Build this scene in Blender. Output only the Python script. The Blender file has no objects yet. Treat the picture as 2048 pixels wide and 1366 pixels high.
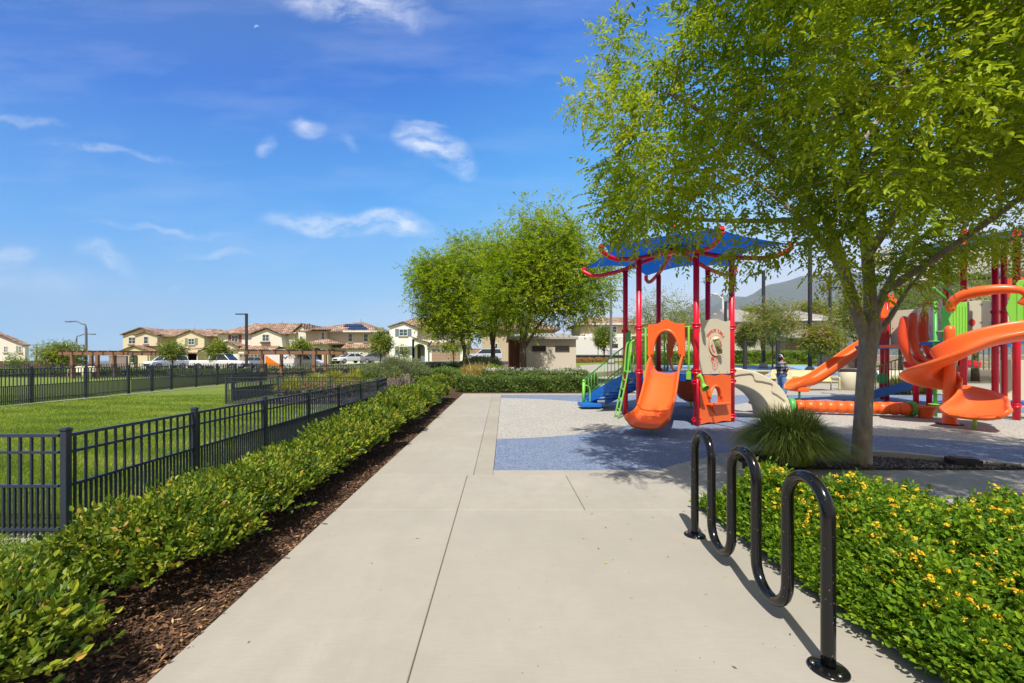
import bpy, bmesh, math, random
import numpy as np
from mathutils import Vector, Matrix, Quaternion
R = math.radians
rnd = random.Random(7)
npr = np.random.default_rng(11)

# ------------------------------------------------------------ camera, sky, sun, exposure
sc = bpy.context.scene
cam_d = bpy.data.cameras.new("camera"); cam = bpy.data.objects.new("camera", cam_d)
sc.collection.objects.link(cam); sc.camera = cam
cam.location = (0, 0, 1.5); cam.rotation_euler = (R(90), 0, 0)
F = 853.0
cam_d.sensor_width = 36; cam_d.lens = F / 2048 * 36
cam_d.shift_x = 22 / 2048; cam_d.shift_y = 35 / 2048
cam_d.clip_start = 0.05; cam_d.clip_end = 20000

SUN_EL, SUN_AZ = 57.5, math.degrees(math.atan2(-0.20, -0.98))   # direction the sun stands in, from +Y clockwise
world = bpy.data.worlds.new("World"); sc.world = world; world.use_nodes = True
wt = world.node_tree; wt.nodes.clear()
def wn(t, **k):
    n = wt.nodes.new(t)
    for a, b in k.items(): setattr(n, a, b)
    return n
def wm(op, a, b=None, c=None, clamp=False):
    n = wn('ShaderNodeMath', operation=op); n.use_clamp = clamp
    for i, v in enumerate((a, b, c)):
        if v is None: continue
        if isinstance(v, (int, float)): n.inputs[i].default_value = v
        else: wt.links.new(v, n.inputs[i])
    return n.outputs[0]
sky = wn('ShaderNodeTexSky'); sky.sky_type = 'NISHITA'; sky.sun_disc = False
sky.sun_elevation = R(SUN_EL); sky.sun_rotation = R(SUN_AZ) % (2 * math.pi)
sky.air_density = 1.0; sky.dust_density = 0.3; sky.ozone_density = 2.5; sky.altitude = 300
hs = wn('ShaderNodeHueSaturation'); hs.inputs['Saturation'].default_value = 1.15; hs.inputs['Value'].default_value = 1.0
hs.inputs['Hue'].default_value = 0.508
wt.links.new(sky.outputs[0], hs.inputs['Color'])
tc = wn('ShaderNodeTexCoord'); sep = wn('ShaderNodeSeparateXYZ'); wt.links.new(tc.outputs['Generated'], sep.inputs[0])
yy = wm('MAXIMUM', sep.outputs[1], 0.02)
uu = wm('DIVIDE', sep.outputs[0], yy); vv = wm('DIVIDE', sep.outputs[2], yy)
cmb = wn('ShaderNodeCombineXYZ'); wt.links.new(uu, cmb.inputs[0]); wt.links.new(vv, cmb.inputs[1])
# deeper blue high up and to the side away from the sun, pale towards the horizon
gr_ = wn('ShaderNodeValToRGB'); e = gr_.color_ramp; 
for p_, c_ in ((0.0, (5.6, 6.0, 6.9)), (.07, (4.1, 5.6, 7.3)), (.20, (1.6, 4.3, 7.3)), (.38, (.35, 2.75, 6.7)), (.58, (.02, 1.25, 5.1)), (1.0, (.0, .6, 3.1))):
    el = e.elements.new(p_); el.color = c_ + (1,)
e.elements.remove(e.elements[0]); e.elements.remove(e.elements[-1])
lr = wm('MULTIPLY', sep.outputs[0], .22)
wt.links.new(wm('SUBTRACT', wm('ABSOLUTE', sep.outputs[2]), lr, clamp=True), gr_.inputs['Fac'])
skm = wn('ShaderNodeMixRGB'); skm.inputs['Fac'].default_value = .93; wt.links.new(hs.outputs[0], skm.inputs['Color1']); wt.links.new(gr_.outputs[0], skm.inputs['Color2'])
# unseen sky behind the viewer and overhead, whitened to make the shadows less blue
glow = wm('MULTIPLY', wm('SUBTRACT', .25, wm('SUBTRACT', sep.outputs[1], wm('MULTIPLY', wm('MAXIMUM', wm('SUBTRACT', sep.outputs[2], .72), 0), 3.0))), .9, clamp=True)
skg = wn('ShaderNodeMixRGB'); wt.links.new(glow, skg.inputs['Fac']); wt.links.new(skm.outputs[0], skg.inputs['Color1']); skg.inputs['Color2'].default_value = (3.3, 3.1, 2.8, 1)
# warp
nz = wn('ShaderNodeTexNoise'); nz.inputs['Scale'].default_value = 7; nz.inputs['Detail'].default_value = 5
wt.links.new(cmb.outputs[0], nz.inputs['Vector'])
wv = wn('ShaderNodeVectorMath', operation='MULTIPLY_ADD'); wt.links.new(nz.outputs['Color'], wv.inputs[0])
wv.inputs[1].default_value = (.11, .11, 0); wt.links.new(cmb.outputs[0], wv.inputs[2])
ws = wn('ShaderNodeSeparateXYZ'); wt.links.new(wv.outputs[0], ws.inputs[0])
nf = wn('ShaderNodeTexNoise'); nf.inputs['Scale'].default_value = 11; nf.inputs['Detail'].default_value = 9; nf.inputs['Roughness'].default_value = .7
nmap = wn('ShaderNodeVectorMath', operation='MULTIPLY'); wt.links.new(wv.outputs[0], nmap.inputs[0]); nmap.inputs[1].default_value = (.8, 2.0, 1)
wt.links.new(nmap.outputs[0], nf.inputs['Vector'])
acc = None
for (px, py, rx, ry, ang, s) in [(868, 284, 78, 34, 28, 1.0), (925, 318, 30, 20, 60, .6), (612, 254, 40, 20, 15, .6), (537, 285, 14, 24, 0, .45),
        (645, 440, 110, 26, 3, .85), (775, 440, 100, 26, 4, .95), (215, 522, 62, 26, 28, .6), (32, 512, 45, 24, -15, .55), (200, 296, 150, 9, 7, .45),
        (690, 5, 190, 40, 8, .8), (640, -20, 120, 40, 12, .9), (330, 458, 170, 8, 3, .35), (430, 507, 80, 9, 4, .3), (40, 236, 95, 9, 4, .4), (695, 283, 22, 10, 30, .35),
        (850, 238, 50, 7, 10, .4), (60, 570, 120, 25, 5, .25), (345, 570, 20, 12, 0, .25)]:
    u0, v0 = (px - 1002) / F + .055, (718 - py) / F + .055
    a = R(-ang)
    dx = wm('SUBTRACT', ws.outputs[0], u0); dy = wm('SUBTRACT', ws.outputs[1], v0)
    ex = wm('ADD', wm('MULTIPLY', dx, math.cos(a) * F / rx), wm('MULTIPLY', dy, math.sin(a) * F / rx))
    ey = wm('ADD', wm('MULTIPLY', dx, -math.sin(a) * F / ry), wm('MULTIPLY', dy, math.cos(a) * F / ry))
    d2 = wm('ADD', wm('MULTIPLY', ex, ex), wm('MULTIPLY', ey, ey))
    m = wm('MULTIPLY', wm('POWER', wm('SUBTRACT', 1, wm('MULTIPLY', d2, .62), clamp=True), 1.6), s * .95)
    acc = m if acc is None else wm('MAXIMUM', acc, m)
fb = wm('MULTIPLY', wm('SUBTRACT', nf.outputs['Fac'], .36), 2.9, clamp=True)
den = wm('MULTIPLY', wm('MULTIPLY', acc, fb), 1.0, clamp=True)
# a general faint veil
nv = wn('ShaderNodeTexNoise'); nv.inputs['Scale'].default_value = 2.6; nv.inputs['Detail'].default_value = 9; nv.inputs['Roughness'].default_value = .62
vm = wn('ShaderNodeVectorMath', operation='MULTIPLY'); wt.links.new(cmb.outputs[0], vm.inputs[0]); vm.inputs[1].default_value = (.8, 3.6, 1)
wt.links.new(vm.outputs[0], nv.inputs['Vector'])
veil = wm('MULTIPLY', wm('SUBTRACT', nv.outputs['Fac'], .47, clamp=True), .40)
den = wm('MULTIPLY', wm('ADD', den, veil, clamp=True), wm('GREATER_THAN', sep.outputs[1], .05))
mixc = wn('ShaderNodeMixRGB'); wt.links.new(den, mixc.inputs['Fac']); wt.links.new(skg.outputs[0], mixc.inputs['Color1'])
mixc.inputs['Color2'].default_value = (7.2, 7.4, 7.8, 1)
# the day moon, a small pale half disc
def _dist(px, py, r):
    a = wm('SUBTRACT', uu, (px - 1002) / F); b = wm('SUBTRACT', vv, (718 - py) / F); return wm('LESS_THAN', wm('ADD', wm('MULTIPLY', a, a), wm('MULTIPLY', b, b)), (r / F) ** 2)
moon = wm('MULTIPLY', wm('MULTIPLY', _dist(513, 54, 4.6), wm('SUBTRACT', 1, _dist(514, 58, 4.8))), wm('GREATER_THAN', sep.outputs[1], .05))
mixm = wn('ShaderNodeMixRGB'); wt.links.new(wm('MULTIPLY', moon, .4), mixm.inputs['Fac']); wt.links.new(mixc.outputs[0], mixm.inputs['Color1']); mixm.inputs['Color2'].default_value = (6, 6.3, 6.8, 1)
bg = wn('ShaderNodeBackground'); bg.inputs['Strength'].default_value = 0.125
wo = wn('ShaderNodeOutputWorld'); wt.links.new(mixm.outputs[0], bg.inputs['Color']); wt.links.new(bg.outputs[0], wo.inputs[0])

sd = bpy.data.lights.new("sun", 'SUN'); sun = bpy.data.objects.new("sun", sd); sc.collection.objects.link(sun)
sd.energy = 4.7; sd.angle = R(.55); sd.color = (1.0, .95, .86)
_s = Vector((math.sin(R(SUN_AZ)) * math.cos(R(SUN_EL)), math.cos(R(SUN_AZ)) * math.cos(R(SUN_EL)), math.sin(R(SUN_EL))))
sun.rotation_euler = _s.to_track_quat('Z', 'Y').to_euler(); sun.location = _s * 60
sc.view_settings.view_transform = 'Standard'; sc.view_settings.look = 'None'; sc.view_settings.gamma = 1
sc.view_settings.exposure = 0.28
sc.cycles.max_bounces = 8; sc.cycles.transparent_max_bounces = 8; sc.cycles.volume_bounces = 0
sc.cycles.use_denoising = True
sc.cycles.use_adaptive_sampling = True; sc.cycles.adaptive_threshold = .015

# ------------------------------------------------------------ helpers
def sm(t):
    t = min(1, max(0, t)); return t * t * (3 - 2 * t)
def lerp(a, b, t): return a + (b - a) * t
def gz(x, y):
    """height of the ground"""
    s = min(1, max(0, (x + 10) / 20))
    y0, y1 = lerp(32, 24, s), lerp(62, 44, s)
    if x < -45: A = -.1
    elif x < -25: A = lerp(-.1, .6, (x + 45) / 20)
    elif x < -10: A = lerp(.6, 1.15, (x + 25) / 15)
    else: A = 1.15
    h = A * sm((y - y0) / (y1 - y0))
    if y > 110: h = lerp(h, -25, sm((y - 110) / 500))
    return h
def W(px, py, Y): return Vector(((px - 1002) / F * Y, Y, 1.5 - (py - 718) / F * Y))
def WX(px, Y): return (px - 1002) / F * Y
def WZ(py, Y): return 1.5 - (py - 718) / F * Y

col = sc.collection
def tag(o, label=None, cat=None, group=None, kind=None):
    if label: o['label'] = label
    if cat: o['category'] = cat
    if group: o['group'] = group
    if kind: o['kind'] = kind
    return o
def empty(name, loc=(0, 0, 0), rz=0, label=None, cat=None, group=None):
    o = bpy.data.objects.new(name, None); col.objects.link(o)
    o.location = loc; o.rotation_euler = (0, 0, rz); o.empty_display_size = .2
    return tag(o, label, cat, group)
def copy_tree(o, parent=None):
    c = o.copy(); col.objects.link(c); c.parent = parent
    for ch in [x for x in o.children]: copy_tree(ch, c)
    return c

class MB:
    def __init__(s): s.v = []; s.f = []; s.sm = []; s.mi = []; s.m = 0
    def add(s, vs, fs, smooth=False, xf=None):
        b = len(s.v)
        for p in vs:
            p = Vector(p)
            s.v.append(tuple(xf @ p) if xf is not None else tuple(p))
        for f in fs: s.f.append([b + i for i in f]); s.sm.append(smooth); s.mi.append(s.m)
        return s
    def box(s, x0, x1, y0, y1, z0, z1, xf=None):
        return s.add([(x0, y0, z0), (x1, y0, z0), (x1, y1, z0), (x0, y1, z0), (x0, y0, z1), (x1, y0, z1), (x1, y1, z1), (x0, y1, z1)],
                     [(0, 3, 2, 1), (4, 5, 6, 7), (0, 1, 5, 4), (1, 2, 6, 5), (2, 3, 7, 6), (3, 0, 4, 7)], False, xf)
    def cbox(s, c, d, rz=0, rx=0, ry=0):
        xf = Matrix.Translation(c) @ Matrix.Rotation(rz, 4, 'Z') @ Matrix.Rotation(ry, 4, 'Y') @ Matrix.Rotation(rx, 4, 'X')
        return s.box(-d[0] / 2, d[0] / 2, -d[1] / 2, d[1] / 2, -d[2] / 2, d[2] / 2, xf)
    def tube(s, pts, r, n=8, cap=True, smooth=True, flat=1.0):
        pts = [Vector(p) for p in pts]
        rr = r if isinstance(r, (list, tuple)) else [r] * len(pts)
        t0 = (pts[1] - pts[0]).normalized()
        up = Vector((0, 0, 1)) if abs(t0.z) < .9 else Vector((0, 1, 0))
        a = t0.cross(up).normalized(); b = a.cross(t0).normalized()
        vs = []; prev = t0
        for i, p in enumerate(pts):
            if i == 0: t = t0
            elif i == len(pts) - 1: t = (pts[i] - pts[i - 1]).normalized()
            else: t = ((pts[i + 1] - p).normalized() + (p - pts[i - 1]).normalized()).normalized()
            q = prev.rotation_difference(t); a = q @ a; b = q @ b; prev = t
            for k in range(n):
                th = 2 * math.pi * k / n
                vs.append(p + (a * math.cos(th) + b * math.sin(th) * flat) * rr[i])
        fs = []
        for i in range(len(pts) - 1):
            for k in range(n):
                fs.append((i * n + k, i * n + (k + 1) % n, (i + 1) * n + (k + 1) % n, (i + 1) * n + k))
        s.add([tuple(v) for v in vs], fs, smooth)
        if cap:
            B = len(s.v) - len(vs)
            s.f.append([B + k for k in range(n)][::-1]); s.sm.append(False); s.mi.append(s.m)
            s.f.append([B + (len(pts) - 1) * n + k for k in range(n)]); s.sm.append(False); s.mi.append(s.m)
        return s
    def cyl(s, c, r, h, n=20, r2=None):
        c = Vector(c); return s.tube([c, c + Vector((0, 0, h))], [r, r if r2 is None else r2], n)
    def lathe(s, c, prof, n=20, xf=None):
        vs = []
        for (r, z) in prof:
            for k in range(n):
                th = 2 * math.pi * k / n; vs.append((c[0] + r * math.cos(th), c[1] + r * math.sin(th), c[2] + z))
        fs = [(i * n + k, i * n + (k + 1) % n, (i + 1) * n + (k + 1) % n, (i + 1) * n + k) for i in range(len(prof) - 1) for k in range(n)]
        s.add(vs, fs, True, xf)
        B = len(s.v) - len(vs)
        if prof[0][0] > 1e-4: s.f.append([B + k for k in range(n)][::-1]); s.sm.append(False); s.mi.append(s.m)
        if prof[-1][0] > 1e-4: s.f.append([B + (len(prof) - 1) * n + k for k in range(n)]); s.sm.append(False); s.mi.append(s.m)
        return s
    def prism(s, poly, z0, z1, axis='z', xf=None):
        n = len(poly)
        def P(a, b, c): return {'z': (a, b, c), 'y': (a, c, b), 'x': (c, a, b)}[axis]
        vs = [P(a, b, z0) for a, b in poly] + [P(a, b, z1) for a, b in poly]
        fs = [tuple(range(n))[::-1], tuple(range(n, 2 * n))] + [(i, (i + 1) % n, n + (i + 1) % n, n + i) for i in range(n)]
        return s.add(vs, fs, False, xf)
    def build(s, name, mat, parent=None, bevel=0, fixn=True, seg=2, solid=0, subd=0):
        me = bpy.data.meshes.new(name); me.from_pydata(s.v, [], s.f)
        me.polygons.foreach_set('use_smooth', s.sm)
        mats = mat if isinstance(mat, (list, tuple)) else [mat]
        for m in mats: me.materials.append(m)
        if len(mats) > 1: me.polygons.foreach_set('material_index', s.mi)
        if fixn:
            bm = bmesh.new(); bm.from_mesh(me); bmesh.ops.recalc_face_normals(bm, faces=bm.faces); bm.to_mesh(me); bm.free()
        me.update()
        o = bpy.data.objects.new(name, me); col.objects.link(o)
        if parent is not None: o.parent = parent
        if solid:
            m = o.modifiers.new("solid", 'SOLIDIFY'); m.thickness = solid; m.offset = 0
        if bevel:
            m = o.modifiers.new("bev", 'BEVEL'); m.width = bevel; m.segments = seg; m.limit_method = 'ANGLE'; m.angle_limit = R(40)
        if subd:
            m = o.modifiers.new("sub", 'SUBSURF'); m.levels = subd; m.render_levels = subd
        return o
    def thing(s, name, mat, label, cat, group=None, kind=None, **k):
        return tag(s.build(name, mat, **k), label, cat, group, kind)

def np_mesh(name, verts, faces, mat, parent=None, tint=None, smooth=False):
    """verts (V,3), faces (Fn,k) ints, tint (V,)"""
    me = bpy.data.meshes.new(name)
    nv, nf_, k = len(verts), len(faces), faces.shape[1]
    me.vertices.add(nv); me.vertices.foreach_set('co', np.ascontiguousarray(verts, dtype=np.float32).ravel())
    me.loops.add(nf_ * k); me.loops.foreach_set('vertex_index', np.ascontiguousarray(faces, dtype=np.int32).ravel())
    me.polygons.add(nf_); me.polygons.foreach_set('loop_start', np.arange(0, nf_ * k, k, dtype=np.int32))
    try: me.polygons.foreach_set('loop_total', np.full(nf_, k, dtype=np.int32))
    except Exception: pass
    me.polygons.foreach_set('use_smooth', np.full(nf_, smooth))
    if tint is not None:
        at = me.attributes.new('tint', 'FLOAT', 'POINT'); at.data.foreach_set('value', np.ascontiguousarray(tint, dtype=np.float32))
    me.materials.append(mat); me.update(calc_edges=True); me.validate()
    o = bpy.data.objects.new(name, me); col.objects.link(o)
    if parent is not None: o.parent = parent
    return o

# ------------------------------------------------------------ materials
class NT:
    def __init__(s, name):
        s.m = bpy.data.materials.new(name); s.m.use_nodes = True; s.t = s.m.node_tree; s.t.nodes.clear()
        s.out = s.n('ShaderNodeOutputMaterial'); s.p = s.n('ShaderNodeBsdfPrincipled'); s.l(s.p.outputs[0], s.out.inputs[0])
    def n(s, t, **k):
        x = s.t.nodes.new(t)
        for a, b in k.items(): setattr(x, a, b)
        return x
    def l(s, a, b): s.t.links.new(a, b)
    def math(s, op, a, b=None, clamp=False):
        x = s.n('ShaderNodeMath', operation=op); x.use_clamp = clamp
        for i, v in enumerate((a, b)):
            if v is None: continue
            if isinstance(v, (int, float)): x.inputs[i].default_value = v
            else: s.l(v, x.inputs[i])
        return x.outputs[0]
    def coord(s, kind='Object', scale=(1, 1, 1), rot=(0, 0, 0)):
        c = s.n('ShaderNodeTexCoord'); m = s.n('ShaderNodeMapping'); m.inputs['Scale'].default_value = scale; m.inputs['Rotation'].default_value = rot
        if kind == 'World':
            g = s.n('ShaderNodeNewGeometry'); s.l(g.outputs['Position'], m.inputs['Vector'])
        else: s.l(c.outputs[kind], m.inputs['Vector'])
        return m.outputs[0]
    def noise(s, vec, scale, detail=4, rough=.55):
        x = s.n('ShaderNodeTexNoise'); x.inputs['Scale'].default_value = scale; x.inputs['Detail'].default_value = detail; x.inputs['Roughness'].default_value = rough
        s.l(vec, x.inputs['Vector']); return x.outputs['Fac']
    def ramp(s, fac, stops, interp='LINEAR'):
        x = s.n('ShaderNodeValToRGB'); r = x.color_ramp; r.interpolation = interp
        while len(r.elements) < len(stops): r.elements.new(.5)
        for e, (p, c) in zip(r.elements, stops): e.position = p; e.color = tuple(c) + (1,) if len(c) == 3 else c
        s.l(fac, x.inputs['Fac']); return x.outputs['Color']
    def mix(s, fac, a, b, mode='MIX'):
        x = s.n('ShaderNodeMixRGB', blend_type=mode)
        for i, v in zip(('Fac', 'Color1', 'Color2'), (fac, a, b)):
            if isinstance(v, (int, float)): x.inputs[i].default_value = v
            elif isinstance(v, tuple): x.inputs[i].default_value = v + (1,) if len(v) == 3 else v
            else: s.l(v, x.inputs[i])
        return x.outputs[0]
    def bump(s, h, strength=.3, dist=.02, nrm=None):
        x = s.n('ShaderNodeBump'); x.inputs['Strength'].default_value = strength; x.inputs['Distance'].default_value = dist
        s.l(h, x.inputs['Height'])
        if nrm is not None: s.l(nrm, x.inputs['Normal'])
        s.l(x.outputs[0], s.p.inputs['Normal']); return x.outputs[0]
    def set(s, **k):
        for a, v in k.items():
            a = a.replace('_', ' ')
            if isinstance(v, (int, float, tuple)): s.p.inputs[a].default_value = v if not (isinstance(v, tuple) and len(v) == 3) else v + (1,)
            else: s.l(v, s.p.inputs[a])
        return s

def mul(c, k): return tuple(x * k for x in c)
_cache = {}
def paint(name, c, rough=.4, metal=0, var=.08, scale=3.0, bump=.0, bscale=60, kind='Object', spec=.5, dirt=0):
    if name in _cache: return _cache[name]
    t = NT(name); v = t.coord(kind)
    n1 = t.noise(v, scale, 5)
    cc = t.mix(n1, mul(c, 1 - var), mul(c, 1 + var))
    if dirt:
        n2 = t.math('MULTIPLY', t.math('SUBTRACT', t.noise(v, scale * 3.1, 8, .7), .48, True), 5, True)
        cc = t.mix(t.math('MULTIPLY', n2, dirt), cc, mul(c, .55))
    t.set(Base_Color=cc, Roughness=rough, Metallic=metal)
    t.p.inputs['Specular IOR Level'].default_value = spec
    r2 = t.math('ADD', t.math('MULTIPLY', t.noise(v, scale * 4, 4), .2), rough - .1); t.l(r2, t.p.inputs['Roughness'])
    if bump: t.bump(t.noise(v, bscale, 4), bump, .01)
    _cache[name] = t.m; return t.m

def leaf_mat(name, stops, rough=.5, transl=.35, tcol=(.5, .6, .05), spec=.4):
    t = NT(name); a = t.n('ShaderNodeAttribute'); a.attribute_name = 'tint'
    c = t.ramp(a.outputs['Fac'], stops)
    t.set(Base_Color=c, Roughness=rough); t.p.inputs['Specular IOR Level'].default_value = spec
    tr = t.n('ShaderNodeBsdfTranslucent'); t.l(t.mix(.5, c, tcol), tr.inputs['Color'])
    m = t.n('ShaderNodeMixShader'); m.inputs[0].default_value = transl
    t.l(t.p.outputs[0], m.inputs[1]); t.l(tr.outputs[0], m.inputs[2]); t.l(m.outputs[0], t.out.inputs[0])
    _cache[name] = t.m; return t.m

def leaves_np(P, D, N, L, Wd, tint, fold=.25, shape=6):
    """leaf blades: base P, direction D, normal N; returns verts, faces, tint"""
    n = len(P)
    D = D / (np.linalg.norm(D, axis=1, keepdims=True) + 1e-9)
    S = np.cross(D, N); S /= (np.linalg.norm(S, axis=1, keepdims=True) + 1e-9); Nn = np.cross(S, D)
    L = L[:, None]; Wd = Wd[:, None]
    if shape == 4:
        vs = np.stack([P, P + D * L * .45 + S * Wd * .5, P + D * L, P + D * L * .45 - S * Wd * .5], 1)
        fs = (np.arange(n)[:, None] * 4 + np.array([[0, 1, 2, 3]])); k = 4
    else:
        up = Nn * Wd * fold
        dr = -Nn * L * .12
        vs = np.stack([P, P + D * L * .3 + S * Wd * .46 + up, P + D * L * .68 + S * Wd * .4 + up + dr * .5, P + D * L + dr,
                       P + D * L * .68 - S * Wd * .4 + up + dr * .5, P + D * L * .3 - S * Wd * .46 + up], 1)
        b = np.arange(n)[:, None] * 6
        fs = np.concatenate([b + np.array([[0, 1, 2, 3]]), b + np.array([[0, 3, 4, 5]])], 0); k = 6
    return vs.reshape(-1, 3), fs, np.repeat(tint, k)

def rdir(n, rng=npr):
    v = rng.normal(size=(n, 3)); return v / np.linalg.norm(v, axis=1, keepdims=True)
# ------------------------------------------------------------ ground materials
def concrete(name, c, joint=None):
    t = NT(name); v = t.coord('World')
    n1 = t.noise(v, .55, 5, .6); n2 = t.noise(v, 4, 6, .65); n3 = t.noise(t.coord('World', (8, 90, 8)), 1.2, 3)
    n4 = t.noise(v, 220, 3)
    cc = t.mix(t.math('MULTIPLY', t.math('SUBTRACT', n1, .34), 3.2, True), mul(c, .86), mul(c, 1.07)); n6 = t.noise(t.coord('World', (1.3, .35, 1)), 1.1, 7, .75); cc = t.mix(t.math('MULTIPLY', t.math('SUBTRACT', n6, .52, True), 4.0, True), cc, mul(c, .80)); cc = t.mix(t.math('MULTIPLY', t.math('SUBTRACT', n2, .42, True), 1.8, True), cc, mul(c, .80)); n5 = t.noise(t.coord('World', (1, .25, 1)), 2.2, 6, .7); cc = t.mix(t.math('MULTIPLY', t.math('SUBTRACT', n5, .5, True), 1.6, True), cc, mul(c, 1.2))
    g_ = t.n('ShaderNodeNewGeometry'); s_ = t.n('ShaderNodeSeparateXYZ'); t.l(g_.outputs['Position'], s_.inputs[0])
    cx_ = t.math('GREATER_THAN', s_.outputs[0], -.425); cy_ = t.math('FLOOR', t.math('DIVIDE', t.math('SUBTRACT', s_.outputs[1], 5.40), 1.5)); cb_ = t.n('ShaderNodeCombineXYZ'); t.l(cx_, cb_.inputs[0]); t.l(cy_, cb_.inputs[1])
    wn_ = t.n('ShaderNodeTexWhiteNoise'); t.l(cb_.outputs[0], wn_.inputs['Vector'])
    if name == 'concrete_path': cc = t.mix(wn_.outputs['Value'], cc, t.mix(.5, cc, mul(c, .86)))
    # warm stains
    st = t.math('MULTIPLY', t.math('SUBTRACT', t.noise(v, .9, 3), .6, True), 4, True)
    cc = t.mix(t.math('MULTIPLY', st, .5), cc, (c[0] * 1.08, c[1] * .93, c[2] * .72))
    # pits: small dark specks
    vo = t.n('ShaderNodeTexVoronoi'); vo.inputs['Scale'].default_value = 9; t.l(v, vo.inputs['Vector'])
    sp = t.math('LESS_THAN', vo.outputs['Distance'], .045)
    cc = t.mix(t.math('MULTIPLY', sp, .6), cc, mul(c, .25))
    cc = t.mix(t.math('MULTIPLY', n3, .42), cc, mul(c, .64))
    cc = t.mix(t.math('MULTIPLY', n4, .12), cc, mul(c, .5))
    t.set(Base_Color=cc, Roughness=.82); t.p.inputs['Specular IOR Level'].default_value = .3
    h = t.math('ADD', t.math('MULTIPLY', n3, .5), t.math('MULTIPLY', n4, .5)); t.bump(h, .25, .004)
    return t.m
M = {}
M['conc'] = concrete('concrete_path', (.445, .408, .348))
M['conc2'] = concrete('concrete_band', (.42, .38, .315))
M['curb'] = concrete('concrete_kerb', (.46, .43, .38))
def soil(name, c1, c2, sc_=30):
    t = NT(name); v = t.coord('World')
    a = t.noise(v, sc_, 6, .7); b = t.noise(v, 1.3, 4)
    cc = t.mix(t.math('MULTIPLY', t.math('SUBTRACT', a, .35), 2.5, True), c1, c2)
    cc = t.mix(t.math('MULTIPLY', b, .4), cc, mul(c1, .7))
    t.set(Base_Color=cc, Roughness=.95); t.bump(a, .8, .03); return t.m
M['mulch'] = soil('mulch_soil', (.045, .022, .012), (.14, .075, .04), 45)
M['mulch2'] = soil('grey_mulch_soil', (.05, .035, .028), (.16, .12, .10), 40)
M['earth'] = soil('dry_earth', (.12, .09, .05), (.20, .17, .10), 3)
M['asphalt'] = soil('asphalt', (.045, .045, .047), (.07, .07, .07), 60)
def lawn_mat(name, k=1.0):
    t = NT(name); v = t.coord('World')
    a = t.noise(v, 90, 4, .7); b = t.noise(v, .45, 4); d = t.noise(v, 3.0, 5, .7); st = t.noise(t.coord('World', (.5, 3.0, 1)), .5, 2)
    cc = t.mix(b, (.17 * k, .26 * k, .016 * k), (.33 * k, .40 * k, .035 * k))
    cc = t.mix(t.math('MULTIPLY', t.math('SUBTRACT', a, .45, True), 3.5, True), cc, (.09 * k, .155 * k, .012 * k))
    cc = t.mix(t.math('MULTIPLY', t.math('SUBTRACT', d, .5, True), 2, True), cc, (.23 * k, .26 * k, .045 * k))
    cc = t.mix(t.math('MULTIPLY', st, .25), cc, (.07 * k, .13 * k, .012 * k))
    t.set(Base_Color=cc, Roughness=.9); t.bump(a, 1.0, .05); return t.m
M['lawn'] = lawn_mat('lawn_turf')
M['lawn2'] = lawn_mat('verge_turf', 1.0)
# poured rubber with a drawn pattern of blue and pale areas
def rubber():
    t = NT('playground_rubber'); v = t.coord('World')
    g = t.n('ShaderNodeNewGeometry'); s = t.n('ShaderNodeSeparateXYZ'); t.l(g.outputs['Position'], s.inputs[0])
    def dist(cx, cy):
        dx = t.math('SUBTRACT', s.outputs[0], cx); dy = t.math('SUBTRACT', s.outputs[1], cy)
        return t.math('SQRT', t.math('ADD', t.math('MULTIPLY', dx, dx), t.math('MULTIPLY', dy, dy)))
    d1 = t.math('LESS_THAN', dist(-.5, 12.0), 4.15)
    dd = dist(4.9, 2.8)
    ring = t.math('MULTIPLY', t.math('GREATER_THAN', dd, 4.0), t.math('LESS_THAN', dd, 5.9))
    inner = t.math('LESS_THAN', dd, 4.001)
    d3 = t.math('LESS_THAN', dist(10.6, 10.6), 4.4)
    pale = t.math('MAXIMUM', t.math('MAXIMUM', d1, d3), 0)
    pale = t.math('MULTIPLY', pale, t.math('SUBTRACT', 1, ring)); pale = t.math('MAXIMUM', pale, inner)
    vo = t.n('ShaderNodeTexVoronoi'); vo.inputs['Scale'].default_value = 150; t.l(v, vo.inputs['Vector'])
    sepc = t.n('ShaderNodeSeparateColor'); t.l(vo.outputs['Color'], sepc.inputs[0])
    vo2 = t.n('ShaderNodeTexVoronoi'); vo2.inputs['Scale'].default_value = 75; t.l(v, vo2.inputs['Vector'])
    sc2 = t.n('ShaderNodeSeparateColor'); t.l(vo2.outputs['Color'], sc2.inputs[0])
    f = t.math('ADD', t.math('MULTIPLY', sepc.outputs[0], .35), t.math('MULTIPLY', sc2.outputs[0], .65))
    gran = t.ramp(f, [(0, (.06, .055, .05)), (.22, (.20, .195, .175)), (.45, (.46, .44, .39)), (.75, (.66, .62, .55)), (1, (.26, .21, .16))], 'LINEAR')
    blu = t.ramp(f, [(0, (.02, .035, .08)), (.25, (.07, .12, .24)), (.5, (.14, .21, .36)), (.72, (.34, .39, .49)), (1, (.07, .10, .22))], 'LINEAR')
    big = t.noise(v, .8, 4)
    cc = t.mix(pale, blu, gran); cc = t.mix(t.math('MULTIPLY', big, .3), cc, mul((.3, .3, .3), .5), 'MIX'); wr = t.math('MULTIPLY', t.math('SUBTRACT', t.noise(v, 1.7, 6, .7), .5, True), 1.6, True); cc = t.mix(wr, cc, t.mix(.5, cc, (.42, .38, .31)))
    t.set(Base_Color=cc, Roughness=.9); t.bump(vo.outputs['Distance'], .5, .006); return t.m
M['rubber'] = rubber()
M['bluepad'] = paint('blue_court_rubber', (.22, .38, .58), .9, var=.1, kind='World')

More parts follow.
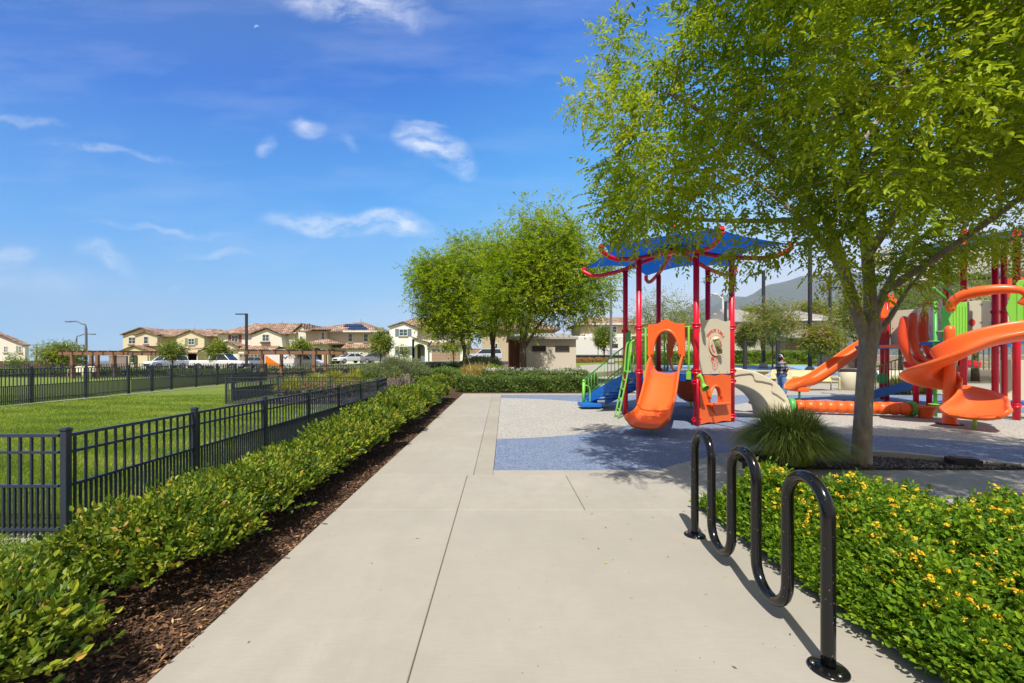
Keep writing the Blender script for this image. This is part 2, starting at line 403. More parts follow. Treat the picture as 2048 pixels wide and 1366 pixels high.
def drape(name, x0, x1, y0, y1, mat, lift=.004, nx=1, ny=1, kind='structure', label=None, cat=None, fn=None):
    vs = []; 
    for j in range(ny + 1):
        for i in range(nx + 1):
            x = lerp(x0, x1, i / nx); y = lerp(y0, y1, j / ny); 
            if fn: x, y = fn(x, y)
            vs.append((x, y, gz(x, y) + lift))
    fs = [(j * (nx + 1) + i, j * (nx + 1) + i + 1, (j + 1) * (nx + 1) + i + 1, (j + 1) * (nx + 1) + i) for j in range(ny) for i in range(nx)]
    m = MB(); m.add(vs, fs, ny > 2); o = m.build(name, mat, fixn=False); o['kind'] = kind
    if label: o['label'] = label
    if cat: o['category'] = cat
    return o
# ground sheet out to the horizon (graded grid)
xs = [-6000, -3000, -1200, -500, -250, -150, -110] + list(range(-90, 91, 5)) + [110, 150, 250, 500, 1200, 3000, 6000]
ys = [-60, -20, 0] + list(range(10, 116, 5)) + [130, 160, 200, 260, 340, 440, 560, 620, 900, 1500, 3000, 6500]
m = MB(); m.add([(x, y, gz(x, y) - .01) for y in ys for x in xs],
                [(j * len(xs) + i, j * len(xs) + i + 1, (j + 1) * len(xs) + i + 1, (j + 1) * len(xs) + i) for j in range(len(ys) - 1) for i in range(len(xs) - 1)], True)
o = m.build('ground', M['earth'], fixn=False); o['kind'] = 'structure'

# path slabs: bevelled concrete panels 40 mm proud of the beds, divided by joints
def slab(name, x0, x1, y0, y1, mat, z=.03, gap=.004):
    m = MB(); m.box(x0 + gap, x1 - gap, y0 + gap, y1 - gap, -.08, z); return m
path = MB()
SJ = -.425
ylines = [-3.2, -.9, 4.16]
for a, b in zip(ylines[:-1], ylines[1:]):
    for (x0, x1) in ((-1.614, SJ), (SJ, 2.05)):
        path.box(x0 + .003, x1 - .003, a + .003, b - .003, -.08, .03)
for (x0, x1) in ((-1.614, SJ), (SJ, .82), (.82, 2.05), (2.05, 4.3), (4.3, 6.6), (6.6, 9.0), (9, 14)):
    path.box(x0 + .003, x1 - .003, 4.163, 5.40 - .003, -.08, .03)
yl = [5.40, 6.9, 8.4, 9.9, 11.4, 12.9, 14.4, 15.9, 17.5]
for a, b in zip(yl[:-1], yl[1:]): path.box(-1.611, -.352, a + .003 if a == 5.40 else a + .0015, b - .0015, -.08, .03)
path.box(-.352, 14, 17.503, 18.2, -.08, .03); path.box(-1.611, -.352, 17.503, 18.2, -.08, .03)
path.box(-.1, 14, 5.403, 5.64, -.08, .03)
mj = MB(); mj.box(-1.60, -.10, -3.1, 17.9, -.02, .019); mj.box(-.10, 8.9, 4.2, 5.60, -.02, .0195); mj.box(-.10, 2.03, -3.1, 4.2, -.02, .0188); tag(mj.build('path_joints', paint('joint_sand', (.16, .125, .08), .95)), kind='structure')
o = path.build('path', M['conc'], bevel=.004, seg=1); o['kind'] = 'structure'
m = MB(); m.add([(-.346, 5.403, .03), (-.103, 5.403, .03), (.0, 17.5, .03), (-.346, 17.5, .03), (-.346, 5.403, -.08), (-.103, 5.403, -.08), (.0, 17.5, -.08), (-.346, 17.5, -.08)],
                [(0, 1, 2, 3), (4, 7, 6, 5), (0, 4, 5, 1), (1, 5, 6, 2), (2, 6, 7, 3), (3, 7, 4, 0)])
o = m.build('path_edge_band', M['conc2'], bevel=.004, seg=1); o['kind'] = 'structure'
m = MB(); m.add([(-.095, 5.64, .026), (30, 5.64, .026), (30, 17.5, .026), (.005, 17.5, .026)], [(0, 1, 2, 3)])
o = m.build('playground_surface', M['rubber'], fixn=False); o['kind'] = 'structure'
m = MB(); m.add([(14, 3.8, .02), (30, 3.8, .02), (30, 5.64, .02), (14, 5.64, .02)], [(0, 1, 2, 3)])
o = m.build('pavement', M['conc'], fixn=False); o['kind'] = 'structure'
# plaza behind the playground, blue court, verge, lawn, road
drape('plaza_pavement', 5, 40, 17.9, 27, M['conc'], .006, 8, 6)
drape('court_surface', 12, 30, 27, 38.5, M['bluepad'], .008, 6, 10)
drape('verge_strip', 4, 60, 38.5, 46, M['lawn2'], .010, 8, 8)
drape('lawn', -70, -3.66, 3.75, 34, M['lawn'], .004, 12, 12)
drape('mulch_bed', -3.45, -1.60, -3, 19, M['mulch'], .006, 2, 4)
drape('planting_bed', -9.0, -3.66, 13.9, 31, M['mulch2'], .012, 5, 10)
drape('back_bed', -3.66, 6, 18.2, 30, M['mulch'], .009, 5, 10)
drape('lantana_soil', 2.05, 14, -3, 4.15, M['mulch'], .005, 2, 2)
drape('road', -120, 80, 47, 57, M['asphalt'], .012, 50, 6)
drape('pavement', -120, 80, 57.2, 59, M['conc'], .10, 50, 2)
drape('side_path', 5.2, 12, 22, 40, M['conc'], .014, 3, 10, fn=lambda x, y: (x + (y - 22) * .12, y))
drape('front_verge', -120, 80, 59, 76, M['lawn2'], .02, 50, 6)
# concrete strip under the fence
m = MB(); m.box(-3.66, -3.46, 3.39, 12.45, -.05, .035); m.box(-6.5, -3.66, 3.39, 3.59, -.05, .034)
tag(m.build('fence_kerb', M['curb'], bevel=.006), kind='structure')
# tree bed kerb (curved) and mulch island
bed = [(3.2, 5.66), (3.25, 6.1), (3.9, 6.45), (4.8, 6.5), (5.4, 6.42), (5.9, 6.25), (6.5, 5.98), (7.3, 5.72), (7.5, 5.66)]
m = MB(); m.add([(x, y, .045) for x, y in bed], [tuple(range(len(bed)))[::-1]])
tag(m.build('tree_bed', M['mulch2'], fixn=False), kind='structure')
m = MB()
def offs(poly, d):
    out = []
    for i, (x, y) in enumerate(poly):
        a = Vector(poly[max(0, i - 1)]); b = Vector(poly[min(len(poly) - 1, i + 1)]); t = (b - a).normalized(); out.append((x - t.y * d, y + t.x * d))
    return out
ob = offs(bed, .14)
for i in range(len(bed) - 1):
    h0 = .12 if i < 6 else .12 - .03 * (i - 5); h1 = .12 if i + 1 < 6 else .12 - .03 * (i - 4)
    a, b, c, d = bed[i], bed[i + 1], ob[i + 1], ob[i]
    m.add([(a[0], a[1], 0), (b[0], b[1], 0), (c[0], c[1], 0), (d[0], d[1], 0), (a[0], a[1], h0), (b[0], b[1], h1), (c[0], c[1], h1), (d[0], d[1], h0)],
          [(4, 5, 6, 7), (0, 1, 5, 4), (2, 3, 7, 6), (0, 4, 7, 3), (1, 2, 6, 5)])
tag(m.build('tree_bed_kerb', M['curb']), kind='structure')
m = MB(); m.cbox((6.35, 5.86, .09), (.3, .22, .09), rz=-.3); m.cbox((6.35, 5.86, .142), (.24, .17, .012), rz=-.3)
m.thing('ground_light', paint('black_plastic', (.012, .012, .013), .5), 'black ground light box in the mulch beside the tree kerb', 'light', bevel=.01)

# mulch chips
def chips(name, n, x0, x1, y0, y1, cols, size=.03, z=.012, sel=None):
    P = np.stack([npr.uniform(x0, x1, n), y0 + (y1 - y0) * npr.uniform(0, 1, n) ** 1.7, np.full(n, z)], 1)
    if sel is not None: P = P[sel(P)]
    n = len(P); P[:, 2] += npr.uniform(0, .014, n)
    D = rdir(n); D[:, 2] *= .25; N = rdir(n) * .35; N[:, 2] = 1
    v, f, t = leaves_np(P, D, N, npr.uniform(.5, 1.7, n) * size, npr.uniform(.25, .6, n) * size, npr.uniform(0, 1, n), shape=4)
    mt = NT(name + '_wood'); a = mt.n('ShaderNodeAttribute'); a.attribute_name = 'tint'
    mt.set(Base_Color=mt.ramp(a.outputs['Fac'], cols), Roughness=.85)
    return np_mesh(name, v, f, mt.m, tint=t)
br = [(0, (.025, .012, .007)), (.45, (.085, .040, .020)), (.8, (.19, .09, .04)), (.95, (.36, .19, .085)), (1, (.60, .40, .20))]
o = chips('bark_mulch', 42000, -2.75, -1.60, 1.0, 17.5, br, .035, .01)
tag(o, 'loose reddish bark mulch between hedge and path', 'mulch', kind='stuff')
gr = [(0, (.04, .03, .025)), (.5, (.12, .09, .075)), (1, (.34, .27, .22))]
o = chips('grey_mulch', 9000, 3.2, 7.4, 5.66, 6.5, gr, .04, .047, sel=lambda P: (P[:, 1] < 6.45 - np.maximum(0, P[:, 0] - 5.2) * .36) & (P[:, 1] < 6.5 - np.maximum(0, 3.9 - P[:, 0]) * .5))
tag(o, 'grey bark mulch around the foot of the big tree', 'mulch', kind='stuff')
o = chips('bed_litter', 9000, -8.6, -3.7, 14.3, 20, [(0, (.06, .04, .05)), (.6, (.2, .15, .16)), (1, (.38, .3, .3))], .08, .02)
tag(o, 'greyish bark mulch in the bed behind the fence corner', 'mulch', kind='stuff')

# grass blades on the near lawn
def blades(name, P, h, w, lean, tintv, mat, seg=1):
    n = len(P); th = npr.uniform(0, 2 * np.pi, n); S = np.stack([np.cos(th), np.sin(th), np.zeros(n)], 1) * (w[:, None] / 2)
    ld = rdir(n); ld[:, 2] = 0
    T = P + ld * (lean * h)[:, None]; T[:, 2] += h
    v = np.stack([P - S, P + S, T], 1).reshape(-1, 3); f = np.arange(n * 3).reshape(-1, 3)
    return np_mesh(name, v, f, mat, tint=np.repeat(tintv, 3))
n = 230000
yy_ = 3.7 + 14 * npr.uniform(0, 1, n) ** 1.6
xx_ = -3.75 - npr.uniform(0, 1, n) * (yy_ * 1.2 - 3.75 + .2)
P = np.stack([xx_, yy_, np.full(n, .003)], 1)
P = P[(P[:, 0] > -9.3) | (P[:, 1] < 14.0) | True]
P = P[~((P[:, 0] > -9.1) & (P[:, 1] > 13.8))]
n = len(P)
M['blade'] = leaf_mat('grass_blade', [(0, (.07, .14, .010)), (.5, (.23, .34, .022)), (.85, (.42, .48, .045)), (1, (.64, .58, .2))], .55, .3)
sc_d = P[:, 1] / 6
o = blades('lawn_grass', P, npr.uniform(.025, .055, n), npr.uniform(.004, .007, n) * np.clip(sc_d, 1, 2.5), npr.uniform(.2, .9, n), np.clip(npr.uniform(0, .8, n) + .22 * (np.sin(P[:, 0] * 1.7 + 2 * np.sin(P[:, 1] * .9)) * np.sin(P[:, 1] * 2.3)) + .1 * np.sin(P[:, 1] * 5.2 + P[:, 0]), 0, 1), M['blade'])
tag(o, 'short mown green grass of the fenced lawn', 'grass', kind='stuff')

# a few fallen leaves on the slabs
n = 150; P = np.stack([npr.uniform(-1.5, 2.0, n), npr.uniform(1.2, 9, n), np.full(n, .033)], 1); P[:90, 0] = npr.uniform(.6, 2.05, 90); P = P[(P[:, 1] < 5.3) | (P[:, 0] < -.4)]; n = len(P)
N_ = rdir(n) * .25; N_[:, 2] = 1; D_ = rdir(n); D_[:, 2] *= .1; v, f, t = leaves_np(P, D_, N_, npr.uniform(.015, .04, n), npr.uniform(.007, .014, n), npr.uniform(0, 1, n), shape=4)
lm = NT('dry_leaf'); a_ = lm.n('ShaderNodeAttribute'); a_.attribute_name = 'tint'; lm.set(Base_Color=lm.ramp(a_.outputs['Fac'], [(0, (.10, .06, .03)), (.6, (.30, .20, .08)), (.85, (.50, .42, .06)), (1, (.30, .38, .05))]), Roughness=.8)
tag(np_mesh('fallen_leaves', v, f, lm.m, tint=t), 'scattered dry leaf bits lying on the concrete path', 'leaf litter', kind='stuff')
# ------------------------------------------------------------ fences
M['fence'] = paint('black_fence_paint', (.036, .046, .070), .32, var=.15, dirt=.2)
M['fence_back'] = paint('black_fence_paint_far', (.034, .042, .062), .42)
def fence_run(root, p0, p1, npan, h, mat, pw=.052, pk=.016, gap=.094, posts=(True, True), dbl=True):
    p0 = Vector(p0); p1 = Vector(p1); d = (p1 - p0); L = d.length; ang = math.atan2(d.y, d.x); u = d.normalized(); pl = L / npan
    for i in range(npan + 1):
        if (i == 0 and not posts[0]) or (i == npan and not posts[1]): continue
        c = p0 + u * pl * i; z = gz(c.x, c.y)
        m = MB(); m.cbox((c.x, c.y, z + h * .5), (pw, pw, h), rz=ang)
        po = m.build('post', mat, root, bevel=.003, seg=1)
        m = MB(); m.cbox((c.x, c.y, z + h + .009), (pw + .012, pw + .012, .018), rz=ang); m.cbox((c.x, c.y, z + h + .022), (pw - .01, pw - .01, .010), rz=ang)
        m.build('post_cap', mat, po, bevel=.003, seg=1)
    for i in range(npan):
        a = p0 + u * pl * i; b = p0 + u * pl * (i + 1); c = (a + b) / 2; z = gz(c.x, c.y)
        m = MB(); ln = pl - pw
        for zz, t in ((h * .955, .026), (h * .805, .022), (h * .505, .022), (h * .118, .022)):
            m.cbox((c.x, c.y, z + zz), (ln, .026, t), rz=ang)
        k = max(4, int(round(ln / gap)))
        for q in range(k):
            f = (q + .5) / k; P = a + u * (pw / 2 + ln * f)
            m.cbox((P.x, P.y, z + (h * .03 + h * .95) / 2), (pk, pk, h * .92), rz=ang)
            if dbl:
                P = a + u * (pw / 2 + ln * (q + 1.0) / k)
                if q < k - 1: m.cbox((P.x, P.y, z + (h * .03 + h * .50) / 2), (pk, pk, h * .47), rz=ang)
        m.build('picket_panel', mat, root)
r = empty('metal_fence', (-3.56, 3.49, 0), 0, 'low black picket fence beside the leafy hedge, its corner post nearest the viewer', 'fence', 'black picket fences of the dog lawn')
def unparent_fix(r):
    inv = Matrix.Translation(r.location).inverted()
    for c in r.children: c.matrix_parent_inverse = inv
fence_run(r, (-3.56, 3.49, 0), (-3.56, 12.28, 0), 6, .915, M['fence'])
fence_run(r, (-3.56 - .026, 3.49, 0), (-7.0, 3.49, 0), 2, .915, M['fence'], posts=(False, True)); unparent_fix(r)
r = empty('metal_fence', (-9.15, 14.2, 0), 0, 'bluish black picket fence crossing in front of the yellow-green planting bed', 'fence', 'black picket fences of the dog lawn')
fence_run(r, (-9.15, 14.2, 0), (-3.95, 14.2, 0), 3, .93, M['fence']); 
fence_run(r, (-3.56, 12.33, 0), (-3.8, 14.2, 0), 1, .92, M['fence'], posts=(False, False)); unparent_fix(r)
r = empty('metal_fence', (-9.4, 14.3, 0), 0, 'dark picket fence running away behind the yellow-green bed towards the houses', 'fence', 'black picket fences of the dog lawn')
fence_run(r, (-9.4, 14.9, 0), (-9.7, 29.5, 0), 8, .93, M['fence_back'], pk=.02); unparent_fix(r)
r = empty('metal_fence', (-16.1, 9, 0), 0, 'tall black picket fence along the far side of the green lawn, with the gate', 'fence', 'black picket fences of the dog lawn')
fence_run(r, (-15.6, 10.3, 0), (-16.0, 16.45, 0), 3, 1.22, M['fence'], pw=.07, pk=.022, gap=.12)
fence_run(r, (-16.0, 16.45, 0), (-16.15, 18.5, 0), 1, 1.22, M['fence'], pw=.09, pk=.022, gap=.12, posts=(False, True))
fence_run(r, (-16.15, 18.55, 0), (-16.3, 21.1, 0), 2, 1.2, M['fence'], pw=.09, pk=.022, gap=.12, posts=(False, True))
fence_run(r, (-16.3, 21.1, 0), (-16.3, 29.6, 0), 5, 1.22, M['fence'], pw=.07, pk=.024, gap=.13, posts=(False, True)); unparent_fix(r)
m = MB(); m.box(-15.7, -15.5, 10.2, 29, -.05, .03); tag(m.build('fence_kerb', M['curb']), kind='structure')
r = empty('metal_fence', (-12, 31, 0), 0, 'thin black picket fence in front of the right-hand pergola and parked cars', 'fence', 'black picket fences of the dog lawn')
fence_run(r, (-46, 34.3, 0), (-6, 34.3, 0), 15, 1.15, M['fence_back'], pk=.028, gap=.2, dbl=False); unparent_fix(r)

# ------------------------------------------------------------ bike rack: one bent pipe, three humps and two dips, on two flange plates
M['rack'] = paint('black_rack_enamel', (.006, .006, .0075), .16, var=.2, dirt=.15, scale=12)
_t = _cache['black_rack_enamel'].node_tree
_p = [q for q in _t.nodes if q.type == 'BSDF_PRINCIPLED'][0]; _old = _p.inputs['Base Color'].links[0].from_socket
_n = _t.nodes.new('ShaderNodeTexNoise'); _n.inputs['Scale'].default_value = 55; _n.inputs['Detail'].default_value = 6; _c = _t.nodes.new('ShaderNodeTexCoord'); _t.links.new(_c.outputs['Object'], _n.inputs['Vector'])
_g = _t.nodes.new('ShaderNodeMath'); _g.operation = 'GREATER_THAN'; _g.inputs[1].default_value = .69; _t.links.new(_n.outputs['Fac'], _g.inputs[0])
_x = _t.nodes.new('ShaderNodeMixRGB'); _t.links.new(_g.outputs[0], _x.inputs['Fac']); _t.links.new(_old, _x.inputs['Color1']); _x.inputs['Color2'].default_value = (.16, .15, .14, 1); _t.links.new(_x.outputs[0], _p.inputs['Base Color'])
def rack():
    A = Vector((1.615, 3.555)); B = Vector((1.55, 2.02)); nl = 6
    u = (B - A) / (nl - 1); rr = u.length / 2; ztop = .93 - .03 - rr; zbot = .115 + rr
    pts = []; dirn = 0
    legs = [A + u * i for i in range(nl)]
    def P(c, off, z): q = c + (u.normalized() * off); return (q.x, q.y, z)
    pts.append(P(legs[0], 0, .03)); 
    for k in range(8): pts.append(P(legs[0], 0, lerp(.08, ztop, k / 7)))
    for i in range(nl - 1):
        mid = (legs[i] + legs[i + 1]) / 2; top = (i % 2 == 0)
        for k in range(1, 12):
            th = math.pi * k / 12; off = -rr * math.cos(th); z = (ztop + rr * math.sin(th)) if top else (zbot - rr * math.sin(th))
            pts.append(P(mid, off, z))
        e = legs[i + 1]
        z0, z1 = (ztop, zbot if i < nl - 2 else .03) if top else (zbot, ztop)
        for k in range(0, 8): pts.append(P(e, 0, lerp(z0, z1, k / 7)))
    r = empty('bike_rack', (A.x, A.y, .03), 0, 'glossy black wave bike rack bolted to the concrete beside the flower bed', 'bike rack')
    m = MB(); m.tube(pts, .0305, 20); m.build('bent_pipe', M['rack'], r)
    for q in (legs[0], legs[-1]):
        m = MB(); m.lathe((q.x, q.y, .03), [(.085, 0), (.085, .006), (.08, .011), (.045, .014), (.033, .02)], 28); f = m.build('flange_plate', M['rack'], r)
        for k in range(3):
            th = 2.1 * k + .6; m = MB(); m.lathe((q.x + .062 * math.cos(th), q.y + .062 * math.sin(th), .041), [(.011, 0), (.011, .006), (.006, .010), (0, .0105)], 8)
            m.build('bolt', paint('steel_bolt', (.3, .28, .25), .4, 1), f)
    for c in r.children:
        c.matrix_parent_inverse = Matrix.Translation(r.location).inverted()
rack()

# ------------------------------------------------------------ foliage generators
def sprigs(B, D, Ls, K, lL, lW, droop=.15, spread=.8, rng=npr, tint0=None, tipup=.15, upN=.8):
    """K leaves alternating along each twig"""
    n = len(B)
    D = D / np.linalg.norm(D, axis=1, keepdims=True)
    up = np.tile(np.array([[0, 0, 1.]]), (n, 1)); S = np.cross(D, up + rng.normal(size=(n, 3)) * .3); S /= (np.linalg.norm(S, axis=1, keepdims=True) + 1e-9)
    t0 = rng.uniform(0, 1, n) if tint0 is None else tint0
    out = []
    for k in range(K):
        f = (k + .6) / K
        pos = B + D * (Ls * f)[:, None]; pos[:, 2] -= droop * Ls * f * f
        last = (k == K - 1)
        sd = 0 if last else (1 if k % 2 else -1)
        d = D * (.55 + (1 if last else 0)) + S * sd * spread + rng.normal(size=(n, 3)) * .22; d[:, 2] += tipup - droop
        N = up * upN + rng.normal(size=(n, 3)) * .45 + D * -.1
        sz = lL * rng.uniform(.7, 1.25, n) * (1 - .25 * abs(f - .55))
        out.append((pos, d, N, sz, sz * lW / lL, np.clip(t0 * .62 + .38 * rng.uniform(0, 1, n) + .12 * (f - .5), 0, 1)))
    return [np.concatenate([o[i] for o in out]) for i in range(6)]

def lump(dirs, seed, amp=.18, fr=2.2):
    g = np.random.default_rng(seed); r = np.ones(len(dirs))
    for i in range(5):
        w = g.normal(size=3) * fr * (1 + i * .5); r += amp / (1 + i * .4) * np.sin(dirs @ w + g.uniform(0, 6.28))
    return r

M['hedge_leaf'] = leaf_mat('glossy_hedge_leaf', [(0, (.016, .042, .007)), (.33, (.055, .115, .010)), (.62, (.17, .245, .016)), (.86, (.38, .41, .03)), (1, (.48, .24, .07))], .48, .22, spec=.3)
M['twig'] = paint('brown_twig', (.10, .07, .045), .9)
def shrub(name, loc, rx, ry, h, n, lL, lW, mat, label, cat, group=None, K=7, seed=0, twl=.16, shape=6, flat=.8, stems=True, low=.12, par=None, upness=.55, upN=.8):
    rng = np.random.default_rng(seed)
    r = empty(name, loc, 0, label, cat, group) if par is None else par
    ns = max(8, n // K)
    d = rdir(ns, rng); d[:, 2] = np.abs(d[:, 2]) * 1.0 - .25 * (rng.uniform(0, 1, ns) < .35)
    d /= np.linalg.norm(d, axis=1, keepdims=True)
    rad = lump(d, seed + 5) * (1 - .5 * rng.uniform(0, 1, ns) ** 1.8)
    zc = h * (.5 + low / 2)
    B = d * rad[:, None] * np.array([[rx, ry, h * (.5 - low / 2)]]) * .92
    # squared off profile
    B[:, 0] = np.sign(B[:, 0]) * np.minimum(np.abs(B[:, 0]) * 1.1, rx * 1.05); B[:, 2] += zc; B[:, 2] = np.maximum(B[:, 2], h * low * .6)
    D = d * .8 + rng.normal(size=(ns, 3)) * .35; D[:, 2] += upness
    P, dd, N, L, Wd, t = sprigs(B, D, rng.uniform(.6, 1.3, ns) * twl, K, lL, lW, rng=rng, upN=upN, droop=.05)
    P[:, 2] = np.maximum(P[:, 2], .01)
    v, f, t = leaves_np(P, dd, N, L, Wd, t, shape=shape)
    np_mesh('foliage', v, f, mat, r, tint=t)
    if stems:
        m = MB(); q = random.Random(seed)
        for i in range(9):
            a = q.uniform(0, 6.28); e = Vector((math.cos(a) * rx * q.uniform(.3, .8), math.sin(a) * ry * q.uniform(.3, .8), h * q.uniform(.5, .85)))
            b = Vector((math.cos(a) * .04, math.sin(a) * .04, 0)); m.tube([b, b.lerp(e, .5) + Vector((q.uniform(-.05, .05), q.uniform(-.05, .05), .03)), e], [.012, .009, .004], 5)
        m.build('stems', M['twig'], r)
    return r
hedge_y = [1.72, 2.95, 3.78, 4.5, 5.3, 6.1, 6.95, 7.8, 8.65, 9.5, 10.35, 11.2, 12.05, 12.9, 13.75, 14.6, 15.5]
for i, y in enumerate(hedge_y):
    k = 1 if i < 4 else (.8 if i < 8 else .55)
    ordn = ['', '', 'third', 'fourth', 'fifth', 'sixth', 'seventh', 'eighth', 'ninth', 'tenth', 'eleventh', 'twelfth', 'thirteenth', 'fourteenth', 'fifteenth', 'sixteenth', '']
    lab = {0: 'leafy hedge shrub nearest the viewer, standing alone before a gap of bark mulch',
           1: 'glossy hedge shrub just beyond the mulch gap, first of the joined row',
           len(hedge_y) - 1: 'last shrub of the leafy hedge row, by the far end of the path'}.get(i, 'glossy yellow-green hedge shrub, %s from the viewer in the row along the path' % ordn[i])
    s_ = rnd.uniform(.86, 1.12)
    shrub('hedge_shrub', (-2.30 + rnd.uniform(-.05, .05) - (.1 if i == 0 else 0), y, 0), (.70 if i == 0 else .50) * s_, (.66 if i == 0 else .54), (.50 if i == 0 else .40 + .021 * i) * s_, int((15000 if i == 0 else 11500) * k), .043 if i < 4 else .046 + .002 * i, .025 if i < 4 else .028 + .001 * i, M['hedge_leaf'],
          lab, 'hedge shrub', 'leafy hedge shrubs along the path', K=8, seed=40 + i, twl=.16, upness=.9, upN=.35)

# low ground cover between hedge and fence
M['cover'] = leaf_mat('fine_ground_cover', [(0, (.07, .14, .015)), (.5, (.17, .27, .03)), (1, (.33, .40, .07))], .6, .3)
def cover(name, n, fx, lL, lW, h, mat, label, K=5):
    P = fx(n); n = len(P)
    D = rdir(n); D[:, 2] = np.abs(D[:, 2]) + .5
    a = sprigs(P, D, npr.uniform(.5, 1.2, n) * h, K, lL, lW, tint0=npr.uniform(0, 1, n))
    v, f, t = leaves_np(*a, shape=4); o = np_mesh(name, v, f, mat, tint=t); return tag(o, label, 'ground cover', kind='stuff')
def fx1(n):
    y = 1.2 + 12 * npr.uniform(0, 1, n) ** 1.5; x = npr.uniform(-3.44, -2.75, n)
    P = np.stack([x, y, np.full(n, .01)], 1)
    n2 = n // 3; Q = np.stack([npr.uniform(-5.2, -2.6, n2), npr.uniform(1.6, 3.36, n2), np.full(n2, .01)], 1)
    P = np.concatenate([P, Q]); P[:, 2] = .01 + .05 * np.abs(np.sin(P[:, 0] * 5) * np.sin(P[:, 1] * 3.1)); return P
cover('ground_cover', 40000, fx1, .030, .013, .11, M['cover'], 'low bright green ground cover between the hedge and the fence')

# lantana bed
M['lantana'] = leaf_mat('lantana_leaf', [(0, (.025, .08, .007)), (.4, (.10, .22, .012)), (.75, (.26, .40, .02)), (1, (.46, .52, .05))], .55, .3, spec=.2)
def edgeY(x): return 4.18 - np.maximum(0, x - 2.6) * .40
def ltop(x, y):
    return .365 + .07 * np.sin(x * 11.1 + y * 7.3) * np.sin(y * 12.7) + .07 * np.sin(x * 3.1 + y * 1.7) + .05 * np.sin(x * 6.3 - y * 5.1) + .035 * np.sin(y * 9.7 + x * 2)
def lant(n):
    y = npr.uniform(.75, 4.25, n); x = 1.98 + npr.uniform(0, 1, n) * np.minimum(5.5, y * 1.22 - 1.2)
    x = np.where(npr.uniform(0, 1, n) < .22, 1.98 + npr.uniform(0, .45, n), x)
    k = (y < edgeY(x)) & (x < y * 1.3 + .5); x, y = x[k], y[k]
    e = np.minimum(1, np.maximum(.0, (x - 1.93) / .42)) ** .55 * np.minimum(1, np.maximum(0, (edgeY(x) - y) / .35) + .3)
    return x, y, ltop(x, y) * np.maximum(.12, e)
x, y, z = lant(31000); n = len(x)
B = np.stack([x, y, z * npr.uniform(.45, 1.0, n)], 1)
D = rdir(n) * .8; D[:, 2] = np.abs(D[:, 2]) + .45; D[:, 0] -= .8 * (x < 2.3)
a = sprigs(B, D, npr.uniform(.06, .15, n), 6, .037, .023, tint0=npr.uniform(0, 1, n) * .8, droop=.1)
a[0][:, 2] = np.maximum(a[0][:, 2], .012)
v, f, t = leaves_np(*a, shape=6); tag(np_mesh('lantana_bed', v, f, M['lantana'], tint=t), 'dense green lantana leaves filling the bed beside the bike rack', 'ground cover', kind='stuff')
# flower heads: domes of small petals
pm = leaf_mat('lantana_petal', [(0, (.80, .34, .01)), (.3, (.90, .56, .015)), (1, (.95, .74, .05))], .6, .2, (.8, .5, .02))
x, y, z = lant(1500); keep = (npr.uniform(0, 1, len(x)) < np.clip((y - .9) / 1.7, .12, 1)) & (z > .2); x, y, z = x[keep], y[keep], z[keep]
nfl = len(x); Pn = 16
ci = np.repeat(np.arange(nfl), Pn); dd = rdir(len(ci)); dd[:, 2] = np.abs(dd[:, 2]) * .8 + .1
fr = npr.uniform(.009, .018, nfl)[ci]
C = np.stack([x, y, z + npr.uniform(.03, .08, nfl)], 1)[ci]
P = C + dd * fr[:, None] * np.array([[1, 1, .55]])
Dp = np.cross(dd, rdir(len(ci))); v, f, t = leaves_np(P, Dp, dd, np.full(len(ci), .013), np.full(len(ci), .012), np.clip(npr.uniform(0, .7, nfl)[ci] + npr.uniform(0, .3, len(ci)), 0, 1), shape=4)
tag(np_mesh('lantana_flowers', v, f, pm, tint=t), 'small yellow and orange lantana flower heads over the green bed', 'flowers', kind='stuff')

# ornamental grass clumps
def grass_clump(name, loc, h, rad, n, stops, label, cat='ornamental grass', group=None, w=.006, seed=1, segs=5, arch=1.0):
    rng = np.random.default_rng(seed); r = empty(name, loc, 0, label, cat, group)
    th = rng.uniform(0, 6.283, n); rr = np.sqrt(rng.uniform(0, 1, n)) * rad * .40
    base = np.stack([np.cos(th) * rr, np.sin(th) * rr, np.zeros(n)], 1)
    th2 = th + rng.normal(size=n) * .5; out = np.stack([np.cos(th2), np.sin(th2), np.zeros(n)], 1)
    Ln = h * rng.uniform(.75, 1.35, n); reach = rad * rng.uniform(.12, 1.0, n) ** .85 * arch
    side = np.cross(out, np.array([[0, 0, 1.]]))
    vs = []; 
    for s in range(segs + 1):
        f = s / segs
        z = Ln * (1.5 * f - (.54 + .84 * (reach / rad)) * f * f * .9)
        c = base + out * (reach * f ** 1.6)[:, None]; c[:, 2] += np.maximum(z, .02)
        ww = (w * rng.uniform(.8, 1.2, n) * (1 - f) ** .7 + .0006)[:, None]
        vs += [c - side * ww, c + side * ww]
    v = np.stack(vs, 1).reshape(-1, 3); k = 2 * (segs + 1)
    f = np.concatenate([np.arange(n)[:, None] * k + np.array([[2 * s, 2 * s + 1, 2 * s + 3, 2 * s + 2]]) for s in range(segs)])
    key = 'blades_' + name + str(stops[0][1])
    mt = _cache.get(key) or leaf_mat(key, stops, .5, .25)
    np_mesh('blades', v, f, mt, r, tint=np.repeat(np.clip(rng.uniform(0, 1, n), 0, 1), k)); return r
grass_clump('ornamental_grass', (4.02, 5.95, .04), .74, .66, 8500, [(0, (.06, .11, .010)), (.4, (.17, .25, .02)), (.75, (.38, .43, .06)), (1, (.75, .70, .3))],
            'large green fountain grass clump at the foot of the big tree', group='ornamental grass clumps', w=.0065, seed=3, segs=6)
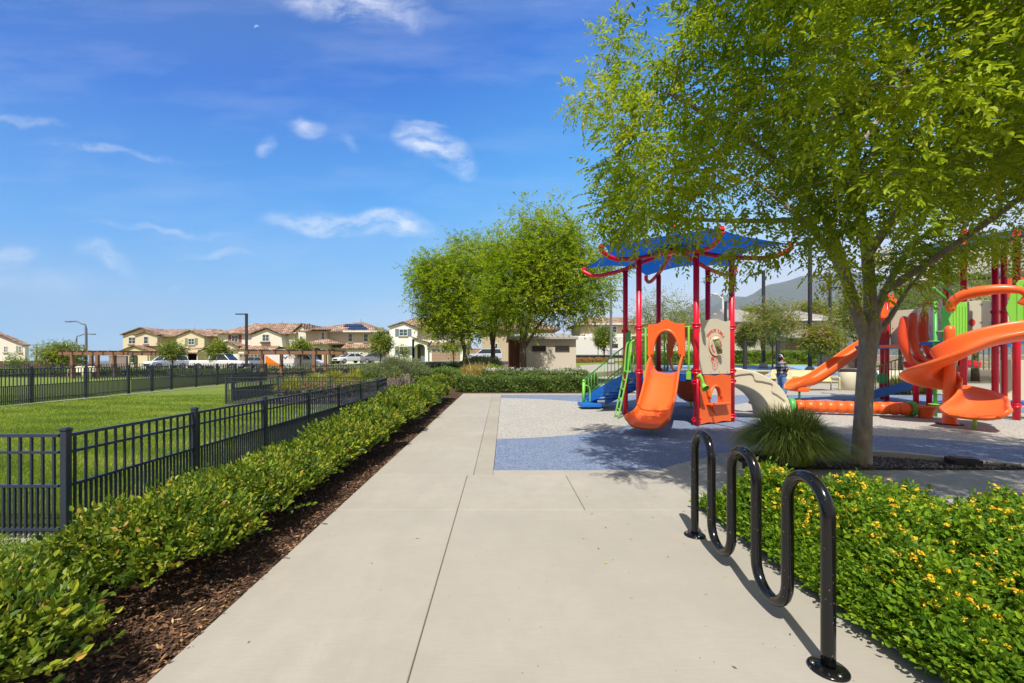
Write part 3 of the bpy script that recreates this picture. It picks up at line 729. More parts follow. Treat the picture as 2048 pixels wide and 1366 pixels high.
# ------------------------------------------------------------ trees
def bark(name, c1, c2, sc_=14):
    t = NT(name); v = t.coord('Object', (1, 1, .35)); a = t.noise(v, sc_, 8, .7); b = t.noise(t.coord('Object'), 2.5, 4)
    vo = t.n('ShaderNodeTexVoronoi'); vo.inputs['Scale'].default_value = sc_ * 1.6; t.l(v, vo.inputs['Vector'])
    cc = t.mix(t.math('MULTIPLY', t.math('SUBTRACT', a, .3, True), 2.2, True), c1, c2); cc = t.mix(t.math('MULTIPLY', b, .5), cc, mul(c1, 1.3))
    lich = t.math('MULTIPLY', t.math('SUBTRACT', t.noise(v, 5, 5), .58, True), 5, True); cc = t.mix(t.math('MULTIPLY', lich, .5), cc, (.36, .34, .29))
    t.set(Base_Color=cc, Roughness=.95); h = t.math('ADD', a, t.math('MULTIPLY', vo.outputs['Distance'], .6)); t.bump(h, .9, .03); return t.m
M['bark'] = bark('grey_brown_bark', (.19, .15, .11), (.48, .41, .33))
M['bark2'] = bark('brown_bark', (.07, .045, .03), (.19, .135, .09), 9)
def wob(p0, p1, n, amp, q):
    p0 = Vector(p0); p1 = Vector(p1); out = []
    for i in range(n + 1):
        f = i / n; p = p0.lerp(p1, f); s = math.sin(f * math.pi) * amp
        out.append(p + Vector((q.uniform(-s, s), q.uniform(-s, s), q.uniform(-s, s) * .6)))
    return out
def tree(name, loc, label, limbs, attract, leafmat, barkmat, trunk_pts, trunk_r, K=9, leafL=.17, lfl=(.048, .017), per=22, seed=1, group=None, cat='tree', droop=.35, twl=.42, br_r=.012, crown_name='crown', blossoms=None, shape=6, sub=8):
    """trunk: swept polyline; limbs: list of (points, r0, r1); attract: cluster centres (n,3) local"""
    q = random.Random(seed); rng = np.random.default_rng(seed)
    r = empty(name, loc, 0, label, cat, group)
    m = MB(); m.tube(trunk_pts, trunk_r, 18)
    nodes = []
    for pts, r0, r1 in limbs:
        pts = [Vector(p) for p in pts]; fine = []
        for a, b in zip(pts[:-1], pts[1:]):
            for k in range(4): fine.append(a.lerp(b, k / 4))
        fine.append(pts[-1])
        # smooth
        for _ in range(2): fine = [fine[0]] + [(fine[i - 1] + fine[i] * 2 + fine[i + 1]) / 4 for i in range(1, len(fine) - 1)] + [fine[-1]]
        rr = [lerp(r0, r1, i / (len(fine) - 1)) * q.uniform(.95, 1.05) for i in range(len(fine))]
        m.tube(fine, rr, 12)
        for p, s in zip(fine[3:], rr[3:]): nodes.append((p, s))
    m.build('trunk', barkmat, r)
    # branches: connect clusters in order of distance from the limb set
    mb = MB(); att = sorted([Vector(a) for a in attract], key=lambda a: min((a - p).length for p, _ in nodes))
    tips = []
    for a in att:
        best = min(nodes, key=lambda t: (t[0] - a).length + (.35 if t[0].z > a.z + .3 else 0)); p, s = best
        L = (a - p).length
        if L < .05: tips.append((a, Vector((0, 0, 1)))); continue
        k = max(2, int(L / .35)); pl = wob(p, a, k, min(.12, L * .12), q)
        mid = len(pl) // 2; 
        for i in range(1, len(pl) - 1): pl[i].z += .10 * L * math.sin(math.pi * i / (len(pl) - 1))
        r0 = max(br_r * .5, min(s * .6, br_r * (1 + L * .8))); mb.tube(pl, [lerp(r0, br_r * .35, i / (len(pl) - 1)) for i in range(len(pl))], 5, cap=False)
        for i in range(1, len(pl)): nodes.append((pl[i], lerp(r0, br_r * .35, i / (len(pl) - 1))))
        tips.append((a, (a - pl[-2]).normalized()))
    # twigs and compound leaves
    T = np.array([tuple(t[0]) for t in tips]); TD = np.array([tuple(t[1]) for t in tips]); nt = len(T)
    idx = np.repeat(np.arange(nt), per); n = len(idx)
    D = TD[idx] * .45 + rdir(n, rng); D[:, 2] += .15 - droop * .4
    D /= np.linalg.norm(D, axis=1, keepdims=True)
    B = T[idx] + D * (rng.uniform(.05, 1.0, n) * twl)[:, None]; B[:, 2] -= droop * twl * .35 * rng.uniform(0, 1, n)
    ct = rng.uniform(0, 1, nt)[idx]
    D2 = D + rdir(n, rng) * .5; D2[:, 2] -= droop
    a = sprigs(B, D2, rng.uniform(.7, 1.3, n) * leafL, K, lfl[0], lfl[1], droop=droop, spread=.9, rng=rng, tint0=np.clip(ct ** 1.3 * 1.0 + rng.uniform(-.05, .3, n), 0, 1), tipup=-.05)
    v, f, t = leaves_np(*a, shape=shape); np_mesh(crown_name, v, f, leafmat, r, tint=t)
    # thin twigs
    nt2 = nt * 5; i2 = rng.integers(0, n, nt2)
    for i in i2[:2500]:
        p0 = Vector(T[idx[i]]); p1 = Vector(B[i]); mb.tube([p0, p0.lerp(p1, .5) + Vector((0, 0, .02)), p1], [br_r * .3, br_r * .22, br_r * .12], 3, cap=False)
    mb.build('branches', barkmat, r)
    if blossoms:
        bm_, nb, bs = blossoms; k = rng.integers(0, nt, nb); P = T[k] + rdir(nb, rng) * twl * np.array([[1, 1, .8]]); P[:, 2] += twl * .35
        ci = np.repeat(np.arange(nb), 9); dd = rdir(len(ci), rng)
        P = P[ci] + dd * bs * rng.uniform(.3, 1, len(ci))[:, None]
        v, f, t = leaves_np(P, rdir(len(ci), rng), dd, np.full(len(ci), bs * .8), np.full(len(ci), bs * .7), rng.uniform(0, 1, len(ci)), shape=4); np_mesh('blossoms', v, f, bm_, r, tint=t)
    return r
def cloud_pts(n, c, rad, rng, shell=.45, mind=.0, cut=None):
    out = []; c = np.array(c); rad = np.array(rad); tries = 0
    while len(out) < n and tries < n * 60:
        tries += 1
        d = rng.normal(size=3); d /= np.linalg.norm(d); rr = shell + (1 - shell) * rng.uniform(0, 1) ** .7
        p = c + d * rr * rad
        if cut is not None and not cut(p): continue
        if mind and any(np.linalg.norm(p - o) < mind for o in out[-400:]): continue
        out.append(p)
    return out
M['tree_leaf'] = leaf_mat('pinnate_leaf', [(0, (.045, .11, .006)), (.3, (.15, .25, .010)), (.65, (.33, .44, .016)), (.9, (.54, .58, .03)), (1, (.66, .52, .05))], .5, .46, (.72, .85, .03), spec=.28)
# the big tree by the flower bed
TX, TY = 4.98, 5.9
rng = np.random.default_rng(5)
def q3(px, py, Y): w = W(px, py, Y); return Vector((w.x - TX, w.y - TY, w.z))
def proj(p): X, Y, Z = p[0] + TX, p[1] + TY, p[2]; return 1002 + F * X / Y, 718 - F * (Z - 1.5) / Y
def lowline(px):   # lower outline of the crown as seen from the path
    pts = [(1100, 200), (1200, 470), (1300, 500), (1420, 455), (1500, 460), (1600, 450), (1700, 480), (1800, 505), (1900, 510), (2100, 480), (2600, 500)]
    for (a, b), (c, d) in zip(pts[:-1], pts[1:]):
        if a <= px <= c: return lerp(b, d, (px - a) / (c - a))
    return 200 if px < 1100 else 560
def cut(p):
    if p[1] + TY < 1.7: return False
    X = p[0] + TX
    if p[2] < 2.25: return False
    if TY + p[1] < 4.4 and X < 1.25 : return False
    px, py = proj(p)
    if px < 1195 + (40 if py < 260 else 0) + (60 if py < 130 else 0) + (90 if py < 50 else 0) + 290 / (TY + p[1]): return False
    Xs, Ys = X + .13 * p[2], TY + p[1] + .63 * p[2]
    if Ys > (8.7 if Xs < 6.6 else 9.0): return False
    if X > 5.4 and rng.uniform() < .52: return False
    return py < lowline(px) - 470 / (TY + p[1])
att = cloud_pts(370, (0.0, -.8, 4.75), (3.95, 3.2, 3.0), rng, shell=.3, mind=.36, cut=cut)
# outer left boughs
for (px, py, Y) in [(1180, 205, 5.8), (1225, 130, 5.8), (1225, 90, 5.6), (1225, 185, 5.5), (1240, 330, 5.2), (1232, 390, 5.5), (1225, 420, 5.6), (1260, 430, 5.4), (1240, 460, 5.5), (1290, 440, 5.0), (1345, 470, 5.3),
                    (1255, 260, 5.0), (1290, 200, 5.1), (1330, 130, 5.1), (1380, 90, 5.1), (1480, 505, 5.2), (1540, 490, 5.3), (1640, 440, 4.6), (1680, 420, 4.7), (1690, 450, 4.5), (1655, 400, 4.6), (1620, 460, 5.2),
                    (1290, 380, 4.6), (1340, 400, 4.5), (1420, 400, 4.4), (1520, 410, 4.4), (1850, 560, 6.3), (1930, 500, 6.5), (1840, 540, 6.2), (2020, 490, 6.4), (1870, 500, 6.0), (1790, 530, 5.7), (1390, 40, 5.0), (1400, 8, 4.9),
                    (1840, 500, 6.2), (1780, 480, 6.0), (1900, 480, 6.3), (1960, 470, 6.2), (2040, 460, 6.3), (1660, 520, 5.4), (1680, 470, 5.2), (1720, 560, 5.7)]:
    att.append(np.array(tuple(q3(px, py, Y))))
for k in range(15):
    Yk = rng.uniform(2.3, 3.6); att.append(np.array((rng.uniform(.85, 2.1) - TX, Yk - TY, 1.5 + .84 * Yk + .55 + rng.uniform(0, .5))))
zf = lambda py, Y: 1.5 - (py - 718) / F * Y
trunk = [(0, 0, -.05), (0, 0, .03), (.01, 0, .25), (.03, 0, .7), (.06, .0, 1.2), (.11, .02, 1.6), (.16, .03, 1.9), (.17, .04, 2.12)]
limbs = [([(.11, .02, 1.72), (-.10, .02, 2.25), (-.28, -.05, 2.75), (-.62, -.2, 3.35), (-1.3, -.5, 3.8), (-2.1, -.8, 4.15), (-3.0, -1.0, 4.5)], .078, .025),
         ([(.16, .03, 1.85), (.17, .05, 2.4), (.14, .08, 3.1), (.02, .1, 3.8), (.05, .2, 4.8), (-.1, .3, 6.2), (-.2, .3, 7.3)], .085, .025),
         ([(.17, .04, 1.95), (.42, .15, 2.35), (.75, .3, 2.75), (1.2, .5, 3.2), (2.0, .7, 3.7), (2.9, .9, 4.2)], .058, .02),
         ([(.17, .02, 1.75), (.42, .05, 2.0), (.7, .2, 2.25), (1.1, .45, 2.55), (1.7, .8, 2.9)], .042, .018),
         ([(-.15, .0, 2.45), (-.25, .25, 3.1), (-.5, .9, 4.0), (-1.1, 1.6, 5.0)], .06, .02),
         ([(.14, .08, 2.9), (.3, -.4, 3.6), (.5, -1.2, 4.5), (.7, -2.0, 5.2)], .06, .02),
         ([(.02, .1, 3.7), (-.6, -.6, 4.6), (-1.4, -1.4, 5.4), (-2.0, -1.8, 6.0)], .055, .02),
         ([(.05, .2, 4.4), (.9, .6, 5.3), (1.9, 1.0, 6.1)], .05, .02),
         ([(-.62, -.2, 3.35), (-1.2, .4, 3.5), (-2.2, .9, 3.7), (-2.9, 1.1, 3.8)], .045, .015),
         ([(.42, .15, 2.4), (.9, -.5, 3.0), (1.5, -1.2, 3.8), (2.0, -1.6, 4.6)], .05, .018)]
tree('street_tree', (TX, TY, .03), 'big leafy tree with forked grey trunk overhanging the playground beside the fountain grass', limbs, att, M['tree_leaf'], M['bark'], trunk,
     [.155, .128, .112, .102, .100, .106, .118, .085], K=9, leafL=.20, lfl=(.064, .029), per=48, seed=21, droop=.24, twl=.38, group=None)
# ------------------------------------------------------------ playground materials
def plastic(name, c, rough=.38, dirt=.12, var=.06, sun=.0):
    return paint(name, c, rough, var=var, scale=2.2, dirt=dirt, bump=.04, bscale=35)
M['red'] = plastic('red_powder_coat', (.72, .006, .03), .33, dirt=.03)
M['orange'] = plastic('orange_plastic', (.88, .14, .02), .36, dirt=.03)
M['lime'] = plastic('lime_green_paint', (.24, .62, .07), .35)
M['green'] = plastic('leaf_green_plastic', (.09, .42, .09), .4)
M['blue'] = plastic('blue_deck_vinyl', (.005, .14, .52), .45)
M['beige'] = plastic('beige_plastic', (.66, .60, .44), .45, dirt=.02)
M['redink'] = plastic('red_engraving', (.68, .06, .04), .5)
M['teal'] = plastic('dark_teal_fabric', (.01, .05, .065), .8)
def fabric():
    t = NT('blue_shade_fabric'); v = t.coord('Object'); n = t.noise(v, 300, 2)
    c = t.mix(n, (.0, .16, .46), (.01, .25, .60)); t.set(Base_Color=c, Roughness=.85)
    tr = t.n('ShaderNodeBsdfTranslucent'); tr.inputs['Color'].default_value = (.01, .38, .88, 1)
    m = t.n('ShaderNodeMixShader'); m.inputs[0].default_value = .42; t.l(t.p.outputs[0], m.inputs[1]); t.l(tr.outputs[0], m.inputs[2]); t.l(m.outputs[0], t.out.inputs[0]); return t.m
M['fabric'] = fabric()

def frame(c, ang):   # local x along the side, local y pointing outward (ang = outward direction)
    return Matrix.Translation(c) @ Matrix.Rotation(ang - math.pi / 2, 4, 'Z')
def panel(mb, x0, x1, bot, top, y0, y1, xf, hole=None, n=36):
    """hole = (cx, half width, z bottom, z spring, rise); top/bot may be functions"""
    tf = top if callable(top) else (lambda x: top); bf = bot if callable(bot) else (lambda x: bot)
    xs = [lerp(x0, x1, i / n) for i in range(n + 1)]
    if hole: xs = sorted(set([x for x in xs if abs(abs(x - hole[0]) - hole[1]) > 1e-3] + [hole[0] - hole[1], hole[0] + hole[1]] + [hole[0] + hole[1] * math.cos(math.pi * k / 18) for k in range(19)]))
    def zo(x): return hole[3] + hole[4] * math.sqrt(max(0, 1 - ((x - hole[0]) / hole[1]) ** 2))
    def quad(a, b, c, d): mb.add([a, b, c, d], [(0, 1, 2, 3)], False, xf)
    for xa, xb in zip(xs[:-1], xs[1:]):
        if xb - xa < 1e-5: continue
        m = (xa + xb) / 2; segs = [(bf, tf)]
        if hole and abs(m - hole[0]) < hole[1]:
            segs = [(zo, tf)]
            if hole[2] > bf(m) + 1e-3: segs.append((bf, lambda x: hole[2]))
        for lo, hi in segs:
            quad((xa, y0, lo(xa)), (xb, y0, lo(xb)), (xb, y0, hi(xb)), (xa, y0, hi(xa)))
            quad((xa, y1, hi(xa)), (xb, y1, hi(xb)), (xb, y1, lo(xb)), (xa, y1, lo(xa)))
            quad((xa, y0, hi(xa)), (xb, y0, hi(xb)), (xb, y1, hi(xb)), (xa, y1, hi(xa)))
            quad((xa, y1, lo(xa)), (xb, y1, lo(xb)), (xb, y0, lo(xb)), (xa, y0, lo(xa)))
    for x in (x0, x1): quad((x, y0, bf(x)), (x, y0, tf(x)), (x, y1, tf(x)), (x, y1, bf(x)))
    if hole:
        for x in (hole[0] - hole[1], hole[0] + hole[1]): quad((x, y0, hole[2]), (x, y0, hole[3]), (x, y1, hole[3]), (x, y1, hole[2]))
def weld(o, d=.0008):
    bm = bmesh.new(); bm.from_mesh(o.data); bmesh.ops.remove_doubles(bm, verts=bm.verts, dist=d); bmesh.ops.recalc_face_normals(bm, faces=bm.faces); bm.to_mesh(o.data); bm.free(); return o

def chute(mb, path, w, hs, up=Vector((0, 0, 1)), lip=.045, thick=.05):
    """path: list of 3D points; U channel swept along; w, hs: half widths and (left,right) wall heights per point"""
    path = [Vector(p) for p in path]; rings = []
    for i, p in enumerate(path):
        t = (path[min(i + 1, len(path) - 1)] - path[max(i - 1, 0)]).normalized()
        s = t.cross(up).normalized(); u = s.cross(t).normalized()
        ww = w[i] if isinstance(w, (list, tuple)) else w; h = hs[i] if isinstance(hs, list) else hs
        hl, hr = h if isinstance(h, tuple) else (h, h)
        sec = [(-ww, hl), (-ww * .97, hl * .45), (-ww * .80, .035), (-ww * .4, .0), (ww * .4, .0), (ww * .80, .035), (ww * .97, hr * .45), (ww, hr), (ww + lip * .5, hr + lip * .45), (ww + lip, hr + .0), (ww + lip * .85, hr - lip),
               (ww + thick * .5, hr * .35), (ww * .75, -thick), (-ww * .75, -thick), (-ww - thick * .5, hl * .35), (-ww - lip * .85, hl - lip), (-ww - lip, hl), (-ww - lip * .5, hl + lip * .45)]
        rings.append([p + s * a + u * b for a, b in sec])
    n = len(rings[0]); vs = [tuple(v) for r in rings for v in r]
    fs = [(i * n + k, i * n + (k + 1) % n, (i + 1) * n + (k + 1) % n, (i + 1) * n + k) for i in range(len(rings) - 1) for k in range(n)]
    mb.add(vs, fs, True); 
    B = len(mb.v) - len(vs)
    for base, rev in ((0, True), ((len(rings) - 1) * n, False)):
        # close U-shaped ends with quads
        for a, b in ((0, 17), (1, 14), (2, 14), (3, 13)):
            pass
        def F(*ids):
            ids = [B + base + i for i in ids]; mb.f.append(ids[::-1] if rev else ids); mb.sm.append(False); mb.mi.append(mb.m)
        F(17, 0, 15, 16); F(0, 1, 14, 15); F(1, 2, 13, 14); F(2, 3, 4, 13) ; F(4, 5, 12, 13); F(5, 6, 11, 12); F(6, 7, 10, 11); F(7, 8, 9, 10)

def smoothpath(pts, n=6, it=2):
    pts = [Vector(p) for p in pts]; out = []
    P = [pts[0]] + pts + [pts[-1]]
    for i in range(1, len(P) - 2):
        for k in range(n):
            t = k / n; a, b, c, d = P[i - 1], P[i], P[i + 1], P[i + 2]
            out.append(.5 * ((2 * b) + (c - a) * t + (2 * a - 5 * b + 4 * c - d) * t * t + (3 * b - a - 3 * c + d) * t ** 3))
    out.append(pts[-1]); return out
def post(root, x, y, z1, mat, collars=(), r=.0635, z0=.02, cap=True):
    m = MB(); m.tube([(x, y, z0), (x, y, z1)], r, 20, cap=True)
    if cap: m.lathe((x, y, z1), [(r, 0), (r * .85, .02), (r * .4, .035), (0, .037)], 20)
    p = m.build('post', mat, root)
    for z in collars:
        m = MB(); m.lathe((x, y, z), [(r, -.045), (r + .014, -.043), (r + .016, -.03), (r + .004, -.024), (r + .004, .02), (r + .018, .026), (r + .018, .042), (r, .046)], 20)
        m.cbox((x + r + .012, y - .02, z), (.03, .03, .06)); m.cbox((x - r - .012, y + .02, z), (.03, .03, .06))
        m.build('collar', mat, p)
    return p

# text helper: glyph outlines as a thin mesh
def glyphs(mb, txt, size, place, depth=.003):
    """place(i, n, ch) -> Matrix for each character"""
    n = len(txt)
    for i, ch in enumerate(txt):
        if ch == ' ': continue
        cu = bpy.data.curves.new('glyph', 'FONT'); cu.body = ch; cu.size = size; cu.align_x = 'CENTER'; cu.extrude = depth; cu.resolution_u = 2; cu.offset = size * .012
        ob = bpy.data.objects.new('glyph', cu); col.objects.link(ob)
        dg = bpy.context.evaluated_depsgraph_get(); me = bpy.data.meshes.new_from_object(ob.evaluated_get(dg))
        xf = place(i, n, ch); mb.add([xf @ v.co for v in me.vertices], [tuple(p.vertices) for p in me.polygons])
        bpy.data.objects.remove(ob); bpy.data.curves.remove(cu); bpy.data.meshes.remove(me)

# ------------------------------------------------------------ the hexagonal tower
C0 = Vector((4.38, 10.72)); HR = 1.25
def hexp(k, r=HR): a = R(-92 + 60 * k); return Vector((C0.x + r * math.cos(a), C0.y + r * math.sin(a)))
# k: 0 front (b), 1 right front (c), 2 right back (d), 3 back (e), 4 left back (f), 5 left front (a)
T = empty('play_tower', (C0.x, C0.y, .026), 0, 'six sided play tower of red posts under a blue fabric roof, with orange slides', 'play tower')
for k in range(6):
    p = hexp(k); post(T, p.x, p.y, 3.84, M['red'], (2.24, 1.20) if k not in (0, 1) else (2.24, 1.22, .98, .16), cap=False)
def side(k):   # side between post k and k+1: centre, outward angle, half length
    a, b = hexp(k), hexp(k + 1); m = (a + b) / 2; o = (m - C0); return Vector((m.x, m.y, 0)), math.atan2(o.y, o.x), (b - a).length / 2
m = MB(); m.prism([tuple(hexp(k, HR - .03)) for k in range(6)], 1.10, 1.17); m.build('deck', M['blue'], T, bevel=.012)
m = MB()
for k in range(6):
    c, an, hl = side(k); xf = frame(c, an); m.box(-hl + .06, hl - .06, -.05, .0, 1.0, 1.165, xf)
m.build('deck_rim', paint('dark_blue_vinyl', (.004, .05, .30), .45), T)
# roof arms
for k in range(6):
    a = R(-92 + 60 * k); d = Vector((math.cos(a), math.sin(a), 0)); c = Vector((C0.x, C0.y, 0))
    prof = [(.03, 4.24), (.35, 4.17), (.8, 4.02), (1.25, 3.90), (1.65, 3.83), (1.95, 3.80), (2.18, 3.83), (2.36, 3.92), (2.44, 3.98)]
    pts = smoothpath([c + d * r + Vector((0, 0, z)) for r, z in prof], 4)
    m = MB(); m.tube(pts, .052, 14); m.cbox(c + d * 1.25 + Vector((0, 0, 3.86)), (.16, .05, .10), rz=a)
    ar = m.build('roof_arm', M['red'], T)
    m = MB(); e = c + d * 2.40 + Vector((0, 0, 4.03)); m.cbox(e, (.10, .09, .09), rz=a, ry=-.5); m.tube([e + d * -.03 + Vector((0, 0, .03)), e + d * -.12 + Vector((0, 0, .03))], .012, 8)
    m.build('fabric_bracket', M['red'], ar, bevel=.01)
m = MB(); m.cyl((C0.x, C0.y, 4.12), .17, .16, 20); m.build('roof_hub', M['red'], T)
# fabric roof: tensioned between tips with hollow edges
def roof_fabric(c, rt, zt, zc, sag, ncol, up=0.0, a0=-92):
    mb = MB(); nr = 12
    ns = 14
    for k in range(6):
        A = R(a0 + 60 * k); B = R(a0 + 60 * (k + 1))
        pa = Vector((math.cos(A), math.sin(A), 0)) * rt; pb = Vector((math.cos(B), math.sin(B), 0)) * rt
        grid = []
        for i in range(nr + 1):
            f = i / nr; row = []
            for j in range(ns + 1):
                g = j / ns; e = pa.lerp(pb, g) * (1 - sag * 4 * g * (1 - g) * f ** 2)
                z = lerp(zc, zt, f ** .62) + up * 4 * g * (1 - g) * f * f
                row.append((c.x + e.x * f, c.y + e.y * f, z))
            grid.append(row)
        vs = [p for r_ in grid for p in r_]
        mb.add(vs, [(i * (ns + 1) + j, i * (ns + 1) + j + 1, (i + 1) * (ns + 1) + j + 1, (i + 1) * (ns + 1) + j) for i in range(nr) for j in range(ns)], True)
    return mb
o = weld(roof_fabric(C0, 2.36, 4.06, 4.42, .16, 0, .10).build('roof_fabric', M['fabric'], T)); 
md = o.modifiers.new('solid', 'SOLIDIFY'); md.thickness = .004
o2 = weld(roof_fabric(C0, .62, 4.42, 4.80, .05, 0).build('roof_cap', M['fabric'], o)); md = o2.modifiers.new('solid', 'SOLIDIFY'); md.thickness = .004
m = MB(); m.lathe((C0.x, C0.y, 4.80), [(.07, -.02), (.08, .02), (.04, .07), (.05, .11), (0, .15)], 12); m.build('finial', M['red'], T)

# slide and its hood between posts 5 and 0
def slide_side(k, root, w=.31, L=1.92, zt=1.16, hood=True):
    c, an, hl = side(k); xf = frame(c, an); o = Vector((math.cos(an), math.sin(an), 0))
    prof = [(-.06, zt + .02), (.12, zt), (.32, zt - .10), (.62, zt - .36), (.95, zt - .63), (1.22, zt - .79), (1.45, zt - .86), (1.70, zt - .885), (L - .05, zt - .90), (L + .03, zt - .93), (L + .08, zt - .98)]
    pts = smoothpath([c + o * d + Vector((0, 0, z)) for d, z in prof], 3)
    n = len(pts); ws = [lerp(w, w * 1.22, sm((i / n - .45) / .4)) if i < n - 5 else w * (1.22 - .12 * (i - n + 6)) for i in range(n)]
    hs = [lerp(.40, .17, sm(i / n / .35)) if i < n * .45 else lerp(.17, .13, i / n) if i < n - 4 else .13 * (n - i) / 5 for i in range(n)]
    mb = MB(); chute(mb, pts, ws, hs, lip=.06, thick=.06); s = mb.build('slide', M['orange'], root, subd=1)
    m = MB(); e = c + o * 1.5; m.tube([(e.x, e.y, .02), (e.x, e.y, zt - .93)], .03, 12); m.cbox((e.x, e.y, zt - .95), (.2, .2, .03)); m.build('slide_foot', M['lime'], s)
    if hood:
        m = MB(); topf = lambda x: 2.27 + .17 * math.exp(-(x / .16) ** 2) - .03 * math.cos(x * 9)
        panel(m, -.40, .40, 1.56, topf, .02, .09, xf, hole=(0, .29, 1.56, 1.60, .54))
        # moulded rim round the opening
        rim = [(-.30, 1.58)] + [(.30 * -math.cos(math.pi * t / 14), 1.62 + .54 * math.sin(math.pi * t / 14)) for t in range(15)] + [(.30, 1.58)]
        m.tube([xf @ Vector((a, .10, b)) for a, b in rim], .035, 8)
        weld(m.build('slide_hood', M['orange'], root))
        m = MB()
        for sx in (-.35, .35): m.tube([xf @ Vector((sx, .05, 1.50)), xf @ Vector((sx, .05, 1.58))], .018, 8)
        m.build('hood_strap', paint('black_plastic', (.012, .012, .013), .5), root)
    m = MB(); m.tube([xf @ Vector((-hl + .05, .0, 2.225)), xf @ Vector((hl - .05, .0, 2.225))], .018, 10); m.build('top_rail', M['lime'], root)
    for sx in (-.47, .47):
        m = MB(); m.tube([xf @ Vector((sx, .0, 1.14)), xf @ Vector((sx, .0, 2.225))], .024, 10); m.box(sx - .05, sx + .05, -.02, .03, 1.04, 1.22, xf); m.build('rail_bar', M['lime'], root, bevel=.006)
slide_side(5, T); slide_side(2, T)

# front panel side 0-1: engraved board over an orange shop-front
c, an, hl = side(0); xf = frame(c, an)
pw_ = hl - .075
m = MB(); wv = lambda x: 2.40 + .025 * math.sin((x + .2) * 9)
panel(m, -pw_, pw_, 1.16, wv, -.012, .012, xf, n=30); pb = weld(m.build('game_board', M['beige'], T))
m = MB(); xfF = xf @ Matrix.Rotation(R(180), 4, 'Z')   # seen from outside: x runs to the viewer's right
def disc(mb, cx, cz, rx, rz_, y0, y1, n=36):
    mb.prism([(cx + rx * math.cos(2 * math.pi * k / n), cz + rz_ * math.sin(2 * math.pi * k / n)) for k in range(n)], y0, y1, 'y', xfF)
disc(m, .02, 1.80, .235, .235, -.035, -.013); m.build('drum_disc', M['beige'], pb, bevel=.008)
m = MB(); disc(m, .02, 1.80, .247, .247, -.024, -.013); m.build('disc_ring', M['redink'], pb)
m = MB(); dl = Matrix.Translation((.035, -.055, 1.80)) @ Matrix.Rotation(R(-24), 4, 'Y')
m.tube([xfF @ (dl @ Vector((0, 0, -.19))), xfF @ (dl @ Vector((0, 0, .17)))], .062, 18)
t_ = NT('tumbler_beads'); vo = t_.n('ShaderNodeTexVoronoi'); vo.inputs['Scale'].default_value = 60; t_.l(t_.coord('Object'), vo.inputs['Vector'])
se = t_.n('ShaderNodeSeparateColor'); t_.l(vo.outputs['Color'], se.inputs[0])
t_.set(Base_Color=t_.ramp(se.outputs[0], [(0, (.10, .14, .04)), (.4, (.22, .27, .09)), (.8, (.30, .24, .10)), (1, (.45, .42, .26))]), Roughness=.2)
m.build('tumbler', t_.m, pb)
m = MB(); 
for s_, z_ in ((-1, -.19), (1, .17)): m.tube([xfF @ (dl @ Vector((0, 0, z_))), xfF @ (dl @ Vector((0, 0, z_ + .025 * s_)))], .07, 18)
m.build('tumbler_cap', M['beige'], pb)
m = MB()
def letter(i, n, ch, r=.315, cz=1.80, cx=.02, a0=143, a1=37):
    a = R(lerp(a0, a1, i / (n - 1)))
    return xfF @ Matrix.Translation((cx + r * math.cos(a), -.0135, cz + r * math.sin(a))) @ Matrix.Rotation(-(a - math.pi / 2), 4, 'Y') @ Matrix.Rotation(R(90), 4, 'X')
glyphs(m, 'TREASURE TUMBLE', .105, letter, .0022); m.build('lettering', M['redink'], pb, fixn=False)
# curved arrows round the drum
for a0, a1 in ((-8, 68), (172, 248)):
    m = MB()
    pts = [];  N = 10
    for k in range(N + 1):
        a = R(lerp(a1, a0, k / N)); w = .018
        pts.append((.02 + (.165 - w) * math.cos(a), 1.80 + (.165 - w) * math.sin(a), .02 + (.165 + w) * math.cos(a), 1.80 + (.165 + w) * math.sin(a)))
    for p, q_ in zip(pts[:-2], pts[1:-1]):
        m.add([(p[0], -.0365, p[1]), (p[2], -.0365, p[3]), (q_[2], -.0365, q_[3]), (q_[0], -.0365, q_[1])], [(0, 1, 2, 3)], False, xfF)
    a = R(a0 + 14); b = R(a0 - 8)
    m.add([(.02 + .125 * math.cos(a), -.0365, 1.80 + .125 * math.sin(a)), (.02 + .205 * math.cos(a), -.0365, 1.80 + .205 * math.sin(a)), (.02 + .165 * math.cos(b), -.0365, 1.80 + .165 * math.sin(b))], [(0, 1, 2)], False, xfF)
    m.build('arrow_mark', M['redink'], pb, fixn=False, solid=.002)
# treasure chest drawing: open lid and a box in outline
m = MB()
def line(pts, w=.009):
    for (x0, z0), (x1, z1) in zip(pts[:-1], pts[1:]):
        d = Vector((x1 - x0, z1 - z0)).normalized(); nx, nz = -d.y * w / 2, d.x * w / 2
        m.add([(x0 + nx, -.0145, z0 + nz), (x1 + nx, -.0145, z1 + nz), (x1 - nx, -.0145, z1 - nz), (x0 - nx, -.0145, z0 - nz)], [(0, 1, 2, 3)], False, xfF)
Q = [(-.10, 1.42), (-.02, 1.38), (.10, 1.43), (.10, 1.31), (.0, 1.24), (-.09, 1.29), (-.10, 1.42)]
line(Q); line([(-.02, 1.38), (0, 1.24)]); line([(-.10, 1.42), (.02, 1.47), (.10, 1.43)]); line([(-.095, 1.36), (-.01, 1.32), (.10, 1.38)], .006); line([(-.10, 1.42), (-.14, 1.45), (-.14, 1.53), (-.09, 1.555), (-.01, 1.55), (.02, 1.47)])
line([(.03, 1.49), (.06, 1.53), (.075, 1.49), (.09, 1.52)], .012)
m.add([(-.125, -.0145, 1.46), (-.03, -.0145, 1.47), (-.03, -.0145, 1.535), (-.085, -.0145, 1.54), (-.125, -.0145, 1.52)], [(0, 1, 2, 3, 4)], False, xfF)
m.build('chest_drawing', M['redink'], pb, fixn=False, solid=.002)
m = MB()
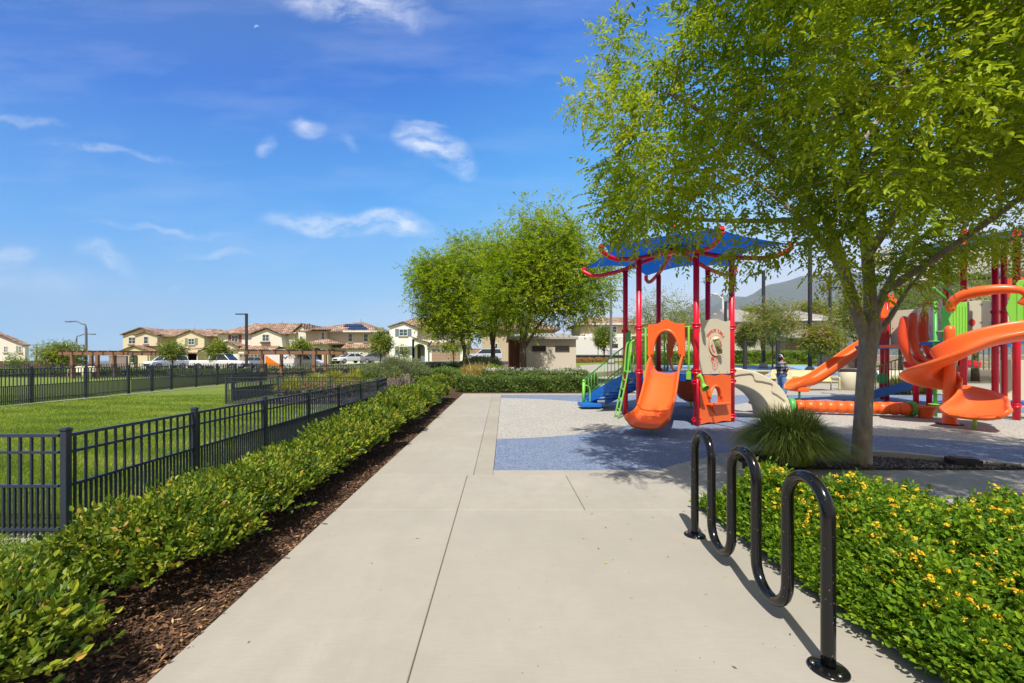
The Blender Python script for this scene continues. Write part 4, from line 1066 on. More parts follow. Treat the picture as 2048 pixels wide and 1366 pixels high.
for sx, sz in ((-.45, 1.2), (-.15, 1.2), (.15, 1.2), (.45, 1.2), (-.2, 1.55), (.25, 1.55), (.2, 1.98), (-.16, 1.98)):
    p = xfF @ Vector((sx, -.012, sz)); q_ = xfF @ Vector((sx, -.02, sz)); m.tube([p, q_], .009, 8)
m.build('bolt', paint('steel_bolt', (.3, .28, .25), .4, 1), pb)
m = MB(); tz = lambda x: 1.13 - .015 * math.cos(x * 12); bz = lambda x: .06 - .012 * math.cos(x * 12)
panel(m, -pw_, pw_, bz, tz, -.035, .035, xf, hole=(.02, .185, .50, .60, .27), n=30)
m.tube([xf @ Vector((.02 + .205 * -math.cos(math.pi * t / 14), .045, .60 + .29 * math.sin(math.pi * t / 14))) for t in range(15)], .032, 8)
sh = weld(m.build('shop_panel', M['orange'], T))
m = MB(); m.prism([(-.36, .0), (.34, .0), (.34, .17), (-.36, .17)], .455, .51, 'z', xf); m.build('counter', M['orange'], sh, bevel=.02)
m = MB(); m.add([(-.26, .04, .45), (.24, .04, .45), (.0, .04, .24), (-.26, .13, .45), (.24, .13, .45)], [(0, 3, 4, 1), (0, 2, 3), (1, 4, 2), (3, 2, 4), (0, 1, 2)], False, xf); m.build('counter_bracket', M['orange'], sh)
# talk tube beside the front post
p = hexp(0); m = MB(); m.tube([(p.x - .03, p.y - .13, .02), (p.x - .03, p.y - .13, .85), (p.x - .03, p.y - .12, 1.1)], .028, 12); tt = m.build('talk_tube', M['red'], T)
m = MB(); m.tube(smoothpath([(p.x - .03, p.y - .13, 1.10), (p.x + .0, p.y - .16, 1.15), (p.x + .04, p.y - .18, 1.05), (p.x + .07, p.y - .17, .93), (p.x + .1, p.y - .24, .86)], 4), [.03] * 8 + [.032, .035, .04, .045, .05, .055, .062, .075, .085], 14, cap=False)
m.build('horn', M['lime'], tt, solid=.006)
# plain rail panels on the remaining raised sides
for k in (3,):
    c, an, hl = side(k); xf = frame(c, an)
for k in (1,):
    c, an, hl = side(k); xf = frame(c, an)
# far-side barrier of flat green boards (left rear)
c, an, hl = side(4); xf = frame(c, an)
m = MB()
for i, (sx, w_, h_) in enumerate([(.16, .10, 2.22), (.34, .09, 2.18), (.50, .08, 2.2)]): m.box(sx, sx + w_, -.02, .02, 1.2, h_, xf)
m.build('board_barrier', M['green'], T, bevel=.006)
c3, an3, hl3 = side(3); xf3 = frame(c3, an3)
for sx in (-.52, .52):
    m = MB(); m.tube([xf3 @ Vector((sx, 0, 1.15)), xf3 @ Vector((sx, 0, 2.2))], .02, 8); m.build('rail_bar', M['green'], T)
# ladder on side 4 (left), reaching above the deck with loop handles
xf = frame(c, an); m = MB()
for sx in (-.24, .10):
    pts = smoothpath([xf @ Vector((sx, .40, .02)), xf @ Vector((sx, .28, .6)), xf @ Vector((sx, .16, 1.2)), xf @ Vector((sx, .12, 1.75)), xf @ Vector((sx, .06, 1.93)), xf @ Vector((sx, -.10, 1.98)), xf @ Vector((sx, -.20, 1.95))], 4)
    m.tube(pts, .02, 10)
    m.tube([xf @ Vector((sx, .05, 1.18)), xf @ Vector((sx, -.02, 1.9))], .013, 8)
ld = m.build('ladder', M['lime'], T)
m = MB()
for z in (.25, .5, .75, .98): m.tube([xf @ Vector((-.24, lerp(.40, .16, z / 1.2), z)), xf @ Vector((.10, lerp(.40, .16, z / 1.2), z))], .017, 8)
m.box(-.26, .14, .10, .2, 1.17, 1.21, xf); m.build('rung', M['lime'], ld)
# stairs on side 3 going down to the left rear
o3 = Vector((math.cos(an3), math.sin(an3), 0))
def S3(x, y, z): return xf3 @ Vector((x, y, z))
L3 = 2.0
for sx in (-.46, .46):
    m = MB(); v = [S3(sx, .05, 1.17), S3(sx, .05, .86), S3(sx, L3, .0 + .04), S3(sx, L3, .34)]
    off = (S3(sx + .04, 0, 0) - S3(sx, 0, 0)); v2 = [a + off for a in v]
    m.add([tuple(a) for a in v + v2], [(0, 1, 2, 3), (7, 6, 5, 4), (0, 4, 5, 1), (1, 5, 6, 2), (2, 6, 7, 3), (3, 7, 4, 0)]); st = m.build('stair_stringer', M['blue'], T, bevel=.006)
    # railing above
    m = MB(); m.tube(smoothpath([S3(sx, .06, 1.9), S3(sx, .5, 1.68), S3(sx, 1.2, 1.28), S3(sx, L3 - .12, .88), S3(sx, L3 - .02, .74), S3(sx, L3, .05)], 4), .02, 8)
    m.tube([S3(sx, .06, 1.24), S3(sx, L3, .36)], .016, 8)
    for i in range(13):
        f = (i + .5) / 13; y = lerp(.08, L3 - .06, f); m.tube([S3(sx, y, lerp(1.23, .36, f)), S3(sx, y, lerp(1.89, .86, f))], .010, 6)
    m.build('stair_railing', M['lime'] if sx > 0 else M['green'], T)
for i in range(6):
    y = lerp(.15, L3 - .1, (i + .5) / 6.5); z = lerp(1.0, .22, (i + .5) / 6); m = MB(); m.box(-.46, .46, y - .15, y + .13, z - .03, z, xf3); m.build('stair_tread', M['blue'], T, bevel=.006)
# low stepping platforms at the stair foot
b0 = S3(0, L3 + .12, 0)
P1 = Vector((2.62, 12.75, 0)); 
m = MB(); m.box(P1.x - .28, P1.x + .32, P1.y - .3, P1.y + .3, .09, .19); m.build('step_platform', M['blue'], T, bevel=.012)
m = MB(); m.box(P1.x - .05, P1.x + .34, P1.y + .34, P1.y + .85, .24, .36); sp = m.build('step_platform', M['blue'], T, bevel=.012)
m = MB(); m.box(P1.x - .03, P1.x + .33, P1.y + .31, P1.y + .6, .1, .24); m.cyl((P1.x, P1.y, .02), .07, .08, 12); m.build('platform_base', M['green'], T)
m = MB(); m.tube([(P1.x - .13, P1.y + .1, .15), (P1.x - .13, P1.y + .1, .82)], .036, 12); m.lathe((P1.x - .13, P1.y + .1, .82), [(.045, 0), (.045, .03), (.02, .06), (0, .065)], 12)
m.tube(smoothpath([(P1.x - .13, P1.y + .12, .70), (P1.x - .02, P1.y + .12, .70), (P1.x + .06, P1.y + .14, .62), (P1.x + .07, P1.y + .14, .45), (P1.x + .07, P1.y + .14, .19)], 4), .016, 8); m.build('hand_post', M['lime'], T)
# beige arch climber on side 1 (right)
def climber(root, x0, y0, y1):
    N = 22
    def outer(t): a = t * math.pi / 2; return (x0 + 1.50 * math.sin(a) ** .95, .02 + 1.26 * math.cos(a) ** .85)
    def inner(t): a = t * math.pi / 2; return (x0 + 1.02 * math.sin(a), .02 + .88 * math.cos(a) ** .9 - .0)
    O = [outer(i / N) for i in range(N + 1)]; I = [inner(i / N) for i in range(N + 1)]
    poly = O + I[::-1]; m = MB(); vs = []; fs = []
    for y in (y0, y1):
        for p in O: vs.append((p[0], y, p[1]))
        for p in I: vs.append((p[0], y, p[1]))
    K = 2 * (N + 1)
    for i in range(N):
        a, b = i, i + 1; c_, d_ = N + 1 + i, N + 2 + i
        fs += [(a, b, d_, c_), (K + c_, K + d_, K + b, K + a), (a, K + a, K + b, b), (c_, d_, K + d_, K + c_)]
    fs += [(0, N + 1, K + N + 1, K), (N, K + N, K + 2 * N + 1, 2 * N + 1)]
    m.add(vs, fs); cl = m.build('arch_climber', M['beige'], root, bevel=.02)
    # proud wavy band on the side face and stepped hand holds along the back of the arch
    m = MB(); wvp = []
    def wave(t):
        ph = t * 3.6 * 6.283; amp = .19 + .075 * math.sin(ph + .55 * math.sin(ph))
        ox, oz = outer(t); ix, iz = inner(t); return (lerp(ox, ix, amp * 1.9), lerp(oz, iz, amp * 1.9))
    NN = 60
    Ov = [outer(i / NN * .97) for i in range(NN + 1)]; Wv = [wave(i / NN * .97) for i in range(NN + 1)]
    vs = [(p[0], y0 - .034, p[1]) for p in Ov] + [(p[0], y0 - .034, p[1]) for p in Wv] + [(p[0], y0 + .01, p[1]) for p in Ov] + [(p[0], y0 + .01, p[1]) for p in Wv]
    n = NN + 1; fs = []
    for i in range(NN): fs += [(i, i + 1, n + i + 1, n + i), (i, 2 * n + i, 2 * n + i + 1, i + 1), (n + i, n + i + 1, 3 * n + i + 1, 3 * n + i)]
    fs += [(0, n, 3 * n, 2 * n), (NN, 2 * n + NN, 3 * n + NN, n + NN)]
    m.add(vs, fs, False); m.build('wavy_band', M['beige'], cl, bevel=.03, seg=4)
    for k in range(5):
        t = (k + .6) / 5.4; ox, oz = outer(t); a = math.atan2(outer(t + .02)[1] - oz, outer(t + .02)[0] - ox)
        m = MB(); m.cbox((ox, (y0 + y1) / 2, oz - .015), (.16, y1 - y0 - .1, .06), ry=-a); m.build('foot_hold', M['beige'], cl, bevel=.025, seg=3)
climber(T, 5.50, 10.28, 11.05)
unparent_fix(T)
# ------------------------------------------------------------ the large structure on the right
G = empty('play_structure', (12.2, 11.6, .026), 0, 'large play structure of red posts with spiral slide, straight slide and tusk-like orange climbers', 'play structure')
RP = [(13.62, 15.05, 4.1, (2.3, 1.95)), (13.95, 15.6, 4.0, ()), (12.55, 12.9, 1.9, (.62,)), (12.1, 11.6, 4.3, (2.75, 1.9)), (13.0, 12.95, 1.9, ()), (12.2, 11.25, 4.9, ()), (12.45, 10.3, 4.6, (2.9, .38)),
      (13.15, 11.35, 4.6, (2.75,)), (14.0, 11.87, 4.6, (2.8,))]
for x, y, z, cl in RP: post(G, x, y, z, M['red'], cl, r=.068)
def deckbox(x0, x1, y0, y1, z): m = MB(); m.box(x0, x1, y0, y1, z - .09, z); m.build('deck', M['blue'], G, bevel=.012)
deckbox(11.7, 13.5, 10.3, 11.9, 1.98); deckbox(12.9, 14.8, 14.7, 15.9, 1.99); deckbox(12.3, 14.3, 11.95, 14.6, 1.94)
# straight slide to the left rear
pts = smoothpath([(13.55, 15.3, 2.02), (13.3, 15.3, 2.0), (13.0, 15.3, 1.86), (12.0, 15.25, 1.2), (11.35, 15.22, .78), (11.0, 15.2, .62), (10.6, 15.18, .55), (10.35, 15.17, .50), (10.22, 15.17, .42)], 4)
n = len(pts); m = MB(); chute(m, pts, [.27 if i < n - 6 else .27 - .02 * (i - n + 6) for i in range(n)], [.24 if i < n - 8 else .24 * (n - i) / 9 for i in range(n)], lip=.05, thick=.08)
sl = m.build('straight_slide', M['orange'], G, subd=1)
m = MB(); m.cbox((10.62, 15.18, .43), (.42, .5, .16)); m.build('slide_end_skirt', M['orange'], sl, bevel=.05, seg=3)
m = MB(); m.cyl((10.62, 15.18, .02), .035, .36, 12); m.build('slide_foot', M['green'], sl)
# side wings and top of the straight slide entrance: red panels with flame-like orange edge
for x, y in ((13.35, 14.95), (13.35, 15.65)):
    m = MB(); m.prism([(x - .10, 1.9), (x + .22, 1.9), (x + .24, 2.6), (x + .10, 3.3), (x + .0, 3.55), (x - .12, 3.2), (x - .22, 2.7)], y - .03, y + .03, 'y'); m.build('entrance_wing', M['red'], G, bevel=.01)
for i, (px, py) in enumerate([(1768, 620), (1784, 598), (1765, 650)]):
    w = W(px, py, 14.7); m = MB(); m.prism([(w.x - .12, w.z - .28), (w.x + .1, w.z - .3), (w.x + .16, w.z), (w.x + .05, w.z + .02), (w.x + .02, w.z + .22), (w.x - .06, w.z + .02), (w.x - .16, w.z + .12)], 14.67, 14.73, 'y'); m.build('flame_ornament', M['orange'], G, bevel=.008)
# little peaked roofs of cream plastic
for (px0, px1, py0, py1, Y) in ((1750, 1776, 500, 532, 15.2), (1816, 1850, 540, 566, 14.8)):
    a = W(px0, py1, Y); b = W(px1, py0, Y); m = MB(); m.prism([(a.x, a.z), (b.x, a.z), (b.x - .04, a.z + .12), ((a.x + b.x) / 2 + .05, b.z), ((a.x + b.x) / 2 - .05, b.z), (a.x + .04, a.z + .12)], Y - .4, Y + .4, 'y'); m.build('roof_panel', M['beige'], G, bevel=.03)
# cream wall boards at deck height, with portholes and bolts
def board(px0, px1, py0, py1, Y0, Y1, z0=None):
    a = W(px0, py1, Y0); b = W(px1, py0, Y1); d = Vector((b.x - a.x, Y1 - Y0)); an = math.atan2(d.y, d.x); L = d.length; za = a.z if z0 is None else z0
    xf = Matrix.Translation((a.x, Y0, 0)) @ Matrix.Rotation(an, 4, 'Z'); m = MB(); m.box(0, L, -.012, .012, za, b.z, xf); o = m.build('wall_board', M['beige'], G, bevel=.006)
    m = MB()
    for fx in (.08, .92):
        for fz in (.08, .5, .92): p = xf @ Vector((L * fx, -.012, lerp(za, b.z, fz))); q_ = xf @ Vector((L * fx, -.022, lerp(za, b.z, fz))); m.tube([p, q_], .014, 6)
    m.build('bolt', paint('dark_bolt', (.03, .03, .04), .4), o)
    return xf, L, za, b.z, o
board(1782, 1836, 618, 688, 15.0, 14.4, 1.97); board(1837, 1886, 602, 690, 14.0, 12.2, 1.95)
xf_, L_, za, zb, ob_ = board(1934, 1963, 601, 672, 13.0, 12.8, 1.95); m = MB(); m.prism([(L_ * .35 + .07 * math.cos(t * .5236), lerp(za, zb, .5) + .11 * math.sin(t * .5236)) for t in range(12)], -.02, -.013, 'y', xf_); m.build('porthole', M['redink'], ob_)
board(1963, 1986, 600, 668, 12.8, 12.5, 1.95); board(2000, 2045, 600, 672, 12.6, 12.4, 1.95); board(2000, 2080, 720, 805, 11.9, 11.5, .18)
# smiling sun ornament
w = W(1848, 611, 13.7); m = MB(); m.prism([(w.x + .2 * math.cos(t * .35) * (1 if t % 2 else .8), w.z - .02 + .15 * math.sin(t * .35) * (1 if t % 2 else .8)) for t in range(18)], 13.55, 13.6, 'y'); m.build('sun_ornament', M['redink'], G, bevel=.006)
# tusk-like curved climbing fingers
for i, (pxt, pyt, Y) in enumerate([(1807, 632, 12.2), (1825, 625, 12.3), (1847, 622, 12.4), (1872, 618, 13.0)]):
    t_ = W(pxt, pyt, Y); pts = smoothpath([(t_.x + .02, Y + .0, t_.z), (t_.x - .0, Y, t_.z - .25), (t_.x - .03, Y, t_.z - .62), (t_.x + .02, Y - .03, t_.z - .95), (t_.x + .16, Y, t_.z - 1.2), (t_.x + .42, Y + .1, t_.z - 1.36), (t_.x + .75, Y + .2, t_.z - 1.36)], 4)
    n = len(pts); rr = [.055 + .05 * math.sin(min(1, k / (n * .55)) * math.pi * .85) + .02 for k in range(n)]; rr[0] = .03; m = MB(); m.tube(pts, rr, 12); m.build('curved_finger', plastic('tusk_orange', (.72, .07, .018), .36), G, subd=1)
a = W(1800, 697, 12.6); m = MB(); m.box(a.x, a.x + 1.3, 12.5, 13.3, 1.86, 1.93); m.build('finger_base', M['orange'], G, bevel=.02)
# pole ladder with disc steps
m = MB(); m.cyl((11.1, 10.9, .02), .04, 2.95, 12); pl = m.build('climbing_pole', M['green'], G)
for i, z in enumerate((.35, .62, .9, 1.2, 1.95, 2.2)):
    s_ = 1 if i % 2 else -1; m = MB(); m.lathe((11.1 + .09 * s_, 10.9 - .05, z), [(.0, -.012), (.10, -.008), (.115, 0), (.10, .012), (0, .014)], 14); m.build('disc_step', M['lime'], pl)
m = MB()
for dz in (0, .28): m.tube([W(1866, 553, 10.9) - Vector((0, 0, dz)), W(1906, 588, 10.9) - Vector((0, 0, dz))], .03, 10)
m.build('grab_bar', M['green'], G)
# scalloped ribbed green gates either side of the spiral slide entrance
def gate(c, an, z0, z1, w, flip=1):
    xf = Matrix.Translation(c) @ Matrix.Rotation(an, 4, 'Z'); m = MB(); n = 18; P = []
    for k in range(n + 1):
        f = k / n; z = lerp(z0, z1, f); sx = -w / 2 + .07 * abs(math.sin(f * math.pi * 1.7 + .3)) * (1 if f < .9 else .5) + (.16 * max(0, f - .78) / .22); P.append((sx * flip, z))
    poly = P + [(w / 2 * flip, z1 + .02), (w / 2 * flip, z0)]
    if flip < 0: poly = poly[::-1]
    m.prism(poly, -.02, .02, 'y', xf)
    for k in range(5): x = lerp(-w * .22, w * .42, k / 4) * flip; m.box(x - .012, x + .012, -.032, -.02, z0 + .03, z1 - .08, xf)
    m.build('scalloped_gate', M['lime'], G, bevel=.006)
gate((10.72, 10.02, 0), R(-20), 1.95, 2.82, .34, 1)
gate((11.62, 9.42, 0), R(-42), 1.95, 3.25, .62, 1)
m = MB(); m.box(11.25, 11.33, 10.6, 10.9, 1.95, 2.85); m.build('board_barrier', M['green'], G, bevel=.01)
# spiral slide
PC = Vector((10.12, 9.62, 0)); r_ = Vector((.689, -.725, 0)); v_ = Vector((-.725, -.689, 0))
def SP(u, v, z): return PC + r_ * u + v_ * v + Vector((0, 0, z))
ctl = [(1.30, .20, 1.96), (1.0, .30, 1.93), (.55, .40, 1.80), (.10, .46, 1.52), (-.30, .35, 1.24), (-.48, .0, 1.02), (-.34, -.36, .88), (.04, -.50, .80), (.38, -.32, .68), (.50, .04, .54), (.45, .42, .41), (.38, .72, .36), (.33, .92, .34), (.31, 1.0, .30)]
pts = smoothpath([SP(*c_) for c_ in ctl], 4); n = len(pts)
ww = []; hh = []
for i in range(n):
    f = i / (n - 1); ww.append(lerp(.26, .31, sm(f * 2)) + .13 * sm((f - .72) / .14) - .12 * sm((f - .92) / .08))
    oh = lerp(.33, .46, sm((f - .12) / .2)) - .10 * sm((f - .45) / .15) - .22 * sm((f - .68) / .2); ih = lerp(.13, .10, sm(f / .25)) + .08 * sm((f - .75) / .15)
    e = 1 - .65 * sm((f - .9) / .1); hh.append((ih * e, oh * e))
m = MB(); chute(m, pts, ww, [(b, a) for a, b in hh] if False else hh, lip=.075, thick=.07); ss = m.build('spiral_slide', M['orange'], G, subd=1)
m = MB(); m.lathe((PC.x, PC.y, .03), [(.17, 0), (.17, .02), (.125, .03), (.115, .35), (.10, 1.0), (.095, 2.0), (.10, 2.12), (.075, 2.2), (.0, 2.24)], 20); m.build('slide_column', M['orange'], ss)
m = MB(); m.lathe((PC.x, PC.y, .028), [(.24, 0), (.24, .015), (.23, .02), (.0, .021)], 24); m.build('column_plate', paint('dark_steel', (.03, .03, .03), .5, .5), ss)
m = MB(); e = SP(.36, .62, 0); m.cyl((e.x, e.y, .02), .035, .3, 12); m.build('slide_foot', M['lime'], ss)
m = MB(); m.tube(smoothpath([SP(.02, .10, 2.55), SP(.03, .12, 2.74), SP(.2, .16, 2.90), (SP(.5, .2, 2.96)), SP(.8, .2, 2.96), SP(1.02, .18, 2.90), SP(1.10, .15, 2.78), SP(1.0, .12, 2.62)], 4), [.07 + .045 * math.sin(math.pi * min(1, k / 20)) for k in range(29)], 16); m.build('entrance_arch', M['orange'], G, subd=1)
# arch panel further back right
w = W(2030, 580, 12.6); m = MB(); xf = Matrix.Translation((w.x, 12.6, 0)); panel(m, -.55, .6, 2.6, lambda x: 3.95 - .2 * abs(x), -.05, .05, xf, hole=(0, .38, 2.6, 2.7, .8)); weld(m.build('crawl_panel', plastic('tusk_orange', (.72, .07, .018)), G))
m = MB(); m.lathe((w.x - .02, 12.9, 2.7), [(.35, 0), (.33, .25), (.2, .5), (0, .58)], 16); m.build('bubble_window', paint('grey_bubble', (.30, .33, .42), .15), G)
# chain of red belt steps and back stair rails
for i in range(5):
    f = i / 4; p = Vector((lerp(12.9, 14.6, f), 13.3, 1.35 - .22 * math.sin(f * 3.14))); m = MB(); m.cbox(p, (.42, .34, .20), ry=.15 * (f - .5) * 2); m.build('belt_step', M['red'], G, bevel=.04, seg=3)
m = MB()
for i in range(16): x = lerp(12.6, 14.6, i / 15); m.tube([(x, 14.5, lerp(.25, .75, i / 15)), (x, 14.5, lerp(1.2, 1.85, i / 15))], .014, 6)
m.tube([(12.5, 14.5, 1.15), (14.7, 14.5, 1.9)], .02, 8); m.build('stair_railing', M['green'], G)
m = MB(); m.prism([(12.5, .12), (12.5, .42), (14.7, 1.0), (14.7, .68)], 14.42, 14.46, 'y'); m.build('stair_stringer', M['blue'], G)
m = MB(); m.cbox((12.95, 10.5, .42), (.7, .4, .1)); m.build('low_step', M['blue'], G, bevel=.02)
for i in range(12):
    x = lerp(12.3, 14.0, i / 11); m = MB(); m.tube([(x, 12.1, 1.2), (x, 12.1, 1.9)], .012, 6); m.build('rail_bar', M['lime'], G)
# shade sail, upper right
a = W(1985, 500, 9.0); b = W(2100, 470, 9.0)
m = MB(); vs = []; 
A_ = [(11.15, 9.4, 4.15), (13.6, 9.2, 4.75), (14.2, 13.2, 5.2), (11.4, 13.6, 4.7)]
N = 10
for j in range(N + 1):
    for i in range(N + 1):
        u, v = i / N, j / N; p = (Vector(A_[0]).lerp(Vector(A_[1]), u)).lerp(Vector(A_[3]).lerp(Vector(A_[2]), u), v); p.z -= .25 * math.sin(math.pi * u) * math.sin(math.pi * v); vs.append(tuple(p))
m.add(vs, [(j * (N + 1) + i, j * (N + 1) + i + 1, (j + 1) * (N + 1) + i + 1, (j + 1) * (N + 1) + i) for j in range(N) for i in range(N)], True); m.build('shade_sail', M['teal'], G, solid=.01)
# talk disc of green plastic on the first post
m = MB(); w = W(1766, 757, 14.9); m.tube([(w.x, 14.9, w.z), (w.x, 14.99, w.z)], [.20, .17], 24); m.build('talk_disc', M['green'], G, bevel=.01)
unparent_fix(G)

# segmented orange crawl log with green ends
L0, L1 = Vector((7.95, 11.55, .03)), Vector((10.35, 10.85, .03))
lg = empty('crawl_log', (L0.x, L0.y, .03), 0, 'long orange segmented balance log with green end caps lying on the rubber', 'balance log')
d = (L1 - L0); n = 11; u = d.normalized()
for i in range(n):
    a = L0 + d * (i / n); b = L0 + d * ((i + 1.06) / n); m = MB()
    m.tube([a + Vector((0, 0, .21)), a.lerp(b, .5) + Vector((0, 0, .205)), b + Vector((0, 0, .20))], [.168, .185, .172], 14, flat=.9); m.build('log_segment', M['orange'], lg, bevel=.0)
for e, s in ((L0, -1), (L1, 1)):
    m = MB(); m.tube([e + u * .02 * s + Vector((0, 0, .21)), e + u * .12 * s + Vector((0, 0, .21)), e + u * .16 * s + Vector((0, 0, .21))], [.20, .20, .15], 14); m.cyl((e.x, e.y, .03), .06, .12, 12); m.build('end_cap', M['green'], lg, bevel=.01)
unparent_fix(lg)
w = (7.15, 11.7); m = MB(); m.lathe((w[0], w[1], .03), [(.10, 0), (.10, .18), (.28, .22), (.33, .26), (.30, .32), (0, .33)], 18); m.thing('stepping_pod', M['orange'], 'low orange stepping pod half hidden behind the fountain grass', 'stepping pod')
m = MB(); m.lathe((10.62, 10.68, .03), [(.13, 0), (.15, .03), (.13, .06), (.17, .09), (.15, .12), (.19, .15), (.17, .18), (.21, .21), (.20, .24), (.27, .26), (.27, .29), (.0, .30)], 20); m.thing('stepping_pot', M['orange'], 'ribbed orange stepping pot beside the end of the long log', 'stepping pot')

# ------------------------------------------------------------ person walking to the right
def skin(name, mat, verts, edges, radii, parent, root=0, sub=2):
    me = bpy.data.meshes.new(name); me.from_pydata([tuple(v) for v in verts], edges, []); me.materials.append(mat)
    o = bpy.data.objects.new(name, me); col.objects.link(o); o.parent = parent
    md = o.modifiers.new('skin', 'SKIN'); md.use_smooth_shade = True
    sv = me.skin_vertices[0].data
    for i, r in enumerate(radii): sv[i].radius = r if isinstance(r, tuple) else (r, r); sv[i].use_root = (i == root)
    s = o.modifiers.new('sub', 'SUBSURF'); s.levels = sub; s.render_levels = sub
    return o
PR = empty('person', (10.68, 16.25, .03), 0, 'person in black and white plaid shirt and blue jeans, walking beside the playground', 'person')
skinm = paint('skin', (.52, .28, .18), .5); hair = paint('black_hair', (.012, .01, .012), .4); denim = paint('blue_denim', (.13, .24, .44), .85, var=.25, scale=9)
def plaid():
    t = NT('plaid_flannel'); v = t.coord('Object'); s = t.n('ShaderNodeSeparateXYZ'); t.l(v, s.inputs[0])
    def st(ax, f, w, ph=0): return t.math('LESS_THAN', t.math('FRACT', t.math('ADD', t.math('MULTIPLY', s.outputs[ax], f), ph)), w)
    a = t.math('ADD', t.math('MULTIPLY', st(2, 8, .5), .5), t.math('MULTIPLY', st(0, 8, .5, .3), .5))
    c = t.ramp(a, [(0, (.35, .36, .40)), (.5, (.07, .075, .09)), (1, (.010, .010, .014))], 'LINEAR')
    t.set(Base_Color=c, Roughness=.9); return t.m
pm_ = plaid()
def man(v): return v
# +x is forward, y across
J = [(0, 0, .86), (0, 0, 1.0), (.0, 0, 1.15), (.0, 0, 1.30), (.01, 0, 1.38), (.03, 0, 1.44), (.04, 0, 1.52), (.035, 0, 1.57),
     (.0, -.15, 1.32), (-.02, -.19, 1.10), (.17, -.15, 1.09), (.27, -.09, 1.13),
     (.0, .15, 1.32), (-.02, .19, 1.10), (.17, .13, 1.11), (.27, .06, 1.15),
     (0, -.09, .82), (.06, -.10, .46), (.0, -.10, .09), (.11, -.10, .04),
     (0, .09, .82), (.02, .10, .46), (-.16, .10, .12), (-.07, .10, .05)]
E = [(0, 1), (1, 2), (2, 3), (3, 4), (4, 5), (5, 6), (6, 7), (3, 8), (8, 9), (9, 10), (10, 11), (3, 12), (12, 13), (13, 14), (14, 15), (0, 16), (16, 17), (17, 18), (18, 19), (0, 20), (20, 21), (21, 22), (22, 23)]
Rr = [(.11, .14), (.10, .12), (.10, .13), (.09, .13), .05, .055, (.085, .075), (.075, .065), .05, .042, .033, .024, .05, .042, .033, .024, .085, .055, .035, .03, .085, .055, .035, .03]
body = skin('body', skinm, J, E, Rr, PR)
# face detail: nose, ear
m = MB(); m.tube([(.115, 0, 1.50), (.137, 0, 1.485)], [.012, .013], 8); m.tube([(.11, 0, 1.455), (.118, 0, 1.452)], [.015, .012], 8); m.tube([(.03, -.077, 1.50), (.025, -.085, 1.50)], [.022, .018], 8); m.build('face_features', skinm, PR)
# hands: palm + five fingers
for sy, hx in ((-1, (.27, -.09, 1.13)), (1, (.27, .06, 1.15))):
    hv = [(hx[0] - .02, hx[1], hx[2]), (hx[0] + .04, hx[1] - .01 * sy * 0, hx[2] + .015)]; he = [(0, 1)]; hr = [.026, .03]
    for f in range(4):
        b = len(hv); y0 = hx[1] + (f - 1.5) * .018; ln = (.05, .06, .056, .045)[f]
        hv += [(hx[0] + .055, y0, hx[2] + .012), (hx[0] + .055 + ln * .7, y0, hx[2] + .018), (hx[0] + .055 + ln, y0, hx[2] - .005)]; he += [(1, b), (b, b + 1), (b + 1, b + 2)]; hr += [.0095, .009, .0075]
    b = len(hv); hv += [(hx[0] + .03, hx[1] - .03 * sy, hx[2] + .02), (hx[0] + .055, hx[1] - .04 * sy, hx[2] + .04)]; he += [(0, b), (b, b + 1)]; hr += [.011, .009]
    skin('hand', skinm, hv, he, hr, PR, sub=1)
shirt_v = [J[i] for i in (0, 1, 2, 3, 4)] + [J[8], J[9], J[10], J[12], J[13], J[14]]; shirt_v[0] = (0, 0, .80)
skin('plaid_shirt', pm_, shirt_v, [(0, 1), (1, 2), (2, 3), (3, 4), (3, 5), (5, 6), (6, 7), (3, 8), (8, 9), (9, 10)], [(.165, .19), (.145, .17), (.135, .17), (.12, .165), (.065, .07), .075, .068, .052, .075, .068, .052], PR, root=1)
m = MB(); m.prism([(.095, .82), (.135, .84), (.125, 1.1), (.085, 1.34), (.06, 1.36)], -.09, .09, 'y'); m.build('white_tee', paint('white_cotton', (.75, .72, .68), .9), PR, bevel=.02)
jv = [(0, 0, .86), (.0, -.09, .80), (.07, -.105, .46), (.02, -.105, .10), (.0, .09, .80), (.03, .105, .46), (-.14, .105, .14)]
skin('jeans', denim, jv, [(0, 1), (1, 2), (2, 3), (0, 4), (4, 5), (5, 6)], [(.12, .15), .10, .092, .105, .10, .092, .105], PR)
for (x, y, z) in ((.05, -.105, .03), (-.10, .105, .05)):
    m = MB(); m.cbox((x, y, z + .015), (.26, .095, .07)); m.build('shoe', paint('black_shoe', (.02, .02, .022), .5), PR, bevel=.03, seg=3)
hv = [(-.03, 0, 1.575), (.015, 0, 1.605), (-.055, 0, 1.52), (-.075, 0, 1.44), (-.085, 0, 1.36)]
skin('hair', hair, hv, [(1, 0), (0, 2), (2, 3), (3, 4)], [(.085, .088), (.05, .07), .075, .05, .025], PR)
m = MB(); th = [(math.cos(a), math.sin(a)) for a in [2 * math.pi * k / 20 for k in range(20)]]
hb = [Vector((-.015 - .02 * math.sin(math.pi * k / 12), .092 * math.cos(math.pi * k / 12), 1.53 + .118 * math.sin(math.pi * k / 12))) for k in range(13)]; m.tube(hb, .02, 8, flat=.6); m.build('headband', paint('white_cotton', (.75, .72, .68), .9), PR)
m = MB(); m.tube(smoothpath([(.13, -.02, .86), (.17, -.06, 1.0), (.20, -.08, 1.12), (.17, -.02, 1.25)], 4), [.03] * 6 + [.035] * 7, 8, flat=.6); m.build('held_bag', paint('blue_denim', (.13, .24, .44), .85), PR)
